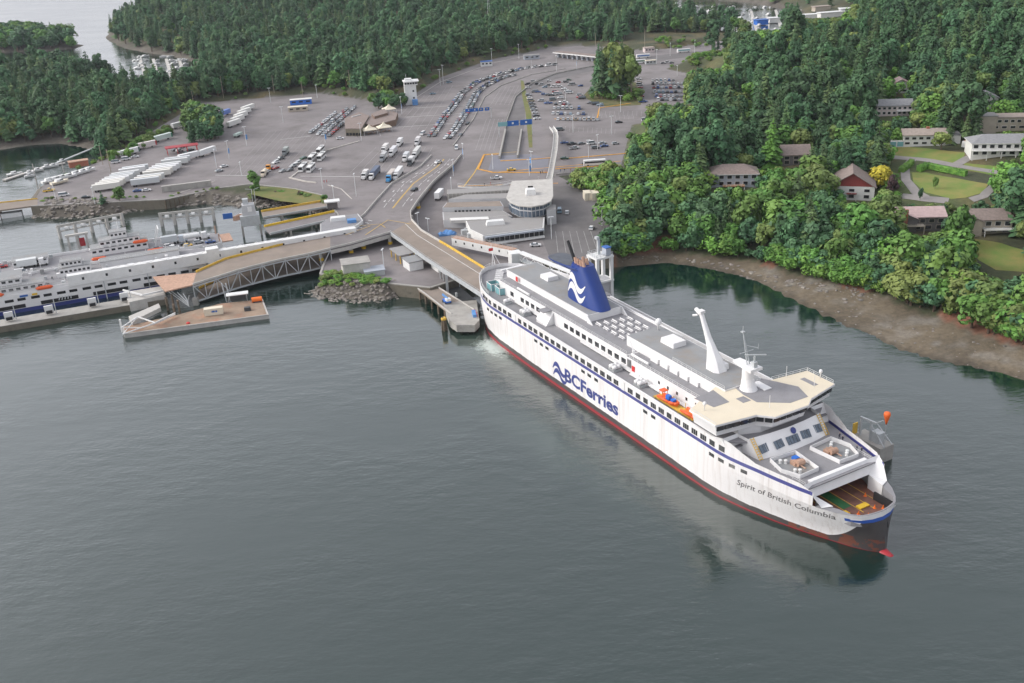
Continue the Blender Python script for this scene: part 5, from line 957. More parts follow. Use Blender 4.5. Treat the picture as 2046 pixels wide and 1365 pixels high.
# mooring dolphin off the bow and the windsock
BD = thing('bow_dolphin', 'concrete mooring dolphin with steel frame beyond the ferry bow', 'dolphin', shipw(59, 31, 0), SH)
MB().box((0, 0, 2.2), (10, 5, 4.6)).build('cap', M['concrete'], BD); MB().box((0, 0, -1), (9, 4.5, 3)).build('base', M['concrete_wet'], BD); mb = MB()
for x in (-3.5, 0): mb.beam((x, -1, 4.5), (x, -1, 10), .5, .5)
mb.beam((-3.8, -1, 9.8), (1.5, -1, 10.2), .5, .5); mb.tube((1.2, -1, 10), (3.6, -1, 12), .2); mb.beam((0, -1, 9), (5.2, -1.5, 4.8), .2, .2); mb.beam((0, 1, 9), (5.2, 1.5, 4.8), .2, .2); mb.tube((5.2, -1.5, 4.5), (5.6, -1.5, 9), .08); mb.build('steel_frame', M['galv'], BD); MB().box((1.6, 0, 6), (2.6, 2.4, 3)).build('cabinet', M['galv'], BD); MB().box((-4.8, -1.6, 6), (.3, 1.6, 3.5)).build('warning_board', M['paint_yellow'], BD)
wp = shipw(63.6, 30, 4.5); u = thing('windsock', 'orange windsock on a thin pole beyond the ferry bow', 'windsock', wp); MB().tube((0, 0, 0), (0, 0, 10.4), .07).build('pole', M['galv'], u); MB().loft([[(r_ * math.cos(2 * math.pi * i / 12), r_ * math.sin(2 * math.pi * i / 12), z) for i in range(12)] for z, r_ in ((10.5, .3), (10.3, .75), (9.7, .92), (8.9, .7), (7.9, .42), (6.9, .2))], caps=True).build('sock', M['windsock'], u, smooth=True)
# ------------------------------------------------------------------ the two ferries moored at the left berths
a, b = G(-95, 648, 0), G(432, 557, 0); d = (b - a).normalized(); rz = math.atan2(d.y, d.x); L = (b - a).length; nn = Vector((-d.y, d.x, 0))
def hulled(label, loc, h, hb, z_deck, car_open):
    T = thing('moored_ferry', label, 'ferry', loc, rz); plan = [(-h, -hb * .78), (-h + 4, -hb), (h - 14, -hb), (h - 3, -hb * .83), (h, -hb * .6), (h, hb * .6), (h - 3, hb * .83), (h - 14, hb), (-h + 4, hb), (-h, hb * .78)]
    MB().prism(plan, -1.5, 1.6).build('hull', M['navy'], T); MB().prism([(x, y * 1.01) for x, y in plan], 1.6, z_deck).build('side_casing', M['ship_white'], T); MB().prism([(x * .995, y * .96) for x, y in plan], z_deck, z_deck + .12).build('open_deck', M['deck_grey'], T)
    for s in (-1, 1): MB().box((0, s * (hb - .2), z_deck + .6), (2 * h - 18, .3, 1.3)).build('bulwark', M['ship_white'], T)
    MB().rail([(-h + 6, -hb + .2, z_deck + 1.2), (h - 14, -hb + .2, z_deck + 1.2)], .8, .05, 3).build('rail', M['white_paint'], T)
    return T
def deckhouse(T, x0, x1, y0, y1, z0, z1, nm='deck_house', nw=0):
    MB().box(((x0 + x1) / 2, (y0 + y1) / 2, (z0 + z1) / 2), (x1 - x0, y1 - y0, z1 - z0)).build(nm, M['ship_white'], T); MB().box(((x0 + x1) / 2, (y0 + y1) / 2, z1 + .06), (x1 - x0 + .6, y1 - y0 + .6, .14)).build(nm + '_roof', M['deck_grey2'], T)
    for i in range(nw): MB().box((x0 + (x1 - x0) * (i + .5) / nw, y0 - .04, z0 + (z1 - z0) * .62), ((x1 - x0) / nw * .6, .1, .9)).build('window', M['glass_dark'], T)
    MB().rail([(x0, y0 + .2, z1 + .1), (x1, y0 + .2, z1 + .1)], .9, .05, 1.8).build('roof_rail', M['white_paint'], T)
def lifeboat(T, x, y, z): MB().loft([[(x + u, y + r_ * math.cos(2 * math.pi * i / 8) * .9, z + r_ * math.sin(2 * math.pi * i / 8)) for i in range(8)] for u, r_ in ((-3.2, .2), (-2.4, .75), (2.2, .8), (3.3, .15))], caps=True).build('rescue_boat', M['orange'], T)
def clutter(T, seed, n, x0, x1, ys, z):
    rr = random.Random(seed)
    for i in range(n): x = rr.uniform(x0, x1); y = rr.choice(ys) + rr.uniform(-.5, .5); hh = rr.uniform(.8, 2.2); MB().box((x, y, z + hh / 2), (rr.uniform(.6, 2.4), rr.uniform(.6, 1.6), hh)).build(rr.choice(('deck_locker', 'vent', 'life_raft')), M[rr.choice(('ship_white', 'ship_white', 'galv', 'deck_grey2'))], T)
    for i in range(12): x = x0 + (x1 - x0) * i / 11; MB().tube((x, ys[0], z), (x, ys[0], z + 3 + (i % 3)), .09).build('deck_post', M['white_paint'], T)
h = L / 2; NF = hulled('long white ferry moored behind the berth wall under the walkway', (a + b) / 2 + nn * 12, h, 12, 7.6, True)
for i in range(9): MB().box((-h + 12 + i * (2 * h - 24) / 8, -12.16, 5.4), (3.2, .12, 1.1)).build('window', M['glass_dark'], NF); MB().box((-h + 16.5 + i * (2 * h - 24) / 8, -12.16, 5.4), (3.0, .12, 1.1)).build('window', M['glass_dark'], NF)
for i in range(4): MB().box((-h + 20 + i * (2 * h - 34) / 3.4, -12.16, 2.6), (14, .12, 1.5)).build('opening_shade_panel', M['soot_shade_black'], NF)  # black plates on the casing paint the shade inside the car deck openings
vx, vy = 47.2 - h, 3.0; deckhouse(NF, vx - 6, vx + 6, vy - 3.5, vy + 3.5, 7.7, 11.6, nw=7); deckhouse(NF, vx - 5, vx + 3, vy - 2.5, vy + 2.5, 11.7, 13.8, 'upper_house', 5); deckhouse(NF, vx - 44, vx - 12, -11, -4, 7.7, 10.6, 'aft_house', 12); deckhouse(NF, vx - 40, vx - 20, -8, 4, 10.7, 12.8, 'aft_upper_house', 8); deckhouse(NF, vx + 10, h - 12, 4, 10, 7.7, 10.2)
for x, y in ((vx - 30, -12.1), (vx - 12, -12.0)): lifeboat(NF, x, y, 8.6)
for x in (vx - 38, vx - 30): MB().box((x, 8, 10.5), (4, 3, 6)).build('exhaust_casing', M['galv'], NF)
clutter(NF, 12, 40, -h + 8, h - 16, (-10.6, -9.4, 1, 9.6), 7.7); MB().box((vx - 20, -12.2, 6.6), (3, .1, .8)).build('side_mark', M['sign_blue'], NF); MB().box((vx - 16, -12.2, 6.6), (2, .1, .8)).build('side_mark', M['yellow'], NF)
h2 = 59; FF = hulled('white open deck ferry with wheelhouse moored nearest the dolphins', a + d * 50 + nn * 42, h2, 11, 5.2, False); wx, wy = 15.6, 4.5
deckhouse(FF, wx - 12, wx + 12, wy - 4, wy + 4, 5.3, 8.5, nw=9); deckhouse(FF, wx - 8, wx + 9, wy - 3.2, wy + 3.2, 8.6, 11.4, 'upper_house', 7); deckhouse(FF, wx - 3, wx + 4, wy - 2.6, wy + 2.8, 11.5, 14.4, 'wheelhouse', 4); deckhouse(FF, wx - 44, wx - 30, wy - 3, wy + 4, 5.3, 8.3, 'aft_house', 6)
mb = MB(); mb.tube((wx + 1, wy, 14.5), (wx + 1, wy, 20.5), .14); mb.tube((wx - 1, wy, 17), (wx + 3, wy, 17), .07); mb.tube((wx - .5, wy, 18.6), (wx + 2.5, wy, 18.6), .06); mb.build('mast', M['white_paint'], FF); mb = MB()
for s in (-3, 3): mb.beam((wx + 15, wy + s, 5.3), (wx + 17.5, wy + s, 13), .4, .4)
mb.beam((wx + 17.5, wy - 3.4, 13), (wx + 17.5, wy + 3.4, 13), .4, .4); mb.build('gantry', M['white_paint'], FF)
for x, y, z in ((wx + 9, wy - 4.8, 9.2), (wx - 9, -10.4, 7.4), (wx + 14, -10.2, 7.2)): lifeboat(FF, x, y, z)
for k in range(5): MB().box((wx - 7 + k * 3.2, wy - 3.4, 9.1), (1.1, 1.1, 1)).build('life_raft', M['ship_white'], FF)
for k in range(4): MB().box((wx - 6 + k * 3.5, wy + 5.6, 6.8), (2.2, 1.8, 3)).build('vent_trunk', M['ship_white'], FF)
clutter(FF, 15, 34, -h2 + 8, h2 - 16, (-10, -9, 9.4), 5.3); MB().box((h2 + 1, 0, 4.6), (8, 12, .5)).build('bow_ramp', M['rust_tan'], FF); MB().box((h2 - 1, -6.5, 7), (.5, .6, 4)).build('ramp_post', M['rust_tan'], FF); MB().box((h2 - 1, 6.5, 7), (.5, .6, 4)).build('ramp_post', M['rust_tan'], FF)
MFERRY = (FF, rz)
# ------------------------------------------------------------------ restaurant, control tower, toll plaza, kiosks
t = thing('food_hall', 'brown food hall with low roofs and cream tents beside holding lanes', 'building', G(725, 262, 4.9)); P = W2([(688, 238), (718, 225), (738, 232), (722, 258), (690, 258)], 9.5)
MB().prism(P, 4.9, 9.5).build('wall', M['bldg_olive'], t, world=True); MB().prism([(p[0], p[1]) for p in P], 9.5, 9.9).build('roof', M['roof_brown'], t, world=True)
for pts, z in (([(722, 245), (760, 222), (795, 226), (790, 240), (745, 252)], 8.6), ([(742, 228), (768, 218), (775, 226), (748, 234)], 10.2)): MB().prism(W2(pts, z), 4.9, z).build('hall', M['siding_brown'], t, world=True); MB().prism(W2(pts, z), z, z + .35).build('hall_roof', M['roof_brown'], t, world=True)
mb = MB(); p = G(712, 232, 10); MB().box((p.x, p.y, 10.2), (9, .5, .5), .9).build('skylight', M['truck_white'], t, world=True)
for i in range(5): p = Vector(P[4]).lerp(Vector(P[3]), (i + .5) / 5); MB().box((p.x, p.y - .1, 6.2), (1.6, .3, 1.6)).build('window', M['glass_dark'], t, world=True)
for k, (x, y) in enumerate(((739, 268), (768, 263), (778, 226))):
    p = G(x, y, 4.9); u = thing('canopy_tent', ['cream peaked tent nearest the trucks', 'cream peaked tent second from the trucks', 'cream peaked tent behind the food hall roof'][k], 'tent', p, .35, 'cream tents'); mb = MB(); w = 4.6
    mb.loft([[(w * sx * f, w * sy * f * .8, z) for sx, sy in ((-1, -1), (0, -1.02), (1, -1), (1.02, 0), (1, 1), (0, 1.02), (-1, 1), (-1.02, 0))] for f, z in ((1, 2.9), (.98, 3.2), (.5, 4.1), (.2, 5.2), (.03, 6.4))]); mb.build('fabric', M['tent'], u)
    for sx in (-1, 1):
        for sy in (-1, 1): MB().tube((w * sx * .95, w * sy * .76, 0), (w * sx * .95, w * sy * .76, 3), .1).build('pole', M['white_paint'], u)
    mb = MB()
    for i in range(4): mb.box((-3 + i * 2, (-1) ** i * 1.2, .7), (1.2, 1.2, .1)); mb.box((-3 + i * 2, (-1) ** i * 1.2, .35), (.15, .15, .7))
    mb.build('table', M['wood_deck'], u)
c = G(822, 208, 4.9); t = thing('control_tower', 'white control tower with overhanging roof beside the wood', 'tower', c, .15); MB().box((0, 0, 7), (8.5, 7.5, 14)).build('shaft', M['truck_white'], t); MB().box((.6, 0, 15.4), (9.6, 8.4, 2.6)).build('cab', M['siding_white'], t); MB().box((.8, 0, 16.9), (11.5, 9.6, .6)).build('roof', M['white_paint'], t); MB().box((-1, 0, 17.9), (5, 4, 1.6)).build('roof_house', M['truck_white'], t); MB().tube((-2.4, 0, 18), (-2.4, 0, 22), .12).build('aerial', M['galv'], t)
for i in range(5): MB().box((-3.2 + i * 1.9, -4.25, 15.6), (1.5, .12, 1.2)).build('window', M['glass_dark'], t)
for z in (5, 10): MB().box((2, -3.8, z), (1.2, .12, 1.2)).build('window', M['glass_dark'], t)
MB().box((2.5, -5, 2), (4, 3, 4)).build('porch', M['tarp_blue'], t)
c = G(1155, 118, 5); t = thing('toll_plaza', 'long white roofed toll plaza with booths at the lane entrance', 'toll plaza', c); a, b = G(1112, 103, 10), G(1200, 112, 10); ang = math.atan2((b - a).y, (b - a).x); L = (b - a).length; m_ = (a + b) / 2; MB().box((m_.x, m_.y, 9.6), (L, 10, .9), ang).build('roof', M['truck_white'], t, world=True); MB().box((m_.x, m_.y, 10.12), (L - .6, 9.4, .1), ang).build('roof_deck', M['roof_brown'], t, world=True)
for i in range(9): p = a.lerp(b, (i + .5) / 9); MB().box((p.x, p.y, 6.5), (1.6, 3, 3.2), ang).build('booth', M['siding_grey'], t, world=True); MB().box((p.x + 1.6, p.y, 7), (.5, .5, 4.6), ang).build('post', M['concrete_pale'], t, world=True)
for lab, nm, px, dm, wm, rm in (('small blue and white kiosk behind the holding lanes', 'kiosk', (972, 132), (10, 5, 4), 'truck_white', 'sign_blue'), ('blue and white site office far across the left lot', 'site_office', (602, 208), (16, 5, 3.6), 'blue', 'truck_white'), ('brown site cabin in front of the blue office', 'site_cabin', (596, 222), (14, 4, 3.2), 'siding_tan', 'tent'), ('low white office past the toll plaza', 'office', (1062, 118), (14, 6, 3.5), 'siding_grey', 'roof_flat'), ('white bus shelter roof near the exit road', 'bus_shelter', (1300, 128), (9, 3, 3), 'galv', 'tent'), ('pale gatehouse beyond the exit road bend', 'gatehouse', (1296, 104), (9, 7, 4), 'siding_pink', 'roof_tan')): shed(nm, lab, nm.replace('_', ' '), px, 4.95, dm, .15, M[wm], M[rm], win=3)
c = G(365, 305, 4.95); t = thing('open_workshop', 'open red roofed workshop shelter in the trailer yard', 'shelter', c, .35); MB().box((0, 0, 4.2), (20, 7, .4)).build('roof', M['hull_red'], t)
for x in (-9, -3, 3, 9):
    for y in (-3, 3): MB().box((x, y, 2.1), (.3, .3, 4.2)).build('post', M['red'], t)
c = G(160, 334, 4.95); shed('red_shed', 'small rusty red shed at the bay edge of the yard', 'shed', (158, 332), 4.95, (11, 5, 3.2), .45, M['brick'], M['rust_tan']); shed('timber_bulkhead', 'long grey blockwork wall at the yard corner', 'wall', (374, 378), 4.95, (26, 1.2, 3), .30, M['concrete'], M['concrete_pale'], over=.05)
for i in range(2):
    p = G(1180 + i * 14 - 6, 398, 4.95); u = thing('storage_container', ['cream container nearer the yard entrance', 'cream container nearer the wooded bank'][i], 'container', p, .1, 'cream containers'); MB().box((0, 0, 1.9), (3.6, 6, 3.8)).build('box', M['tent'], u); MB().box((0, -3.05, 1.9), (.1, .06, 3.6)).build('door_seam', M['road_tan'], u)
# footbridge on the right with its long stair ramp
FB = thing('footbridge', 'pale footbridge running from car park to terminal roof', 'footbridge', G(1100, 300, 5)); A_ = resample(surv([(1098, 256, 8), (1107, 268, 9), (1104, 300, 11), (1097, 340, 12.5), (1092, 360, 13)]), 9); B_ = resample(surv([(1106, 255, 8), (1116, 268, 9), (1114, 302, 11), (1107, 340, 12.5), (1104, 360, 13)]), 9); slab(A_, B_, .5).build('deck', M['concrete_pale'], FB, world=True)
for P in (A_, B_): MB().path(up(P, .6), .12, 1.0).build('balustrade', M['white_paint'], FB, world=True)
for i in (2, 4, 6): p = (A_[i] + B_[i]) / 2; MB().box((p.x, p.y, p.z / 2 + 2), (.9, .9, p.z - 4.2)).build('column', M['concrete'], FB, world=True)
t = thing('retaining_fence', 'long grey fenced retaining wall beside the bus stop', 'fence', G(1170, 350, 5)); P = surv([(1110, 350, 5), (1160, 345, 5), (1240, 338, 5)]); MB().path(up(P, .2), .4, .8).build('wall', M['concrete'], t, world=True); MB().rail([tuple(p + Vector((0, 0, .6))) for p in P], 1.5, .06, 1.6, 3).build('rail', M['galv'], t, world=True)
# underpass walls
for lab, pa, pb in (('left concrete wall of the underpass trough', (998, 318), (1010, 262)), ('right concrete wall of the underpass trough', (1034, 316), (1042, 262))):
    a, b = G(*pa, 5), G(*pb, 5); tag(MB().beam(a + Vector((0, 0, .8)), b + Vector((0, 0, .5)), 1.0, 1.9).build('retaining_wall', M['concrete'], None, origin=a), lab, 'wall')
# overhead signs
def gantry(label, pa, pb, h, panels, z=5):
    a, b = G(*pa, z), G(*pb, z); t = thing('sign_gantry', label, 'sign', (a + b) / 2); d = (b - a).normalized(); ang = math.atan2(d.y, d.x)
    for p in (a, b): MB().tube(p, p + Vector((0, 0, h)), .22).build('post', M['galv'], t, world=True)
    MB().beam(a + Vector((0, 0, h - .5)), b + Vector((0, 0, h - .5)), .4, .5).build('beam', M['galv'], t, world=True)
    for f, w, hh, m, dot in panels:
        p = a.lerp(b, f); o = MB().box((p.x, p.y - .4, h + z - .6), (w, .2, hh), ang).build('panel', M[m], t, world=True)
        if dot: MB().box((p.x, p.y - .55, h + z - .5), (w * .16, .08, hh * .35), ang).build('symbol', M[dot], o.parent, world=True)
gantry('overhead sign gantry with two blue panels over the exit road', (998, 274), (1064, 268), 8.5, ((.12, 6, 2.6, 'glass_teal', None), (.42, 7.5, 3.2, 'sign_blue', 'paint_white'), (.82, 7.5, 3.2, 'sign_blue', 'paint_white'))); gantry('row of blue lane signs above the holding lanes', (930, 240), (982, 236), 7, ((.15, 4.5, 2.2, 'sign_blue', 'paint_white'), (.38, 4.5, 2.2, 'sign_blue', 'paint_white'), (.62, 3, 2.2, 'sign_blue', 'yellow'), (.85, 3, 2.2, 'sign_blue', 'yellow')))
# lamp posts and banner poles
LAMP = None
def lamp(px, label, h=12, z=4.95, banner=False):
    global LAMP
    p = G(px[0], px[1], z)
    t = thing('street_lamp', label, 'lamp post', p, random.uniform(0, 3), 'terminal lamp posts')
    if LAMP is None:
        a = MB().tube((0, 0, 0), (0, 0, 1), .16, .11, 6).build('pole', M['lamp_head'], t); mb = MB(); mb.box((.7, 0, 0), (1.1, .5, .22)); mb.box((-.7, 0, 0), (1.1, .5, .22)); mb.box((0, 0, -.05), (.5, .2, .15)); b = mb.build('lamp_head', M['lamp_head'], t); LAMP = (a.data, b.data)
    else: a = inst(LAMP[0], 'pole', t); b = inst(LAMP[1], 'lamp_head', t)
    a.scale = (1, 1, h); b.location = (0, 0, h)
    if banner: MB().box((.6, 0, h * .45), (1.0, .12, 3.2)).build('banner', M['tarp_blue'], t)
LP = [((458, 318), 'lamp post with blue banner beside two parked white cars', 11, 1), ((493, 291), 'lamp post nearest the grove of the trailer yard', 12, 1), ((433, 336), 'lamp post with blue banner at the white trailer row end', 11, 1), ((566, 245), 'lamp post in the empty middle of the left lot', 11, 0), ((483, 352), 'lamp post above the poplar on the inlet bank', 8, 0), ((645, 378), 'lamp post at the kerb below the coaches', 11, 0), ((722, 281), 'lamp post in front of the nearest cream tent', 11, 0), ((712, 393), 'lamp post beside the truck exit curve', 12, 0), ((650, 285), 'banner pole left of the food hall', 8, 1), ((634, 196), 'lamp post beside the blue site office', 10, 0), ((541, 205), 'lamp post at the far edge of the left lot', 11, 0), ((767, 192), 'lamp post left of the dark green clump', 10, 0), ((803, 228), 'lamp post right of the dark green clump', 12, 1), ((886, 168), 'tall lamp post where the wood meets the lanes', 15, 0), ((880, 172), 'curved lamp post behind the holding lanes', 13, 0), ((983, 127), 'lamp post at the blue kiosk', 13, 0), ((1037, 118), 'lamp post between kiosk and toll plaza', 13, 0), ((1062, 138), 'lamp post over the far end of the queues', 11, 0), ((1112, 143), 'lamp post at the last queue cars', 13, 0), ((1152, 140), 'lamp post with blue tag before the toll plaza', 12, 1), ((1240, 224), 'lamp post in front of the car park grove', 11, 0), ((1198, 232), 'lamp post at the orange kerb corner', 8, 0), ((1130, 205), 'lamp post among the scattered parked cars', 10, 0), ((1145, 265), 'lamp post in the empty bays', 11, 0), ((1222, 268), 'lamp post near the right end of the empty bays', 11, 0), ((1176, 315), 'lamp post beside the orange kerb and white van', 10, 0), ((1194, 300), 'lamp post near the last car of the lower row', 9, 0), ((1062, 335), 'lamp post with blue banner on the bluish paving', 9, 1), ((1058, 352), 'lamp post with banner near the ticket machine', 9, 1), ((985, 338), 'white banner pole on the taxi island', 8, 0), ((926, 318), 'banner pole where viaduct leaves the lanes', 9, 1), ((906, 352), 'banner pole beside the viaduct parapet', 9, 1), ((903, 390), 'banner pole on the low road by the terminal', 9, 1), ((1102, 478), 'lamp post in the yard behind the ferry funnel', 10, 0), ((1203, 452), 'lamp post at the yard edge by the wooded bank', 9, 0), ((1266, 130), 'lamp post beside the parked blue bus', 11, 0), ((1312, 128), 'lamp post beyond the car park grove', 12, 0), ((1339, 112), 'lamp post on the exit road bend', 11, 0), ((1388, 106), 'lamp post farthest along the exit road', 11, 0), ((1353, 152), 'lamp post behind the packed right car rows', 8, 0), ((768, 540), 'lamp post on the pier deck near the pump house', 9, 0), ((836, 455), 'lamp post on the outer curve of the viaduct', 7, 0), ((856, 462), 'second lamp post on the outer curve of the viaduct', 6, 0), ((668, 402), 'lamp post behind the white roofed hut', 8, 0), ((112, 400), 'lamp post beside the yellow truck at the bay', 12, 0), ((190, 408), 'lamp post at the near corner of the trailer yard', 9, 0)]
for px, lab, h_, bn in LP: lamp(px, lab, h_, 4.95, bool(bn))
for i, (x, y, h_) in enumerate(((607, 205, 16), (745, 176, 17), (700, 178, 15), (846, 150, 20), (1288, 98, 18), (1190, 92, 12), (548, 186, 14), (447, 196, 17), (390, 225, 16), (222, 345, 14), (206, 330, 12))):
    p = GT(x, y); u = thing('utility_pole', ['timber pole behind the blue site office', 'timber pole at the wood edge left of the tower', 'timber pole midway along the wood edge', 'tall timber pole right of the control tower', 'tall pole behind the car park grove', 'pole behind the toll plaza roof', 'timber pole above the far left lot', 'timber pole in the shade left of the lot', 'timber pole behind the yard grove', 'timber pole by the bay end of the trailers', 'timber pole standing at the bay corner'][i], 'utility pole', p); MB().tube((0, 0, -.5), (0, 0, h_), .22, .15).build('pole', M['bark_pale'], u); MB().box((0, 0, h_ - .8), (2.4, .15, .18), .3).build('cross_arm', M['bark'], u)
p = GT(978, 60); u = thing('cell_tower', 'lattice mobile phone mast rising above the back wood', 'mast', p); mb = MB()
for k in range(3): t_ = 2 * math.pi * k / 3; mb.tube((2.0 * math.cos(t_), 2.0 * math.sin(t_), 0), (.5 * math.cos(t_), .5 * math.sin(t_), 44), .3, .2)
mb.build('lattice', M['galv'], u); mb = MB()
for z in (38, 42): 
    for k in range(6): t_ = math.pi * k / 3; mb.box((2.6 * math.cos(t_), 2.6 * math.sin(t_), z), (.9, .9, 2.4))
mb.build('antennas', M['truck_white'], u)
# ------------------------------------------------------------------ houses on the wooded shore
KEEP = []   # what the photograph shows unobstructed: (x0, y0, x1, y1, depth)
def house(px, label, w, d, h, rz, wall, roof, kind='gable', pitch=.42, rows=((.72, 5, 1.5),), trim='siding_white', keep=None, extras=(), dz=0):
    p = GT(*px); p.z = ground(p.x, p.y) + dz; u = thing('house', label, 'house', p, rz, 'houses on the wooded shore'); wm, rm = M[wall], M[roof]
    MB().box((0, d / 2, h / 2 - 1.2), (w, d, h + 2.4)).build('wall', wm, u); o = .7; mb = MB(); R_ = None
    if kind == 'gable':      # ridge along x
        rh = d / 2 * pitch
        for s in (0, 1):
            ye = -o if s == 0 else d + o; MB().add([(-w / 2 - o, ye, h - o * pitch), (w / 2 + o, ye, h - o * pitch), (w / 2 + o, d / 2, h + rh), (-w / 2 - o, d / 2, h + rh), (-w / 2 - o, ye, h + .3 - o * pitch), (w / 2 + o, ye, h + .3 - o * pitch), (w / 2 + o, d / 2, h + rh + .3), (-w / 2 - o, d / 2, h + rh + .3)], [(0, 1, 2, 3), (7, 6, 5, 4), (0, 4, 5, 1), (1, 5, 6, 2), (3, 7, 4, 0)]).build('roof', rm, u)
        for x in (-w / 2, w / 2): MB().add([(x, 0, h), (x, d, h), (x, d / 2, h + rh)], [(0, 1, 2)]).build('gable', wm, u)
    elif kind == 'front':    # ridge along y, gable to the front
        rh = w / 2 * pitch
        for s in (-1, 1): xe = s * (w / 2 + o); MB().add([(xe, -1.4, h - o * pitch), (0, -1.4, h + rh), (0, d + o, h + rh), (xe, d + o, h - o * pitch), (xe, -1.4, h - o * pitch + .35), (0, -1.4, h + rh + .35), (0, d + o, h + rh + .35), (xe, d + o, h - o * pitch + .35)], [(0, 1, 2, 3), (7, 6, 5, 4), (0, 4, 5, 1), (0, 3, 7, 4)]).build('roof', rm, u)
        for y in (0, d): MB().add([(-w / 2, y, h), (w / 2, y, h), (0, y, h + rh)], [(0, 1, 2)]).build('gable', M[extras[0][1]] if extras and extras[0][0] == 'gable_col' else wm, u)
    elif kind == 'hip':
        rh = d / 2 * pitch; a = [(-w / 2 - o, -o, h), (w / 2 + o, -o, h), (w / 2 + o, d + o, h), (-w / 2 - o, d + o, h)]; r1, r2 = (-w / 2 + d / 2, d / 2, h + rh), (w / 2 - d / 2, d / 2, h + rh)
        mb.add(a + [r1, r2], [(0, 1, 5, 4), (1, 2, 5), (2, 3, 4, 5), (3, 0, 4), (3, 2, 1, 0)]); mb.build('roof', rm, u); MB().box((0, d / 2, h - .12), (w + 1.5, d + 1.5, .22)).build('gutter', M[trim], u)
    else: MB().box((0, d / 2, h + .2), (w + 1, d + 1, .4)).build('roof', rm, u)
    for fz, n, wh in rows:
        for i in range(n):
            x = -w / 2 + w * (i + .5) / n; ww = min(w / n * .55, 2.2); f = MB().box((x, -.03, h * fz), (ww + .3, .12, wh + .3)).build('window', M[trim], u); MB().box((x, -.12, h * fz), (ww, .1, wh)).build('pane', M['glass_dark'], f)
    for e in extras:
        k = e[0]
        if k == 'deck': _, x0, x1, z, dep, m_ = e; MB().box(((x0 + x1) / 2, -dep / 2, z), (x1 - x0, dep, .3)).build('deck', M[m_], u); MB().rail([(x0, -dep, z), (x1, -dep, z)], 1.0, .06, 1.6).build('deck_rail', M[trim], u); [MB().box((x, -dep + .2, z / 2 - .8), (.25, .25, z + 1.6)).build('post', M[trim], u) for x in np.linspace(x0 + .2, x1 - .2, max(2, int((x1 - x0) / 5)))]
        elif k == 'chimney': _, x, y, z, m_ = e; MB().box((x, y, z / 2), (1.5, 1.1, z)).build('chimney', M[m_], u)
        elif k == 'wing': _, x, y, ww, dd, hh, m_, r_ = e; MB().box((x, y, hh / 2 - 1), (ww, dd, hh + 2)).build('wing', M[m_], u); MB().box((x, y, hh + .15), (ww + .8, dd + .8, .35)).build('wing_roof', M[r_], u)
        elif k == 'xgable': _, x, ww, dep, m_ = e; rh = ww / 2 * .4; MB().add([(x - ww / 2, -dep, h - .2), (x + ww / 2, -dep, h - .2), (x, -dep, h + rh)], [(0, 1, 2)]).build('front_gable', M[m_], u); MB().add([(x - ww / 2 - .5, -dep - .6, h - .3), (x, -dep - .6, h + rh + .1), (x, d / 2, h + rh + .1), (x - ww / 2 - .5, d / 2, h - .3), (x + ww / 2 + .5, -dep - .6, h - .3), (x + ww / 2 + .5, d / 2, h - .3)], [(0, 1, 2, 3), (1, 4, 5, 2)]).build('cross_roof', rm, u); MB().box((x, -dep / 2, h / 2 - 1), (ww, dep, h + 1.6)).build('bay', wm, u)
        elif k == 'garage': _, x, y, n = e; MB().box((x, y + 2.5, 1.2), (n * 3.4, 5, 3)).build('garage', wm, u); [MB().box((x - n * 1.7 + 1.7 + i * 3.4, y - .05, 1.2), (2.8, .12, 2.3)).build('garage_door', M['glass_teal'], u) for i in range(n)]
    if keep: KEEP.append(keep + (PX(p)[2],))
    return u
house((1465, 374), 'blue grey house with brown hipped roof above the bluff', 22, 12, 6.2, -.14, 'siding_grey', 'roof_brown', 'hip', .55, ((.78, 6, 1.5), (.3, 6, 1.6)), keep=(1418, 318, 1512, 372), extras=(('deck', -5, 5, 1.2, 3.5, 'wood_deck'),))
house((1590, 330), 'dark house with brown roof half hidden behind a conifer', 13, 11, 5.2, -.1, 'siding_dark', 'roof_brown', 'gable', .6, ((.7, 3, 1.4), (.28, 3, 1.6)), 'siding_tan', keep=(1572, 288, 1604, 326))
house((1700, 400), 'white chalet with steep brown roof and dark red gable', 19, 16, 6.2, -.3, 'siding_white', 'roof_brown', 'front', .62, ((.72, 3, 1.2), (.28, 3, 1.4)), keep=(1658, 345, 1748, 398), extras=(('gable_col', 'siding_dred'), ('deck', -2.2, 2.2, 3.2, 1.6, 'siding_dred')))
house((1832, 462), 'low house with pink roof and tall brick chimney', 21, 12, 6, -.12, 'siding_dark', 'roof_pink', 'gable', .38, ((.72, 6, 1.4), (.28, 5, 1.5)), 'siding_tan', keep=(1786, 405, 1882, 458), extras=(('xgable', -5.4, 9, 2, 'siding_dark'), ('chimney', -5.6, -2.4, 9.8, 'brick'), ('deck', -9, 2, 3, 3.4, 'siding_tan')))
house((1972, 468), 'tan house with brown roof and white terrace near the lower lawn', 18, 12, 6, -.12, 'siding_tan', 'roof_brown', 'gable', .42, ((.72, 5, 1.6), (.3, 4, 1.6)), keep=(1934, 408, 2010, 462), extras=(('xgable', -5.6, 6, 1.6, 'siding_tan'), ('deck', -2, 8.6, 2.4, 3, 'siding_white')))
house((1846, 292), 'long white house with grey roof and teal garage doors', 20, 9, 5.6, -.16, 'siding_white', 'roof_tan', 'gable', .45, ((.7, 6, 1.1), (.28, 5, 1.0)), keep=(1800, 248, 1884, 288), extras=(('garage', -13, 0, 2), ('chimney', 2, 4.5, 8.6, 'brick'), ('wing', 13.5, 4.5, 7, 8, 5, 'siding_white', 'roof_grey')))
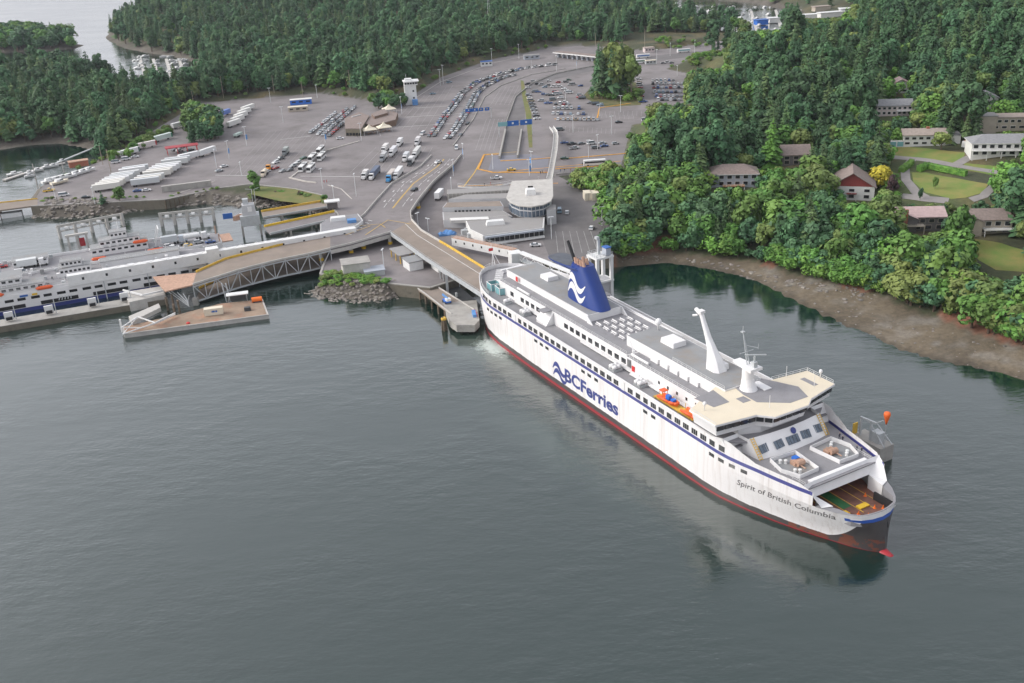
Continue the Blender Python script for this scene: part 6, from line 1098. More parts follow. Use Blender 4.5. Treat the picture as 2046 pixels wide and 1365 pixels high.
house((2012, 312), 'big white house with grey hipped roof and long balcony', 32, 12, 6.2, -.18, 'siding_white', 'roof_grey', 'hip', .5, ((.75, 9, 1.5), (.28, 8, 1.7)), keep=(1952, 262, 2046, 308), extras=(('deck', -16, 16, 3, 2.4, 'siding_white'),))
house((2014, 262), 'flat roofed tan house above the big white house', 24, 9, 6.6, -.18, 'siding_tan', 'roof_tan', 'flat', .3, ((.75, 8, 1.2), (.3, 6, 1.0)), keep=(1962, 226, 2046, 258), extras=(('wing', -10, 3, 8, 8, 7.6, 'siding_tan', 'roof_flat'),))
house((1786, 232), 'pink walled house with grey roof and corner balcony', 18, 9, 5.6, -.14, 'siding_pink', 'roof_grey', 'gable', .5, ((.74, 7, 1.1), (.3, 7, 1.2)), keep=(1748, 196, 1822, 230), extras=(('deck', 1, 9.5, 2.9, 2.6, 'siding_white'),))
house((1799, 186), 'small white house with pinkish roof highest in the wood', 8.5, 8, 5.4, -.2, 'siding_white', 'roof_pink', 'front', .5, ((.7, 1, 1.0), (.25, 2, 1.0)), keep=(1784, 164, 1814, 184))
house((1974, 216), 'small grey roofed house with white gable among tall trunks', 9, 10, 5.2, -.2, 'siding_white', 'roof_grey', 'front', .45, ((.7, 2, 1.1), (.25, 2, 1.1)), keep=(1956, 186, 1988, 212))
p = GT(1936, 294); u = thing('motor_home', 'cream motor home parked beside the big white house', 'motor home', p, .5); MB().box((0, 0, 1.9), (8, 2.6, 2.8)).build('body', M['truck_white'], u); MB().box((4.4, 0, 1.4), (1.4, 2.3, 1.8)).build('cab', M['tent'], u); MB().box((0, 0, 3.35), (6, 1.8, .3)).build('roof_box', M['rust_tan'], u); [MB().tube((x, -1.35, .5), (x, 1.35, .5), .5, n=10).build('axle', M['rubber'], u) for x in (-2.6, 3)]; KEEP.append((1918, 276, 1955, 298, PX(p)[2]))
mat('driveway', (.27, .25, .24), .9, .12, .2)
drape('lawn', [(1768, 305), (1800, 292), (1880, 300), (1928, 305), (1925, 318), (1900, 328), (1850, 322), (1780, 312)], M['lawn'], label='mown lawn in front of the long white house')
drape('lawn', [(1822, 345), (1850, 345), (1940, 362), (1975, 368), (1965, 385), (1930, 395), (1900, 398), (1850, 385), (1825, 365)], M['lawn'], label='sloping lawn below the clipped hedge')
drape('lawn', [(1945, 478), (2000, 486), (2046, 500), (2060, 545), (1990, 540), (1955, 520), (1940, 495)], M['lawn'], label='lower lawn in front of the tan house'); drape('lawn', [(1795, 480), (1850, 478), (1900, 500), (1880, 520), (1810, 500)], M['lawn'], label='lawn under the pink roofed house')
drape('lawn', [(1925, 325), (1990, 332), (2060, 345), (2060, 368), (1990, 352), (1930, 340)], M['lawn'], label='dry lawn beside the lane'); drape('grass_slope', [(1560, 345), (1620, 350), (1640, 380), (1600, 420), (1560, 400)], M['lawn'], label='dry grass slope beside the chalet')
def lane(px, w, label):
    P = dense([GT(x, y) for x, y in px], 3); mb = MB(); L_, R_ = [], []
    for i, p in enumerate(P):
        d = (P[min(i + 1, len(P) - 1)] - P[max(i - 1, 0)]); d.z = 0; d.normalize(); s = Vector((-d.y, d.x, 0)) * w / 2
        for q, lst in ((p + s, L_), (p - s, R_)): lst.append(Vector((q.x, q.y, ground(q.x, q.y) + .14)))
    ribbon(mb, R_, L_); tag(mb.build('driveway', M['driveway']), label, kind='structure')
lane([(1760, 312), (1830, 318), (1930, 335), (2060, 352)], 5, 'paved lane running between the lawns'); lane([(1822, 320), (1808, 335), (1810, 360), (1830, 385), (1850, 395)], 4, 'curved driveway down to the pink roofed house'); lane([(1800, 392), (1850, 398), (1895, 402)], 5, 'parking apron behind the pink roofed house'); lane([(1940, 400), (1965, 392), (1990, 370)], 4, 'driveway to the tan house'); lane([(1905, 332), (1935, 315), (1960, 312)], 4.5, 'driveway to the big white house')
KEEP += [(1112, 285, 1200, 352, 560), (1198, 262, 1246, 322, 600), (1255, 148, 1372, 204, 770), (1245, 204, 1292, 262, 700), (1235, 262, 1252, 330, 600), (1290, 92, 1455, 132, 890), (1492, 16, 1560, 58, 1500), (1600, 14, 1700, 34, 1500), (1110, 375, 1205, 450, 420), (1772, 290, 1925, 330, 520), (1800, 322, 1990, 400, 470), (1945, 476, 2040, 542, 420), (1740, 330, 1778, 372, 455), (1515, 240, 1570, 330, 480), (1330, 505, 1420, 520, 420)]

# ------------------------------------------------------------------ trees
mat('fir_leaf', (.024, .080, .034), .75, col2=(.085, .19, .066), scale=.45, detail=3, rand=.36); mat('fir_leaf2', (.038, .090, .036), .75, col2=(.125, .20, .062), scale=.5, detail=3, rand=.36)
mat('broad_leaf', (.048, .142, .022), .7, col2=(.15, .29, .05), scale=.5, detail=3, rand=.25); mat('olive_leaf', (.09, .15, .034), .7, col2=(.22, .29, .07), scale=.5, detail=3, rand=.25); mat('dark_leaf', (.028, .095, .040), .7, col2=(.09, .20, .075), scale=.5, detail=3, rand=.2); mat('yellow_leaf', (.42, .36, .02), .7, col2=(.6, .5, .05), scale=.7, detail=3); mat('bright_leaf', (.085, .21, .028), .7, col2=(.2, .37, .055), scale=.6, detail=3, rand=.15); mat('plum_leaf', (.045, .02, .025), .7, col2=(.08, .04, .04), scale=.6, detail=3)
def conifer(seed, sl=.17, lv=17, bare=.12, lean=0):
    lv += 4
    """unit-height fir: drooping branch fans in whorls"""
    r = random.Random(seed); c = MB(); 
    for k in range(lv):
        t = (k + r.uniform(-.3, .3)) / lv; t = min(max(t, 0), .985); z = bare + (1 - bare) * t; rad = sl * (1 - t) ** .66 * r.uniform(.72, 1.2) + .012; nb = 8 if t < .4 else 7 if t < .75 else 5; a0 = r.uniform(0, 6.28)
        for b in range(nb):
            if r.random() < .07: continue
            a = a0 + 6.283 * b / nb + r.uniform(-.3, .3); L = rad * r.uniform(.5, 1.25); dr = r.uniform(.22, .5) * L; ca, sa = math.cos(a), math.sin(a); wd = L * r.uniform(.26, .42); zz = z + r.uniform(-.03, .03) * (1 - .6 * t); pts = []
            for i, f in enumerate((.08, .45, .78, 1.0)): pts.append((f * L, zz - dr * f * f + .25 * dr * (1 - f), wd * (.35, 1.0, .75, .08)[i]))
            for s in (-1, 1):
                V = []
                for x, h_, w_ in pts: V += [(x * ca, x * sa, h_), (x * ca - s * w_ * sa, x * sa + s * w_ * ca, h_ - w_ * .45 + r.uniform(-.006, .006))]
                c.add(V, [(0, 2, 3, 1), (2, 4, 5, 3), (4, 6, 7, 5)])
            if t > .05: x, h_, w_ = pts[2]; c.add([(x * ca * .6, x * sa * .6, h_ + .012), (x * ca - sa * w_ * .6, x * sa + ca * w_ * .6, h_ - .02), (x * ca * 1.2, x * sa * 1.2, h_ + .014)], [(0, 1, 2)])
    c.tube((0, 0, .9), (0, 0, 1.02), .012, .002, 4); t_ = MB().tube((0, 0, -.03), (0, 0, .93), .014, .003, 6); return t_, c
def broad(seed, wide=.42, base=.16, nb=20, per=46, leaf=.064, flat=1.0):
    """unit-height broadleaf: leaf clumps over lobes"""
    r = random.Random(seed); c = MB(); t_ = MB().tube((0, 0, -.03), (0, 0, .45), .028, .014, 6)
    for k in range(nb):
        while True:
            p = Vector((r.uniform(-1, 1), r.uniform(-1, 1), r.uniform(-1, 1)))
            if p.length < 1: break
        p = Vector((p.x * wide * .72, p.y * wide * .72, base + (1 - base) * (.5 + .40 * p.z * flat))); lr = r.uniform(.12, .2) * (wide / .42); lr = min(lr, max(.05, (1.0 - p.z)))
        t_.tube((0, 0, max(.2, p.z - .25)), tuple(p), .012, .004, 4)
        for i in range(per):
            n = Vector((r.gauss(0, 1), r.gauss(0, 1), r.gauss(.25, 1))).normalized(); q = p + n * lr * r.uniform(.75, 1.08); n2 = (n + Vector((r.uniform(-.4, .4), r.uniform(-.4, .4), r.uniform(-.2, .5)))).normalized(); u = n2.orthogonal().normalized(); w = n2.cross(u); an = r.uniform(0, 6.28); u, w = u * math.cos(an) + w * math.sin(an), w * math.cos(an) - u * math.sin(an); s = leaf * r.uniform(.6, 1.3); c.add([q - u * s, q - w * s * .7, q + u * s, q + w * s * .7], [(0, 1, 2, 3)])
    return t_, c
PROTO = {}
def proto(kind, tm, cm, gen):
    L_ = []
    for i, (t_, c) in enumerate(gen):
        me = []
        for mb, nm, mm in ((t_, 'trunk', tm), (c, 'crown', cm)):
            m = bpy.data.meshes.new(nm); m.from_pydata(mb.v, [], mb.f); m.materials.append(M[mm]); me.append(m)
        j = MB(); j.v = t_.v + c.v; o = len(t_.v); j.f = t_.f + [tuple(k + o for k in f) for f in c.f]; j.m = [0] * len(t_.f) + [1] * len(c.f); m = bpy.data.meshes.new('forest_tree'); m.from_pydata(j.v, [], j.f); m.materials.append(M[tm]); m.materials.append(M[cm]); m.polygons.foreach_set('material_index', j.m); L_.append((me[0], me[1], m))
    PROTO[kind] = L_
proto('fir', 'bark', 'fir_leaf', [conifer(1, .19), conifer(2, .23, 15), conifer(3, .17, 18, .2), conifer(4, .21, 13, .25)]); proto('fir_olive', 'bark', 'fir_leaf2', [conifer(5, .21), conifer(6, .25, 13, .18), conifer(7, .18, 17, .3)])
proto('pine', 'bark', 'fir_leaf', [broad(101, .25, .22, 24, 46, .04), broad(102, .3, .3, 22, 46, .045), broad(103, .22, .15, 26, 44, .038)]); proto('broadleaf', 'bark', 'broad_leaf', [broad(11), broad(12, .5, .12, 22), broad(13, .38, .2)]); proto('olive', 'bark', 'olive_leaf', [broad(21, .4), broad(22, .46, .1)]); proto('dark_broadleaf', 'bark', 'dark_leaf', [broad(31, .42, .1, 24), broad(32, .36)]); proto('yellow', 'bark', 'yellow_leaf', [broad(41, .4, .15, 24)]); proto('bright', 'bark', 'bright_leaf', [broad(51, .5, .02, 18), broad(52, .6, .0, 16)]); proto('poplar', 'bark', 'broad_leaf', [broad(61, .2, .06, 22, 50, .04)]); proto('bright_cone', 'bark', 'bright_leaf', [conifer(71, .23, 20, .04)]); proto('plum', 'bark', 'plum_leaf', [broad(81, .42, .1, 16)]); proto('alder', 'bark_pale', 'olive_leaf', [broad(91, .28, .35, 20), broad(92, .24, .3, 18)])
KINDS_ = list(PROTO); ALLM = [(k, i) for k in KINDS_ for i in range(len(PROTO[k]))]
TREES = []    # x, y, z, height, width factor, kind, variant, zone label
def add_tree(x, y, h, kind, zone, wf=1.0, z=None): TREES.append((x, y, ground(x, y) - .1 if z is None else z, h, wf, kind, random.randrange(len(PROTO[kind])), zone))
def blocks(x, y, z, h, hw):
    a = PX((x, y, z)); b = PX((x, y, z + h)); w = hw * FPX / a[2]
    for x0, y0, x1, y1, dep in KEEP:
        if a[2] < dep + 4 and a[0] + w > x0 and a[0] - w < x1 and b[1] < y1 and a[1] > y0: return True
    return False
# explicit trees (base pixel, height m, kind, label)
EXPL = [((1540, 338), 25, 'bright_cone', 'bright green conical tree standing beside the blue grey house', 1.1), ((1758, 378), 11.5, 'yellow', 'golden yellow tree behind the chalet', 1.15), ((2018, 462), 27, 'pine', 'huge dark conifer at the right edge above the tan house', 1.3), ((1782, 392), 10, 'plum', 'dark plum coloured tree beside the yellow tree', .8), ((1838, 400), 6, 'dark_broadleaf', 'small columnar tree on the pink house drive', .5), ((1868, 378), 6, 'broadleaf', 'rounded little tree in the middle of the lawn', .6), ((512, 388), 15, 'poplar', 'slim green poplar on the bank below the lot', 1.2), ((240, 402), 8, 'broadleaf', 'round green tree at the trailer yard shore', 1.1), ((207, 412), 8, 'fir', 'small conifer at the trailer yard shore', 1.3), ((1880, 300), 10, 'olive', 'olive green tree between the white houses', 1.2), ((1765, 300), 11, 'dark_broadleaf', 'dark round tree beside the teal garage', .8), ((1752, 318), 9, 'olive', 'pale olive tree above the yellow tree', 1.2)]
for px, h, k, lab, wf in EXPL: p = GT(*px); add_tree(p.x, p.y, h, k, '=' + lab, wf)
LAWNS = [[tuple(GT(x, y)[:2]) for x, y in pts] for pts in ([(1768, 300), (1800, 288), (1930, 303), (1928, 322), (1850, 326), (1775, 316)], [(1800, 322), (2000, 345), (1985, 400), (1800, 400)], [(1940, 474), (2050, 490), (2060, 545), (1955, 528)], [(1925, 325), (2060, 342), (2060, 370), (1930, 342)], [(1795, 480), (1900, 500), (1880, 520), (1810, 505)])]
def scatter(poly, spacing, fn, seed, bounds=None):
    r = random.Random(seed); P = np.array(poly); lo, hi = (P.min(0), P.max(0)) if bounds is None else bounds; y = lo[1]; cells = []
    while y < hi[1]:
        s = spacing(y) if callable(spacing) else spacing; x = lo[0] + (r.random() * s)
        while x < hi[0]: cells.append((x + r.uniform(-.4, .4) * s, y + r.uniform(-.4, .4) * s)); x += s
        y += s * .9
    Q = np.array(cells); Q = Q[inside(Q, poly)]; v = np.column_stack([Q, np.full(len(Q), 8 - CAM_H)]); d = v @ _fw; px = 1023 + FPX * (v @ _r) / d; py = 682.5 - FPX * (v @ _u) / d; Q = Q[(d > 0) & (px > -80) & (px < 2130) & (py < 1450) & (py > -140)]
    _, sd, inr, _, intm, db = heights(Q); dT = seg_dist(Q, TERM); isl = inside(Q, ISLET); lawn = np.zeros(len(Q), bool)
    for L_ in LAWNS: lawn |= inside(Q, L_)
    for k, q in enumerate(Q): fn(float(q[0]), float(q[1]), r, dict(sd=sd[k], inR=inr[k], inT=intm[k], db=db[k], dT=dT[k], isl=isl[k], lawn=lawn[k]))
def in_view(x, y, z, mg=60): a = PX((x, y, z + 10)); return -mg < a[0] < 2046 + mg and a[1] < 1400 and a[2] > 0
HOUSES = [o for o in bpy.data.objects if o.name.startswith('house') and o.parent is None]; HP = np.array([[o.location.x, o.location.y] for o in HOUSES])
def hill_tree(x, y, r, F):
    z = ground(x, y)
    if z < 1.2 or not in_view(x, y, z): return
    if F['lawn']: return
    dh = np.hypot(*(HP - np.array([x, y - 5])).T).min()
    if dh < 11: return
    db = F['db']
    if db < 3.5: return
    near_shore = db < 55
    if near_shore: 
        k = r.choices(['broadleaf', 'dark_broadleaf', 'olive', 'fir', 'fir_olive', 'bright'], [6, 4, 1.4, 2, 2, .8])[0]; h = r.uniform(11, 19) if 'fir' not in k else r.uniform(16, 24); h *= .75 if db < 10 else 1
    else: k = r.choices(['fir', 'fir_olive', 'broadleaf', 'dark_broadleaf', 'olive', 'pine'], [6, 5, 2.0, 1.6, 1.4, 4])[0]; h = r.choice((r.uniform(13, 20), r.uniform(18, 29))) if 'fir' in k or k == 'pine' else r.uniform(10, 16)
    wf = r.uniform(.85, 1.15) * (1.0 if 'fir' in k else 1.05)
    for _ in range(3):
        if not blocks(x, y, z, h, h * .18): break
        h *= .55; k = r.choice(['broadleaf', 'olive', 'bright', 'dark_broadleaf'])
        wf = 1.2
    else: return
    add_tree(x, y, h, k, 'shore' if near_shore else 'hill', wf)
scatter(RIGHT, lambda y: 6.6 if y < 520 else 7.4 if y < 700 else 9, hill_tree, 1, ((0, 200), (420, 1060)))
BACKB = ((-1300, 560), (1100, 2600)); big = [(-1300, 560), (1100, 560), (1100, 2600), (-1300, 2600)]
def back_tree(x, y, r, F):
    if F['inT'] or F['inR'] or F['sd'] < 5: return
    z = ground(x, y)
    if not in_view(x, y, z, 40): return
    a = PX((x, y, z)); 
    if 1250 < a[0] < 1478 and 66 < a[1] < 134 or (1480 < a[0] < 1760 and a[1] < 52 and r.random() < .8) or (1100 < a[0] < 1330 and 84 < a[1] < 104): return
    dT = F['dT']
    if dT < 7: 
        if r.random() < .55: add_tree(x, y, r.uniform(2, 4), r.choice(['bright', 'olive']), 'edge', 1.3)
        return
    isl = F['isl']; edge = dT < 20 or F['sd'] < 16
    k = r.choices(['fir', 'fir_olive', 'broadleaf', 'olive', 'dark_broadleaf', 'pine'], [5, 4, 1.8 if edge else .7, 1.5 if edge else .7, 1.4, 5])[0]; h = r.choice((r.uniform(14, 20), r.uniform(18, 28))) if 'fir' in k or k == 'pine' else r.uniform(9, 16)
    if isl: return
    if blocks(x, y, z, h, h * .15): return
    if 225 < a[0] < 345 and 105 < a[1] < 190 and r.random() < .75: h *= .45
    add_tree(x, y, h, k, 'left wood' if a[0] < 420 else 'back wood', r.uniform(.9, 1.2))
scatter(big, lambda y: 7.4 if y < 860 else 9.5 if y < 1150 else 14 if y < 1500 else 22, back_tree, 2, BACKB)
def patch(px, n, hs, kinds, zone, seed, wf=(.9, 1.2)):
    r = random.Random(seed); poly = [tuple(GT(x, y)[:2]) for x, y in px]; P = np.array(poly); lo, hi = P.min(0), P.max(0); k = 0; t = 0
    while k < n and t < n * 30:
        t += 1; x, y = r.uniform(lo[0], hi[0]), r.uniform(lo[1], hi[1])
        if inside(np.array([[x, y]]), poly)[0]: add_tree(x, y, r.uniform(*hs), r.choice(kinds), zone, r.uniform(*wf)); k += 1
patch([(1192, 180), (1215, 168), (1262, 172), (1275, 190), (1240, 202), (1196, 198)], 30, (27, 39), ['fir', 'alder', 'fir_olive', 'fir'], 'park grove', 11, (.75, 1.0)); patch([(1168, 195), (1190, 200), (1280, 206), (1285, 190), (1262, 186), (1180, 182)], 22, (4, 8), ['bright', 'broadleaf', 'olive'], 'park grove edge', 12, (1.1, 1.4))
patch([(375, 262), (400, 248), (440, 260), (455, 280), (420, 290), (385, 288)], 24, (13, 20), ['alder', 'dark_broadleaf', 'broadleaf', 'fir'], 'yard grove', 13); patch([(738, 210), (770, 200), (805, 204), (812, 216), (780, 220), (745, 218)], 16, (7, 10), ['broadleaf', 'dark_broadleaf'], 'tower clump', 14, (1.1, 1.4))
patch([(500, 392), (560, 386), (650, 396), (652, 412), (560, 406), (500, 404)], 34, (1.6, 4), ['bright', 'olive', 'plum', 'broadleaf'], 'inlet bank', 15, (1.3, 1.7)); patch([(80, 405), (320, 396), (430, 376), (440, 384), (330, 404), (80, 414)], 30, (.9, 1.8), ['olive', 'bright'], 'yard bank', 16, (1.5, 2)); patch([(640, 560), (690, 548), (780, 560), (786, 575), (700, 576), (645, 575)], 60, (1.2, 2.4), ['bright', 'bright', 'olive'], 'boulder bank', 17, (1.6, 2.2))
patch([(205, 325), (330, 258), (345, 268), (230, 330)], 30, (3, 7), ['olive', 'bright', 'broadleaf'], 'bay edge', 18, (1.1, 1.5)); patch([(1112, 372), (1200, 360), (1240, 340), (1210, 395), (1150, 378)], 26, (6, 11), ['broadleaf', 'bright', 'olive'], 'yard woods', 19, (1.0, 1.3)); patch([(1300, 80), (1360, 76), (1400, 84), (1440, 92), (1330, 100)], 26, (2, 5), ['bright', 'olive'], 'exit bank', 20, (1.2, 1.6)); patch([(1300, 128), (1350, 130), (1470, 100), (1480, 115), (1400, 145), (1330, 142)], 40, (2, 6), ['bright', 'broadleaf', 'olive'], 'exit bank', 21, (1.2, 1.6))
patch([(1215, 512), (1330, 498), (1420, 508), (1500, 518), (1600, 548), (1690, 570), (1760, 588), (1760, 575), (1600, 530), (1420, 490), (1220, 490)], 120, (4, 10), ['bright', 'broadleaf', 'broadleaf', 'dark_broadleaf'], 'bluff foot', 22, (1.1, 1.5)); patch([(1760, 588), (1850, 622), (1950, 660), (2046, 690), (2100, 700), (2100, 640), (1950, 600), (1850, 580), (1770, 560)], 75, (6, 13), ['broadleaf', 'dark_broadleaf', 'olive'], 'bluff foot', 23, (1.1, 1.4))
patch([(1600, 395), (1680, 410), (1790, 470), (1790, 540), (1600, 500)], 60, (4, 9), ['broadleaf', 'olive', 'bright', 'dark_broadleaf'], 'bluff garden', 24, (1.1, 1.4)); patch([(1740, 340), (1790, 345), (1790, 400), (1745, 390)], 14, (2, 4), ['bright', 'broadleaf'], 'garden', 25, (1.2, 1.6))
patch([(-40, 106), (0, 103), (80, 101), (148, 96), (140, 86), (100, 80), (0, 76), (-40, 80)], 170, (14, 24), ['pine', 'fir', 'broadleaf', 'dark_broadleaf'], 'islet', 31, (1.1, 1.4))
# size in the photograph decides which trees stand as single objects
def appear(t):
    x, y, z, h = t[:4]; a, b = PX((x, y, z)), PX((x, y, z + h))
    if not (-20 < a[0] < 2066 and -10 < a[1] < 1365): return 0
    return (a[1] - b[1]) + (1000 if t[7].startswith('=') else 0) + (60 if t[7] in ('park grove', 'yard grove', 'tower clump') else 0)
order = sorted(range(len(TREES)), key=lambda i: -appear(TREES[i])); SINGLE = set(order[:296])
KTXT = {'fir': 'dark green fir', 'fir_olive': 'olive tinged fir', 'broadleaf': 'green broadleaf tree', 'olive': 'pale olive tree', 'dark_broadleaf': 'deep green broadleaf tree', 'yellow': 'golden tree', 'bright': 'bright green shrub', 'poplar': 'poplar', 'bright_cone': 'bright cone', 'plum': 'plum tree', 'pine': 'round crowned dark pine', 'alder': 'tall alder with pale trunk'}
LM = [((1465, 374), 'the blue grey house'), ((1590, 330), 'the dark brown roofed house'), ((1700, 400), 'the chalet'), ((1832, 462), 'the pink roofed house'), ((1972, 468), 'the tan house'), ((1846, 292), 'the long white house'), ((2012, 312), 'the big white house'), ((1786, 232), 'the pink walled house'), ((1799, 186), 'the highest white house'), ((1974, 216), 'the white gabled house'), ((1228, 195), 'the car park grove'), ((420, 285), 'the trailer yard grove'), ((778, 215), 'the control tower clump'), ((1160, 380), 'the yard containers'), ((1330, 500), 'the red soil bank'), ((1340, 200), 'the packed right lot'), ((1450, 100), 'the exit road bend'), ((1720, 556), 'the teal beached boat'), ((1872, 618), 'the wooded beach point'), ((820, 208), 'the control tower'), ((60, 290), 'the bay shore'), ((575, 395), 'the inlet grass bank'), ((1758, 372), 'the yellow tree'), ((1540, 335), 'the bright conical tree')]
LMW = [(GT(*px), t) for px, t in LM]; groups_ = {}
for i in order[:296]:
    x, y, z, h, wf, k, v, zn = TREES[i]
    if zn.startswith('='): continue
    d_, P_, t_ = min(((math.hypot(x - p.x, y - p.y), p, t) for p, t in LMW), key=lambda q: q[0]); dx, dy = x - P_.x, y - P_.y; side = ('in front of' if dy < 0 else 'behind') if abs(dy) > abs(dx) else ('left of' if dx < 0 else 'right of')
    if 'grove' in t_ and d_ < 22 or 'clump' in t_ and d_ < 16: side = 'within'
    groups_.setdefault((KTXT[k], side, t_), []).append((d_, i))
TLAB = {}
for (kt, side, t_), L_ in groups_.items():
    for n_, (d_, i) in enumerate(sorted(L_)): TLAB[i] = f'{kt}, {ORD(n_ + 1)} nearest one {side} {t_}' if len(L_) > 1 else f'the only {kt} among large trees {side} {t_}'
for i in order[:296]:
    x, y, z, h, wf, k, v, zn = TREES[i]; lab = zn[1:] if zn.startswith('=') else TLAB[i]
    t = thing('fir_tree' if 'fir' in k or k == 'bright_cone' else 'pine_tree' if k == 'pine' else 'shrub' if k == 'bright' else 'broadleaf_tree', lab, 'tree' if k != 'bright' else 'shrub', (x, y, z), random.uniform(0, 6.28), 'large trees of the wooded shore'); a, b, _ = PROTO[k][v]; s = (h * wf, h * wf, h); inst(a, 'trunk', t, scale=s); inst(b, 'crown', t, scale=s)
def forest(idx):
    pc = bpy.data.collections.new('tree_kinds')
    for n_, (k, v) in enumerate(ALLM): o = bpy.data.objects.new(f'wood_{n_:02d}', PROTO[k][v][2]); pc.objects.link(o)
    me = bpy.data.meshes.new('forest'); T_ = [TREES[i] for i in idx]; me.from_pydata([t[:3] for t in T_], [], []); n = len(T_); r = random.Random(9)
    for nm, ty, data in (('kind', 'INT', [ALLM.index((t[5], t[6])) for t in T_]), ('turn', 'FLOAT', [r.uniform(0, 6.28) for _ in T_]), ('size', 'FLOAT_VECTOR', [c for t in T_ for c in (t[3] * t[4], t[3] * t[4], t[3])])):
        at = me.attributes.new(nm, ty, 'POINT'); at.data.foreach_set('vector' if 'VECTOR' in ty else 'value', data)
    o = bpy.data.objects.new('forest', me); COL.objects.link(o); tag(o, 'dense mixed wood of firs and broadleaf trees', kind='stuff')
    g = bpy.data.node_groups.new('forest', 'GeometryNodeTree'); g.interface.new_socket('Geometry', in_out='INPUT', socket_type='NodeSocketGeometry'); g.interface.new_socket('Geometry', in_out='OUTPUT', socket_type='NodeSocketGeometry'); N = g.nodes; l = g.links
    gi, go = N.new('NodeGroupInput'), N.new('NodeGroupOutput'); ip = N.new('GeometryNodeInstanceOnPoints'); ci = N.new('GeometryNodeCollectionInfo'); ci.inputs['Collection'].default_value = pc; ci.inputs['Separate Children'].default_value = True; ci.inputs['Reset Children'].default_value = True
    def na(nm, ty): q = N.new('GeometryNodeInputNamedAttribute'); q.data_type = ty; q.inputs['Name'].default_value = nm; return q.outputs['Attribute']
    cx = N.new('ShaderNodeCombineXYZ'); l.new(na('turn', 'FLOAT'), cx.inputs['Z']); l.new(gi.outputs[0], ip.inputs['Points']); l.new(ci.outputs[0], ip.inputs['Instance']); ip.inputs['Pick Instance'].default_value = True; l.new(na('kind', 'INT'), ip.inputs['Instance Index']); l.new(cx.outputs[0], ip.inputs['Rotation']); l.new(na('size', 'FLOAT_VECTOR'), ip.inputs['Scale']); l.new(ip.outputs[0], go.inputs[0])
    md = o.modifiers.new('trees', 'NODES'); md.node_group = g
forest([i for i in order[296:]])
print('TREES', len(TREES))
# hedges
def hedge(px, w, h, label):
    P = [GT(x, y) for x, y in px]; r = random.Random(3); mb = MB(); o = P[0]
    for a, b in zip(P[:-1], P[1:]):
        d = (b - a); L = d.length; d.normalize(); s = Vector((-d.y, d.x, 0)); mb.beam(a + Vector((0, 0, h * .45)), b + Vector((0, 0, h * .45)), w * .9, h * .9)
        for _ in range(int(L * 42)):
            f = r.uniform(0, 1); face = r.randrange(4); off = r.uniform(-.5, .5) * w; z = r.uniform(0, h)
            if face < 2: off = (-.5, .5)[face] * w
            else: z = h
            q = a.lerp(b, f) + s * off; q.z = ground(q.x, q.y) + z; u = Vector((r.gauss(0, 1), r.gauss(0, 1), r.gauss(0, 1))).normalized(); v = u.orthogonal().normalized(); k = r.uniform(.15, .3); mb.add([q - u * k, q - v * k, q + u * k, q + v * k], [(0, 1, 2, 3)])
    tag(mb.build('hedge', M['bright_leaf'], None, origin=o), label, 'hedge')
hedge([(1835, 343), (1852, 336), (1930, 352)], 2.6, 2.6, 'long clipped green hedge along the lane'); hedge([(1800, 345), (1822, 328)], 2.6, 2.4, 'short clipped hedge beside the curved driveway'); hedge([(1795, 476), (1840, 480)], 1.4, 1.2, 'low dark hedge in front of the pink roofed house')
# stones on the beach, washed up boats
r = random.Random(8); STN = thing('beach_stones', 'scattered stones and pebbles on the muddy beach', 'stones', GT(1750, 640)); 
for i in range(290):
    if i < 130: x_ = r.uniform(1470, 1750); px = (x_, 536 + (x_ - 1470) * .17 + abs(r.gauss(0, 14)))
    elif i < 190: x_ = r.uniform(1240, 1480); px = (x_, 512 + max(0, x_ - 1330) * .12 + abs(r.gauss(0, 6)))
    else: x_ = r.uniform(1640, 2040); px = (x_, 600 + (x_ - 1640) * .25 + abs(r.gauss(0, 34)))
    p = GT(*px); s = r.choice([.2, .25, .35, .5, .5, .8, 1.1]) * (1 if i < 190 else .6)
    if p.z > 0: o = inst(r.choice(ROCKS), 'stone', STN, p - STN.location, r.uniform(0, 6), (s, s * r.uniform(.6, 1.1), s * .6))
for x, y, m_, lab, ln in ((1718, 556, 'glass_teal', 'teal rowing boat drawn up on the stony beach', 4.5), (1783, 571, 'blue', 'small blue dinghy lying at the beach edge', 3)):
    p = GT(x, y); u = thing('beached_boat', lab, 'boat', p, -.3); n_ = 7; rings = []
    for i in range(n_ + 1): t_ = i / n_; xx = (t_ - .5) * ln; ww = .75 * math.sin(math.pi * min(1, .18 + t_ * .82)) ** .6; rings.append([(xx, -ww, .75), (xx, -ww * .7, .1), (xx, ww * .7, .1), (xx, ww, .75), (xx, ww * .8, .7), (xx, 0, .45), (xx, -ww * .8, .7)])
    MB().loft(rings, caps=True).build('hull', M[m_], u); MB().box((0, 0, .6), (.3, 1.2, .06)).build('thwart', M['wood_deck'], u)
for k, (x0, y0, x1, y1) in enumerate(((1690, 553, 1716, 557), (1795, 572, 1806, 574), (1815, 592, 1856, 602), (1945, 626, 1962, 618), (1956, 630, 1968, 610))): a, b = GT(x0, y0), GT(x1, y1); tag(MB().tube(a + Vector((0, 0, .2)), b + Vector((0, 0, .3)), .22, .15, 6).build('driftwood_log', M['bark_pale'], None, origin=a), ['bleached log beside the teal boat', 'short log beside the blue dinghy', 'long pale log under the shore trees', 'leaning bleached trunk at the wooded point', 'second bleached trunk at the wooded point'][k], 'log')
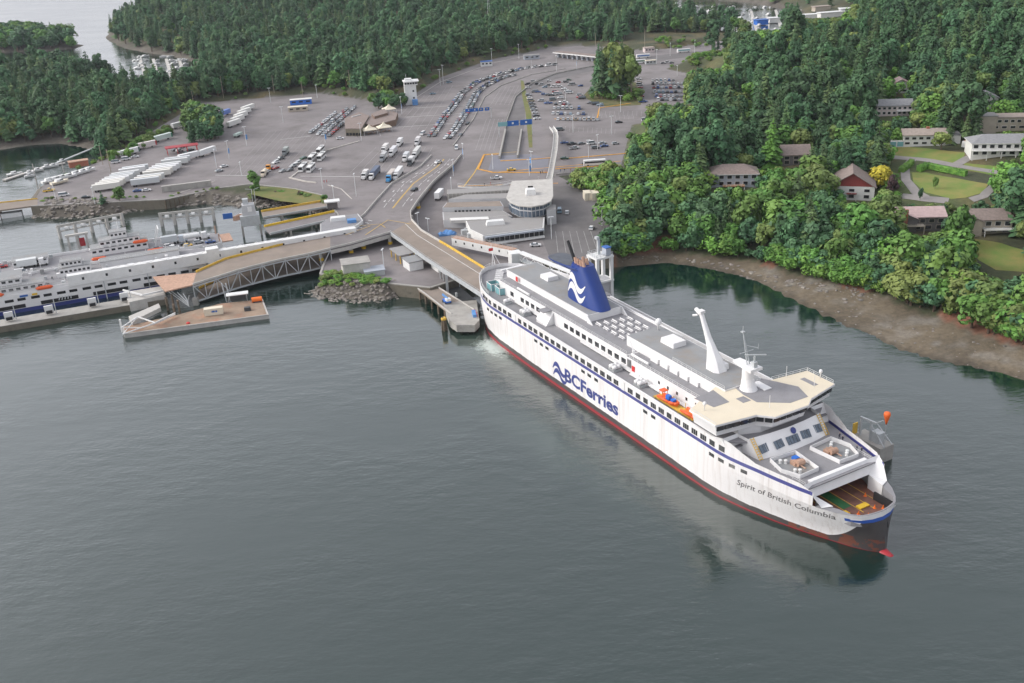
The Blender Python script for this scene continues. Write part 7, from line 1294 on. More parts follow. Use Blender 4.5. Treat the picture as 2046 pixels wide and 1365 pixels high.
# ------------------------------------------------------------------ vehicles
mat('car_glass', (.10, .125, .15), .08, spec=.9)  # pale blue base colour paints in the sky reflected by the windows
def car_mesh(kind):
    mb = MB(); W_ = {'sedan': 1.8, 'suv': 1.9, 'pickup': 2.0, 'van': 2.0, 'hatchback': 1.75}[kind]
    prof = {'sedan': ([(-2.3, .35), (2.3, .35), (2.3, .72), (2.0, .86), (.95, .95), (-1.8, 1.0), (-2.3, .92)], (-1.75, .95, 1.0, -1.0, .35, 1.45)), 'hatchback': ([(-2.0, .35), (2.0, .35), (2.0, .75), (1.8, .9), (.9, 1.0), (-1.95, 1.0)], (-1.9, .95, 1.0, -1.5, .3, 1.52)), 'suv': ([(-2.35, .4), (2.35, .4), (2.35, .9), (2.15, 1.0), (1.0, 1.1), (-2.3, 1.12)], (-2.25, 1.05, 1.1, -1.9, .4, 1.78)), 'pickup': ([(-2.9, .5), (2.9, .5), (2.9, .95), (2.7, 1.08), (1.4, 1.15), (-2.9, 1.12)], (-.7, 1.5, 1.12, -.4, .9, 1.85)), 'van': ([(-2.6, .4), (2.6, .4), (2.6, 1.0), (2.3, 1.15), (-2.6, 1.2)], (-2.55, 1.9, 1.15, -2.5, 1.2, 2.15))}[kind]
    P, (xa, xb, z0, xc, xd, z1) = prof; n = len(P); h = W_ / 2
    mb.add([(x, -h, z) for x, z in P] + [(x, h, z) for x, z in P], [tuple(range(n)), tuple(range(2 * n - 1, n - 1, -1))] + [(i, i + n, (i + 1) % n + n, (i + 1) % n) for i in range(n)], 0)
    a = h * .95; b = h * .8; V = [(xa, -a, z0), (xb, -a, z0), (xb, a, z0), (xa, a, z0), (xc, -b, z1), (xd, -b, z1), (xd, b, z1), (xc, b, z1)]
    mb.add(V, [(0, 1, 5, 4), (1, 2, 6, 5), (2, 3, 7, 6), (3, 0, 4, 7)], 1); mb.add([(xc, -b, z1 + .01), (xd, -b, z1 + .01), (xd, b, z1 + .01), (xc, b, z1 + .01)], [(0, 1, 2, 3)], 0)
    if kind == 'pickup': mb.box((-1.8, 0, 1.1), (1.9, W_ * .8, .1), m=2)
    for x in (-1.4 * len(P) / 7 * .95, 1.45):
        for y in (-h, h): mb.tube((x, y - .12, .34), (x, y + .12, .34), .34, n=8, m=2)
    me = bpy.data.meshes.new(kind); me.from_pydata(mb.v, [], mb.f); [me.materials.append(M[q]) for q in ('car_paint', 'car_glass', 'rubber')]; me.polygons.foreach_set('material_index', mb.m); return me
CARM = {k: car_mesh(k) for k in ('sedan', 'suv', 'pickup', 'van', 'hatchback')}
PAL = {'white': (.72, .72, .72), 'silver': (.42, .43, .44), 'grey': (.17, .175, .18), 'black': (.022, .022, .025), 'red': (.38, .03, .03), 'blue': (.04, .10, .30), 'pale blue': (.25, .36, .45), 'tan': (.38, .32, .24), 'green': (.05, .12, .07), 'yellow': (.72, .45, .03)}
PW = [10, 8, 5, 4, 2, 2.6, 1.4, 1, .5, 0]; KW = [('sedan', 5), ('suv', 5), ('hatchback', 3), ('pickup', 2), ('van', 1.6)]
CARS = []; rc = random.Random(21)
def spec(p, hd, where, kind=None, colr=None):
    kind = kind or rc.choices([k for k, _ in KW], [w for _, w in KW])[0]; colr = colr or rc.choices(list(PAL), PW)[0]; CARS.append((Vector(p), hd, kind, colr, where))
def queue(px, offs, name, gap=6.4, z=5.0):
    P = [G(x, y, z) for x, y in px]; L = plen(P)
    for k, o in enumerate(offs):
        d = 1.5 + rc.uniform(0, 2); i = 0
        while d < L - 1:
            p, t = along(P, d); s = Vector((-t.y, t.x, 0)); i += 1; spec(p + s * o + Vector((0, 0, -.03)), math.atan2(-t.y, -t.x), f'{ORD(i)} from the front in the {name[k]}'); d += gap * rc.uniform(.93, 1.12)
queue([(862, 274), (886, 238), (905, 215), (924, 187), (950, 167), (988, 152), (1016, 145), (1045, 138), (1075, 134), (1110, 130)], (1.7, -1.7), ('first queue lane', 'second queue lane')); queue([(893, 279), (909, 261), (925, 235), (937, 218), (952, 188), (966, 175), (984, 166), (1005, 156), (1035, 149)], (1.7, -1.7), ('third queue lane', 'fourth queue lane'))
for k, (a, b) in enumerate((((619, 268), (672, 226)), ((634, 271), (694, 218)), ((645, 272), (712, 213)), ((657, 274), (700, 236)))): queue([a, b], (0,), (f"{('outermost', 'second', 'third', 'innermost')[k]} lane beside the food hall",), 6.2)
def slot(px, where, hd=None, z=5.0, **kw): spec(G(px[0], px[1], z) + Vector((0, 0, -.03)), hd if hd is not None else rc.choice((0, math.pi)) + rc.uniform(-.1, .1), where, **kw)
Z4 = lambda a, b: (940 + a / 5.25, 60 + b / 5.25)
def row(y, xs, name, hd=1.45):
    for i, x in enumerate(xs): slot(Z4(x, y + (x - xs[0]) * .01), f'{ORD(i + 1)} from the left in the {name}', hd + rc.uniform(-.08, .08))
row(945, [920, 975, 1022, 1062, 1105, 1150, 1195, 1243, 1290, 1330], 'front row behind the orange kerb'); row(885, [870, 918, 955, 995, 1050, 1130, 1185], 'second row behind the orange kerb'); row(828, [880, 925, 968, 1012, 1058, 1140], 'third row behind the orange kerb'); row(782, [895, 940, 980, 1025], 'fourth row behind the orange kerb')
for i in range(9): slot(Z4(612 + i * 11, 690 + i * 31), f'{ORD(i + 1)} from the top of the column along the grass strip', .2)
for i, (a, b) in enumerate(((660, 545), (600, 575), (605, 610), (610, 690), (705, 575), (740, 578), (780, 605), (815, 585), (822, 540), (868, 600), (920, 555), (935, 600), (1000, 552), (1032, 530), (1045, 580), (1075, 578), (1155, 592), (980, 625), (675, 655), (710, 655), (770, 680), (815, 685), (850, 690), (890, 655), (895, 680), (930, 680), (1010, 650), (1040, 665), (740, 748), (815, 775), (865, 738), (945, 720), (1150, 690), (1155, 715), (1170, 725), (1255, 772), (1310, 785), (1360, 795), (980, 770))): slot(Z4(a, b), f'{ORD(i + 1)} of the scattered cars in the upper car park')
for i, (a, b) in enumerate(((1060, 1205), (1165, 1200), (1270, 1200), (1385, 1195), (1520, 1200))): slot(Z4(a, b), f'{ORD(i + 1)} from the left in the lower car park row', .25)
for i, (a, b) in enumerate(((1090, 1250), (1310, 1245), (1405, 1225))): slot(Z4(a, b), f'{ORD(i + 1)} from the left along the lower orange kerb', .2)
slot(Z4(940, 1055), 'alone beside the footbridge bend', .1, kind='van', colr='grey'); slot(Z4(985, 1190), 'under the yellow tented stand', .1, kind='sedan', colr='blue'); slot(Z4(1555, 975), 'alone in the empty bays', .1, colr='black'); slot((1290, 242), 'near the right end by the conifers', .1, kind='van', colr='silver'); slot((1128, 318), 'driving past the orange kerb', -.1, kind='sedan', colr='green'); slot((1172, 328), 'waiting before the small white bus', -.1, kind='sedan', colr='black')
Z7 = lambda a, b: (1250 + a / 6.6, 60 + b / 6.6)
for j, (y, n, x0) in enumerate(((672, 6, 355), (718, 8, 360), (768, 8, 372), (825, 8, 385), (882, 8, 405), (930, 6, 430))):
    for i in range(n): slot(Z7(x0 + i * 55, y), f'{ORD(i + 1)} from the left in the {ORD(j + 1)} row of the packed right lot', 1.4)
for i in range(7): slot(Z7(170 + i * 6, 655 + i * 38), f'{ORD(i + 1)} from the top of the column right of the grove', .1)
slot(Z7(230, 955), 'parked last under the grove', .1, kind='pickup', colr='blue')
for i, (a, b, k_, c_) in enumerate(((495, 445, 'sedan', 'grey'), (555, 432, 'suv', 'white'), (605, 440, 'sedan', 'grey'))): slot(Z7(a, b), f'{ORD(i + 1)} of the cars leaving on the exit road', .2, kind=k_, colr=c_)
Z3 = lambda a, b: (600 + a / 5.25, 140 + b / 5.25)
for a, b, w, k_, c_, h in ((420, 725, 'alone in front of the food hall', 'sedan', 'white', .1), (1285, 680, 'at the head of its own lane left of the queues', 'van', 'white', -1.9), (1562, 135, 'alone high in the empty holding lanes', 'suv', 'pale blue', .3), (1390, 255, 'alone behind the control tower', 'sedan', 'pale blue', .2), (1680, 690, 'driving down right of the queues', 'sedan', 'grey', -1.9), (1758, 568, 'following right of the queues', 'sedan', 'black', -1.9), (1640, 830, 'where the lanes reach the viaduct', 'van', 'white', -1.6)): slot(Z3(a, b), w, h, kind=k_, colr=c_)
for x, y, z, h, w, c_ in ((828, 381, 8.35, -2.0, 'driving down the viaduct', 'black'), (876, 326, 6.0, -2.3, 'entering the top of the viaduct', 'white')): spec(G(x, y, z) + Vector((0, 0, .03)), h, w, 'sedan', c_)
for x, y, w, k_, c_, h in ((448, 334, 'left of two cars by the banner lamp post', 'sedan', 'white', .8), (438, 343, 'lower of two cars by the banner lamp post', 'sedan', 'silver', .8), (992, 358, 'big and alone on the terminal forecourt', 'pickup', 'white', .05), (1022, 341, 'parked as a taxi at the yellow kerb', 'sedan', 'yellow', .05), (1118, 424, 'parked nearest the lift shaft in the yard', 'van', 'pale blue', 1.5), (1133, 427, 'parked in the middle of the yard', 'hatchback', 'white', 1.5), (1182, 458, 'parked near the ferry lamp post in the yard', 'hatchback', 'white', 1.3), (1070, 492, 'half under the terminal lounge wing', 'sedan', 'white', 0), (98, 383, 'flat bed at the bay corner', 'pickup', 'yellow', .4), (128, 392, 'small one at the yard corner', 'van', 'white', .3), (172, 396, 'low and dark beside the white trailers', 'sedan', 'black', .3), (232, 326, 'at the tail of the upper trailers', 'van', 'white', .4), (252, 320, 'second at the tail of the upper trailers', 'van', 'white', .4), (270, 315, 'third at the tail of the upper trailers', 'sedan', 'white', .4), (275, 383, 'behind the round shore tree', 'sedan', 'blue', .3), (293, 382, 'right of the round shore tree', 'sedan', 'white', .3)): slot((x, y), w, h, kind=k_, colr=c_)
Z2 = lambda a, b: (300 + a / 5.25, 170 + b / 5.25)
for i, (a, b, k_, c_) in enumerate(((1225, 915, 'sedan', 'white'), (1265, 880, 'sedan', 'silver'), (1315, 880, 'sedan', 'red'), (1320, 820, 'suv', 'white'), (1370, 780, 'pickup', 'grey'), (1390, 910, 'sedan', 'silver'), (1465, 900, 'sedan', 'grey'), (1500, 860, 'suv', 'silver'), (1550, 825, 'suv', 'white'), (1610, 775, 'sedan', 'green'))): slot(Z2(a, b), f'{ORD(i + 1)} from the front in the short lanes left of the coaches', .95 - 3.1416, kind=k_, colr=c_)
for i, (a, b, c_) in enumerate(((260, 690, 'grey'), (310, 700, 'silver'), (330, 660, 'white'), (390, 720, 'green'), (425, 690, 'black'))): slot(Z2(a, b), f'{ORD(i + 1)} from the left at the red workshop shelter', 1.0, colr=c_)
def car_dist(c): return c[0].y
CARS.sort(key=car_dist)
for c in CARS[:292]:
    p, hd, k, colr, where = c; o = bpy.data.objects.new('car' if k not in ('pickup', 'van') else 'pickup_truck' if k == 'pickup' else 'van', CARM[k]); COL.objects.link(o); o.location = p; o.rotation_euler = (0, 0, hd); o.scale = (1.06, 1.06, 1.06); o.color = PAL[colr] + (1,); tag(o, f'{colr} {k}, {where}', 'car' if k not in ('pickup', 'van') else k, 'cars and vans on the terminal')
if len(CARS) > 292:
    mb = MB(); cols = list(PAL)
    for p, hd, k, colr, where in CARS[292:]:
        me = CARM[k]; ca, sa = math.cos(hd), math.sin(hd); o = len(mb.v); mb.v += [(p.x + v.co.x * ca - v.co.y * sa, p.y + v.co.x * sa + v.co.y * ca, p.z + v.co.z) for v in me.vertices]
        for q in me.polygons: mb.f.append(tuple(i + o for i in q.vertices)); mb.m.append((2 + cols.index(colr)) if q.material_index == 0 else q.material_index - 1)
    ms = [M['glass_dark'], M['rubber']] + [mat('paint_' + n_.replace(' ', '_') + '_car', PAL[n_], .3) for n_ in cols]; tag(mb.build('far_parked_cars', ms), 'distant mass of parked cars in the far lots', kind='stuff')
print('CARS', len(CARS))
# trucks, trailers, coaches
TRL = {}
def wheels(t, xs, w=1.15, r_=.5):
    for x in xs:
        for y in (-w, w):
            if 'wheel' not in TRL: o = MB().tube((0, -.16, 0), (0, .16, 0), .5, n=10).build('wheel', M['rubber'], t); TRL['wheel'] = o.data
            else: o = inst(TRL['wheel'], 'wheel', t)
            o.location = (x, y, .5)
def trailer(p, hd, label, colr=(.7, .7, .7), L=14.5, H=2.9, group='parked semi trailers', base=1.15, band=None):
    t = thing('semi_trailer', label, 'trailer', p, hd, group); o = MB().box((0, 0, base + H / 2), (L, 2.6, H)).build('box', M['trailer'], t); o.color = colr + (1,); o = MB().box((0, 0, base + H + .03), (L - .2, 2.4, .06)).build('roof', M['trailer'], t); o.color = tuple(min(1, c * 1.1 + .02) for c in colr) + (1,)
    MB().box((0, 0, base - .12), (L - 1, 1.1, .24)).build('chassis', M['dark_steel'], t); wheels(t, (-L / 2 + 1.4, -L / 2 + 2.7)); MB().box((L / 2 - 3, 0, .55), (.3, 1.9, 1.1)).build('landing_gear', M['dark_steel'], t)
    if band: o = MB().box((L / 2 - .5, 0, base + H / 2), (1.02, 2.64, H * .99)).build('end_panel', M['trailer'], t); o.color = band + (1,)
    return t
def tractor(t, x, colr):
    o = MB().box((x + 1.2, 0, 2.1), (2.2, 2.4, 2.6), taper=.04).build('cab', M['trailer'], t); o.color = colr + (1,); o = MB().box((x + 3.0, 0, 1.3), (1.6, 1.9, 1.2)).build('hood', M['trailer'], t); o.color = colr + (1,); MB().box((x + 2.32, 0, 2.7), (.1, 2.1, .9)).build('windscreen', M['glass_dark'], t); wheels(t, (x + 3.0, x - .6, x - 1.9))
def truck(p, hd, label, colr, box, L=13, group='trucks waiting in the truck lanes', H=2.8):
    t = thing('freight_truck', label, 'truck', p, hd, group)
    if box: o = MB().box((-L / 2 - .6, 0, 1.2 + H / 2), (L, 2.6, H)).build('cargo_box', M['trailer'], t); o.color = box + (1,); MB().box((-L / 2 - .6, 0, 1.05), (L - 1, 1.1, .25)).build('chassis', M['dark_steel'], t); wheels(t, (-L + .6, -L + 1.9))
    tractor(t, 0, colr); return t
def hdg(pa, pb): a, b = G(*pa, 5), G(*pb, 5); return math.atan2((b - a).y, (b - a).x)
ZT = 4.97; white = (.7, .7, .7); n_ = 0
for k in range(12):
    for s_ in (0, 1):
        a, b = ((178 + 6.6 * k, 386 - 4.0 * k), (250 + 6.4 * k, 376 - 4.0 * k)) if s_ == 0 else ((255 + 6.2 * k, 375 - 4.0 * k), (328 + 5.6 * k, 366 - 3.9 * k))
        if (k, s_) in ((7, 0), (10, 0), (11, 0), (3, 1), (9, 1)): continue
        trailer(G((a[0] + b[0]) / 2, (a[1] + b[1]) / 2, ZT), hdg(a, b), f"{ORD(k + 1)} white semi trailer from the shore in the {'left' if s_ == 0 else 'right'} packed column", rc.choice([(.72, .72, .72), (.62, .63, .62), (.7, .68, .63), (.55, .57, .58)]), rc.choice((13.5, 14.5, 15.2)))
for a, b, lab in (((352, 325), (408, 312), 'long white trailer behind the packed columns'), ((398, 315), (430, 304), 'short white trailer beside the red workshop shelter')): trailer(G((a[0] + b[0]) / 2, (a[1] + b[1]) / 2, ZT), hdg(a, b), lab)
for k, (a, b, c_, bd, lab) in enumerate((((229, 318), (288, 303), white, (.05, .12, .09), 'white trailer with dark end nearest the bay'), ((262, 303), (322, 290), (.66, .6, .58), (.4, .04, .04), 'white trailer with red end behind the bay trailer'), ((300, 288), (352, 274), (.6, .68, .64), (.02, .25, .13), 'pale trailer with green end farthest up the yard'), ((350, 258), (372, 252), white, None, 'white trailer half hidden by the yard grove'))): trailer(G((a[0] + b[0]) / 2, (a[1] + b[1]) / 2, ZT), hdg(a, b), lab, c_, band=bd)
for k in range(5): trailer(G(468 + k * 7.0, 252 - k * 7.6, ZT), hdg((447, 262), (482, 249)), f'{ORD(k + 1)} white trailer from the front in the block beyond the grove', (.72, .71, .68))
trailer(G(448, 232, ZT), hdg((435, 236), (462, 226)), 'white trailer with blue side behind the block', (.12, .2, .5)); trailer(G(476, 273, ZT), hdg((465, 277), (485, 268)), 'pale green flat trailer right of the grove', (.45, .55, .5), 8, 1.2)
hd = hdg((800, 288), (738, 356)); hd2 = hdg((842, 288), (785, 360))
for px, lab, c_, bx, L_, h_ in (((729, 357), 'white box van at the head of the left truck lane', white, (.68, .66, .64), 5, hd), ((744, 358), 'white tractor with dark blue trailer', white, (.10, .13, .2), 14, hd), ((765, 322), 'grey truck behind the dark blue trailer', (.3, .32, .34), (.5, .5, .5), 7, hd), ((768, 305), 'white truck with dark screen in the left truck lane', white, (.7, .68, .66), 8, hd), ((783, 312), 'white tanker truck in the left truck lane', white, (.66, .66, .68), 10, hd), ((798, 292), 'white van truck near the tents', white, white, 6, hd), ((778, 362), 'bright blue tractor at the front of the right truck lane', (.06, .3, .6), (.55, .5, .46), 11, hd), ((792, 358), 'white truck beside the bright blue tractor', white, (.72, .72, .72), 13, hd2), ((810, 322), 'white and silver truck in the middle right truck lane', white, (.6, .62, .64), 7, hd2), ((820, 330), 'dark nosed white truck in the outer truck lane', (.08, .09, .1), white, 6, hd2), ((829, 316), 'white tractor with long pale trailer in outer lane', white, (.6, .6, .58), 14, hd2), ((834, 290), 'white truck at the back of the outer lane', white, (.62, .6, .6), 7, hd2)): truck(G(px[0], px[1], ZT), h_, lab, c_, bx, L_)
hb = hdg((644, 304), (604, 344))
for px, lab in (((641, 305), 'white coach at the back left of the four coaches'), ((625, 320), 'white coach second in the left coach lane'), ((606, 340), 'white coach at the front of the left coach lane'), ((643, 318), 'white coach at the back of the right coach lane'), ((622, 341), 'white coach at the front of the right coach lane')):
    t = thing('coach', lab, 'coach', G(px[0], px[1], ZT), hb, 'white coaches on the lot'); MB().box((0, 0, 1.9), (12.2, 2.6, 3.0), taper=.02).build('body', M['truck_white'], t); wheels(t, (-3.8, 3.9), 1.2); MB().box((6.08, 0, 2.3), (.1, 2.3, 1.5)).build('windscreen', M['glass_dark'], t); MB().box((-2, 0, 3.5), (3, 1.6, .25)).build('roof_unit', M['deck_grey2'], t)
    for s in (-1, 1):
        for i in range(7): MB().box((-4.9 + i * 1.55, s * 1.29, 2.5), (1.4, .06, 1.1)).build('window', M['glass_dark'], t)
for px, h_, lab, c_ in (((1285, 116), .12, 'white coach with blue band at the exit road', 'sign_blue'), ((1366, 105), .15, 'pale coach with teal band on the exit road', 'glass_teal'), ((1188, 331), .05, 'small white bus behind the terminal trees', 'glass_dark'), ((1276, 127), .1, 'dark green bus under the grove', 'green_paint')):
    t = thing('bus', lab, 'bus', G(px[0], px[1], ZT), h_, 'buses'); MB().box((0, 0, 1.9), (12, 2.5, 2.9)).build('body', M['truck_white'], t); wheels(t, (-3.8, 3.9), 1.15)
    for s in (-1, 1): MB().box((0, s * 1.27, 2.2), (11, .05, .9)).build('window_band', M[c_], t)
p = G(538, 340, ZT); h_ = hdg((560, 316), (528, 350)); truck(p, h_, 'orange crane truck behind the poplar', (.7, .3, .04), None); o = thing('cement_mixer', 'cream mixer truck behind the orange crane truck', 'truck', G(528, 352, ZT), h_); tractor(o, 0, (.7, .62, .5)); MB().loft([[(x, r_ * math.cos(2 * math.pi * i / 10), 2.3 + r_ * math.sin(2 * math.pi * i / 10)) for i in range(10)] for x, r_ in ((-6, .6), (-4, 1.3), (-2, 1.3), (-.6, .7))], caps=True).build('drum', M['tent'], o); wheels(o, (-3, -4.3))
p = G(570, 310, ZT); truck(p, h_, 'grey lorry at the back of the short lanes', (.2, .22, .23), (.35, .38, .36), 6)
p = G(878, 397, ZT); trailer(p, 1.35, 'white trailer parked beside the terminal west block', white, 9, 3)
# cars and lorries on the moored ferry's open deck
FF, rz = MFERRY
def deck(x, y): return FF.location + Vector((math.cos(rz), math.sin(rz), 0)) * x + Vector((-math.sin(rz), math.cos(rz), 0)) * y + Vector((0, 0, 5.33))
for x, y, k, c_, lab in ((33, -7, 'sedan', 'red', 'red'), (38, -7.2, 'suv', 'white', 'foremost white'), (43, -4, 'sedan', 'black', 'black'), (44, -7, 'hatchback', 'yellow', 'yellow'), (49, -4.5, 'suv', 'silver', 'silver'), (36, -3.5, 'suv', 'white', 'second white'), (31, -3.2, 'sedan', 'grey', 'grey'), (54, -6.8, 'sedan', 'blue', 'blue'), (-33, 6, 'sedan', 'red', 'aft red'), (-25, -7, 'van', 'white', 'aft white')):
    o = bpy.data.objects.new('car' if k != 'van' else 'van', CARM[k]); COL.objects.link(o); o.location = deck(x, y); o.rotation_euler = (0, 0, rz); o.color = PAL[c_] + (1,); tag(o, f'{lab} {k} on the open deck ferry by the dolphins', 'car' if k != 'van' else 'van', 'cars on the moored ferry')
truck(deck(-18, 0), rz, 'white lorry on the open deck ferry', white, (.66, .68, .68), 8, 'lorries on the moored ferry'); t = truck(deck(51, 1), rz, 'tanker lorry on the open deck ferry', white, None, 8, 'lorries on the moored ferry'); MB().tube((-8, 0, 2.4), (-.8, 0, 2.4), 1.2, n=12).build('tank', M['truck_white'], t); truck(deck(41, 1.2), rz, 'pale box lorry on the open deck ferry', (.5, .55, .6), (.5, .53, .55), 7, 'lorries on the moored ferry')
# boats: drawn up in the yard, at the small pontoon, and in the far marinas
def boat(p, hd, label, L=8, name='motor_boat', group='boats', parts=True, col='truck_white', cabin=True, mast=0):
    t = thing(name, label, 'boat', p, hd, group); rings = []; n_ = 6
    for i in range(n_ + 1): f = i / n_; x = (f - .5) * L; w = L * .17 * (1 if f < .6 else 1 - ((f - .6) / .4) ** 1.8 * .97); rings.append([(x, -w, 1.25 + .35 * f * f), (x, -w * .75, .25), (x, 0, -.1), (x, w * .75, .25), (x, w, 1.25 + .35 * f * f)])
    MB().loft(rings, 0, True, True).build('hull', M[col], t)
    if cabin: MB().box((-L * .05, 0, 1.9), (L * .38, L * .24, 1.1), taper=.15).build('cabin', M['truck_white'], t); MB().box((L * .06, 0, 2.0), (L * .2, L * .25, .45)).build('window', M['glass_dark'], t)
    if mast: MB().tube((0, 0, 1), (0, 0, mast), .09).build('mast', M['galv'], t)
    return t
for i, (x, y) in enumerate(((98, 364), (112, 361), (124, 358), (138, 355), (152, 350), (166, 346), (178, 342), (120, 366))): boat(G(x, y, 5.3), .9 + rc.uniform(-.1, .1), f'{ORD(i + 1)} white boat from the left drawn up in the yard' if i < 7 else 'cream hulled boat in front of the row drawn up in the yard', rc.uniform(8, 11), group='boats drawn up in the yard', col='truck_white' if i < 7 else 'tent')
t = thing('pontoon', 'grey floating pontoon with gangway in the bay', 'pontoon', G(60, 350, 0)); P = surv([(8, 360, .6), (108, 328, .6)]); MB().beam(P[0], P[1], 3, .7).build('float', M['concrete_pale'], t, world=True); P = surv([(108, 328, .9), (230, 278, 5)]); MB().beam(P[0], P[1], 1.8, .5).build('gangway', M['galv'], t, world=True); P = surv([(100, 331, .6), (130, 326, .6)]); MB().beam(P[0], P[1], 2.2, .6).build('finger', M['concrete_pale'], t, world=True)
for x, y in ((76, 378), (84, 392), (128, 345), (70, 350)): p = G(x, y, 0); MB().tube((p.x, p.y, -2), (p.x, p.y, 7), .3, n=7).build('pile', M['concrete_pale'], t, world=True)
for i, (x, y, L_) in enumerate(((30, 350, 9), (60, 348, 6), (76, 343, 7), (95, 336, 7), (108, 334, 6), (60, 354, 6), (125, 325, 6))): boat(G(x, y, 0), .55, f'{ORD(i + 1)} small boat from the left along the pontoon', L_, group='boats at the pontoon')
mar = random.Random(4); BM = None; k = 0
for zone, n_, (x0, x1, y0, y1), txt in (('left marina', 90, (268, 372, 106, 168), 'in the inlet marina beyond the left wood'), ('right marina', 80, (1350, 1600, 8, 66), 'in the far marina beyond the hill')):
    for i in range(n_):
        fy = mar.random(); y = y0 + (y1 - y0) * (round(fy * 8) / 8); x = mar.uniform(x0, x1)
        p = G(x, y, 0); q = np.array([[p.x, p.y]])
        if not (inside(q, SEA)[0] or inside(q, FARB)[0]): continue
        if BM is None: t = boat(p, 1.2, f'white moored boat {txt}', 12, 'moored_boat', zone); BM = t
        else: t = copy_tree(BM); t.location = p; t['label'] = f'white moored boat {txt}'; t['group'] = zone
        s = mar.uniform(.45, .95); t.scale = (s, s, s * 1.1); t.rotation_euler = (0, 0, mar.choice((.9, -2.2)) + mar.uniform(-.1, .1)); k += 1
for zx, ys, lab in ((range(280, 361, 26), (118, 160), 'inlet marina'), (range(1400, 1561, 50), (20, 62), 'far marina')):
    for i, x in enumerate(zx): a, b = G(x, ys[0], .4), G(x + 12, ys[1], .4); tag(MB().beam(a, b, 3, .6).build('marina_dock', M['concrete_pale'], None, origin=a), f'{ORD(i + 1)} floating dock from the left in the {lab}', 'dock')
for i, (x, y, w, c_, rf) in enumerate(((1625, 38, 40, 'siding_white', 'truck_white'), (1660, 34, 46, 'siding_white', 'truck_white'), (1700, 26, 40, 'bldg_grey', 'truck_white'), (1640, 22, 30, 'siding_tan', 'roof_tan'), (1585, 30, 26, 'siding_white', 'roof_flat'), (1745, 20, 40, 'siding_white', 'tent'), (1815, 14, 50, 'siding_tan', 'tent'), (1520, 52, 22, 'blue', 'sign_blue'), (1545, 48, 20, 'siding_white', 'truck_white'))):
    p = GT(x, y); p.z = max(p.z, .5); u = thing('warehouse', f'{ORD(i + 1)} pale warehouse from the marina end beyond the hill' if i != 7 else 'blue boat shed beside the far marina', 'warehouse', p, mar.uniform(-.2, .2), 'far sheds'); w *= .6; MB().box((0, 0, 2.5), (w, 9, 5)).build('wall', M[c_], u); MB().prism([(-w / 2 - 1, -5), (w / 2 + 1, -5), (w / 2 + 1, 5), (-w / 2 - 1, 5)], 5, 5.5).build('roof', M[rf], u)
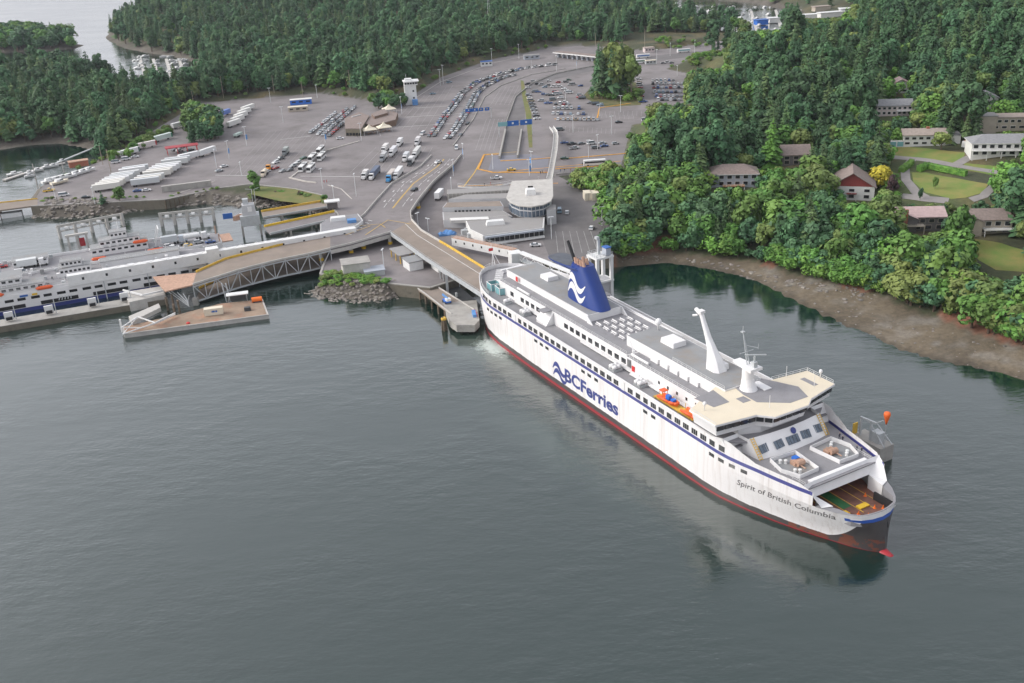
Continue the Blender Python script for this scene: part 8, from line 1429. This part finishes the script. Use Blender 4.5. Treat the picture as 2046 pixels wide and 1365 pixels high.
# people: small standing and walking figures
PM = {}
def person(p, hd, label, top=(.05, .05, .08)):
    t = thing('person', label, 'person', p, hd, 'people on foot')
    if not PM:
        me = bpy.data.meshes.new('body'); V = [(0, 0, .95), (0, 0, 1.2), (0, 0, 1.42), (0, 0, 1.55), (0, 0, 1.72), (.02, .1, .9), (.08, .11, .5), (.02, .12, .06), (.12, .12, .03), (.02, -.1, .9), (-.1, -.11, .5), (-.2, -.12, .1), (-.08, -.12, .06), (0, .2, 1.4), (-.04, .27, 1.12), (.08, .27, .88), (0, -.2, 1.4), (.06, -.27, 1.12), (.14, -.25, .9)]
        E = [(0, 1), (1, 2), (2, 3), (3, 4), (0, 5), (5, 6), (6, 7), (7, 8), (0, 9), (9, 10), (10, 11), (11, 12), (2, 13), (13, 14), (14, 15), (2, 16), (16, 17), (17, 18)]; me.from_pydata(V, E, []); o = bpy.data.objects.new('body', me); COL.objects.link(o); sk = o.modifiers.new('s', 'SKIN'); rad = [.15, .16, .17, .07, .105, .1, .075, .05, .04, .1, .075, .05, .04, .07, .055, .04, .07, .055, .04]
        for i, q in enumerate(me.skin_vertices[0].data): q.radius = (rad[i], rad[i]); q.use_root = i == 0
        o.modifiers.new('b', 'SUBSURF').levels = 1; dg = bpy.context.evaluated_depsgraph_get(); m2 = bpy.data.meshes.new_from_object(o.evaluated_get(dg)); bpy.data.objects.remove(o); m2.materials.clear(); m2.materials.append(M['car_paint']); PM['b'] = m2; hm = MB().lathe((0, 0, 0), [(.03, 1.56), (.1, 1.6), (.115, 1.68), (.1, 1.77), (.04, 1.8)], 8); h = bpy.data.meshes.new('head'); h.from_pydata(hm.v, [], hm.f); h.materials.append(M['skin']); PM['h'] = h
    o = inst(PM['b'], 'body', t); o.color = top + (1,); inst(PM['h'], 'head', t)
pr = random.Random(6); TOPS = [('dark', (.03, .03, .05)), ('white', (.6, .6, .6)), ('red', (.35, .04, .04)), ('blue', (.05, .1, .3))]
for i, (x, y, z) in enumerate(((1084, 346, 5), (1091, 346, 5), (1097, 345, 5), (1100, 346, 5), (1104, 345, 5), (1080, 348, 5), (1076, 358, 5), (1120, 344, 5), (1128, 343, 5), (1140, 343, 5), (1150, 342, 5), (1110, 318, 5.1), (648, 366, 5), (653, 365, 5), (968, 372, 5), (980, 370, 5), (715, 275, 5), (760, 272, 5))): nm, c_ = TOPS[pr.randrange(4)]; person(G(x, y, z - .03), pr.uniform(0, 6), f'person in {nm} clothes walking {"on the forecourt by the fence" if i < 11 else "under the footbridge" if i == 11 else "below the coaches" if i < 14 else "on the terrace" if i < 16 else "by the food hall tents"}, {ORD(i + 1)} of the walkers', c_)
for i, (x, y) in enumerate(((72.5, 11.2), (71.2, 11.0), (66, 11.6), (64.6, 12.0))): person(shipw(x, y, 13.2), SH + i, f'crew member in dark clothes at the port bow rail, {ORD(i + 1)} from the bow', (.03, .03, .05))

# ------------------------------------------------------------------ the air
def haze():
    m = bpy.data.materials.new('haze_air'); m.use_nodes = True; n = m.node_tree.nodes; l = m.node_tree.links; n.remove(n['Principled BSDF']); v = n.new('ShaderNodeVolumePrincipled'); v.inputs['Color'].default_value = (.86, .92, 1, 1); v.inputs['Density'].default_value = .000045; v.inputs['Anisotropy'].default_value = .2
    l.new(v.outputs[0], n['Material Output'].inputs['Volume']); mb = MB(); mb.box((0, 1600, 69), (5900, 4700, 158)); o = mb.build('haze', m); tag(o, 'thin pale haze in the air', kind='stuff')
haze()
S.cycles.volume_bounces = 0; S.cycles.volume_step_rate = 4
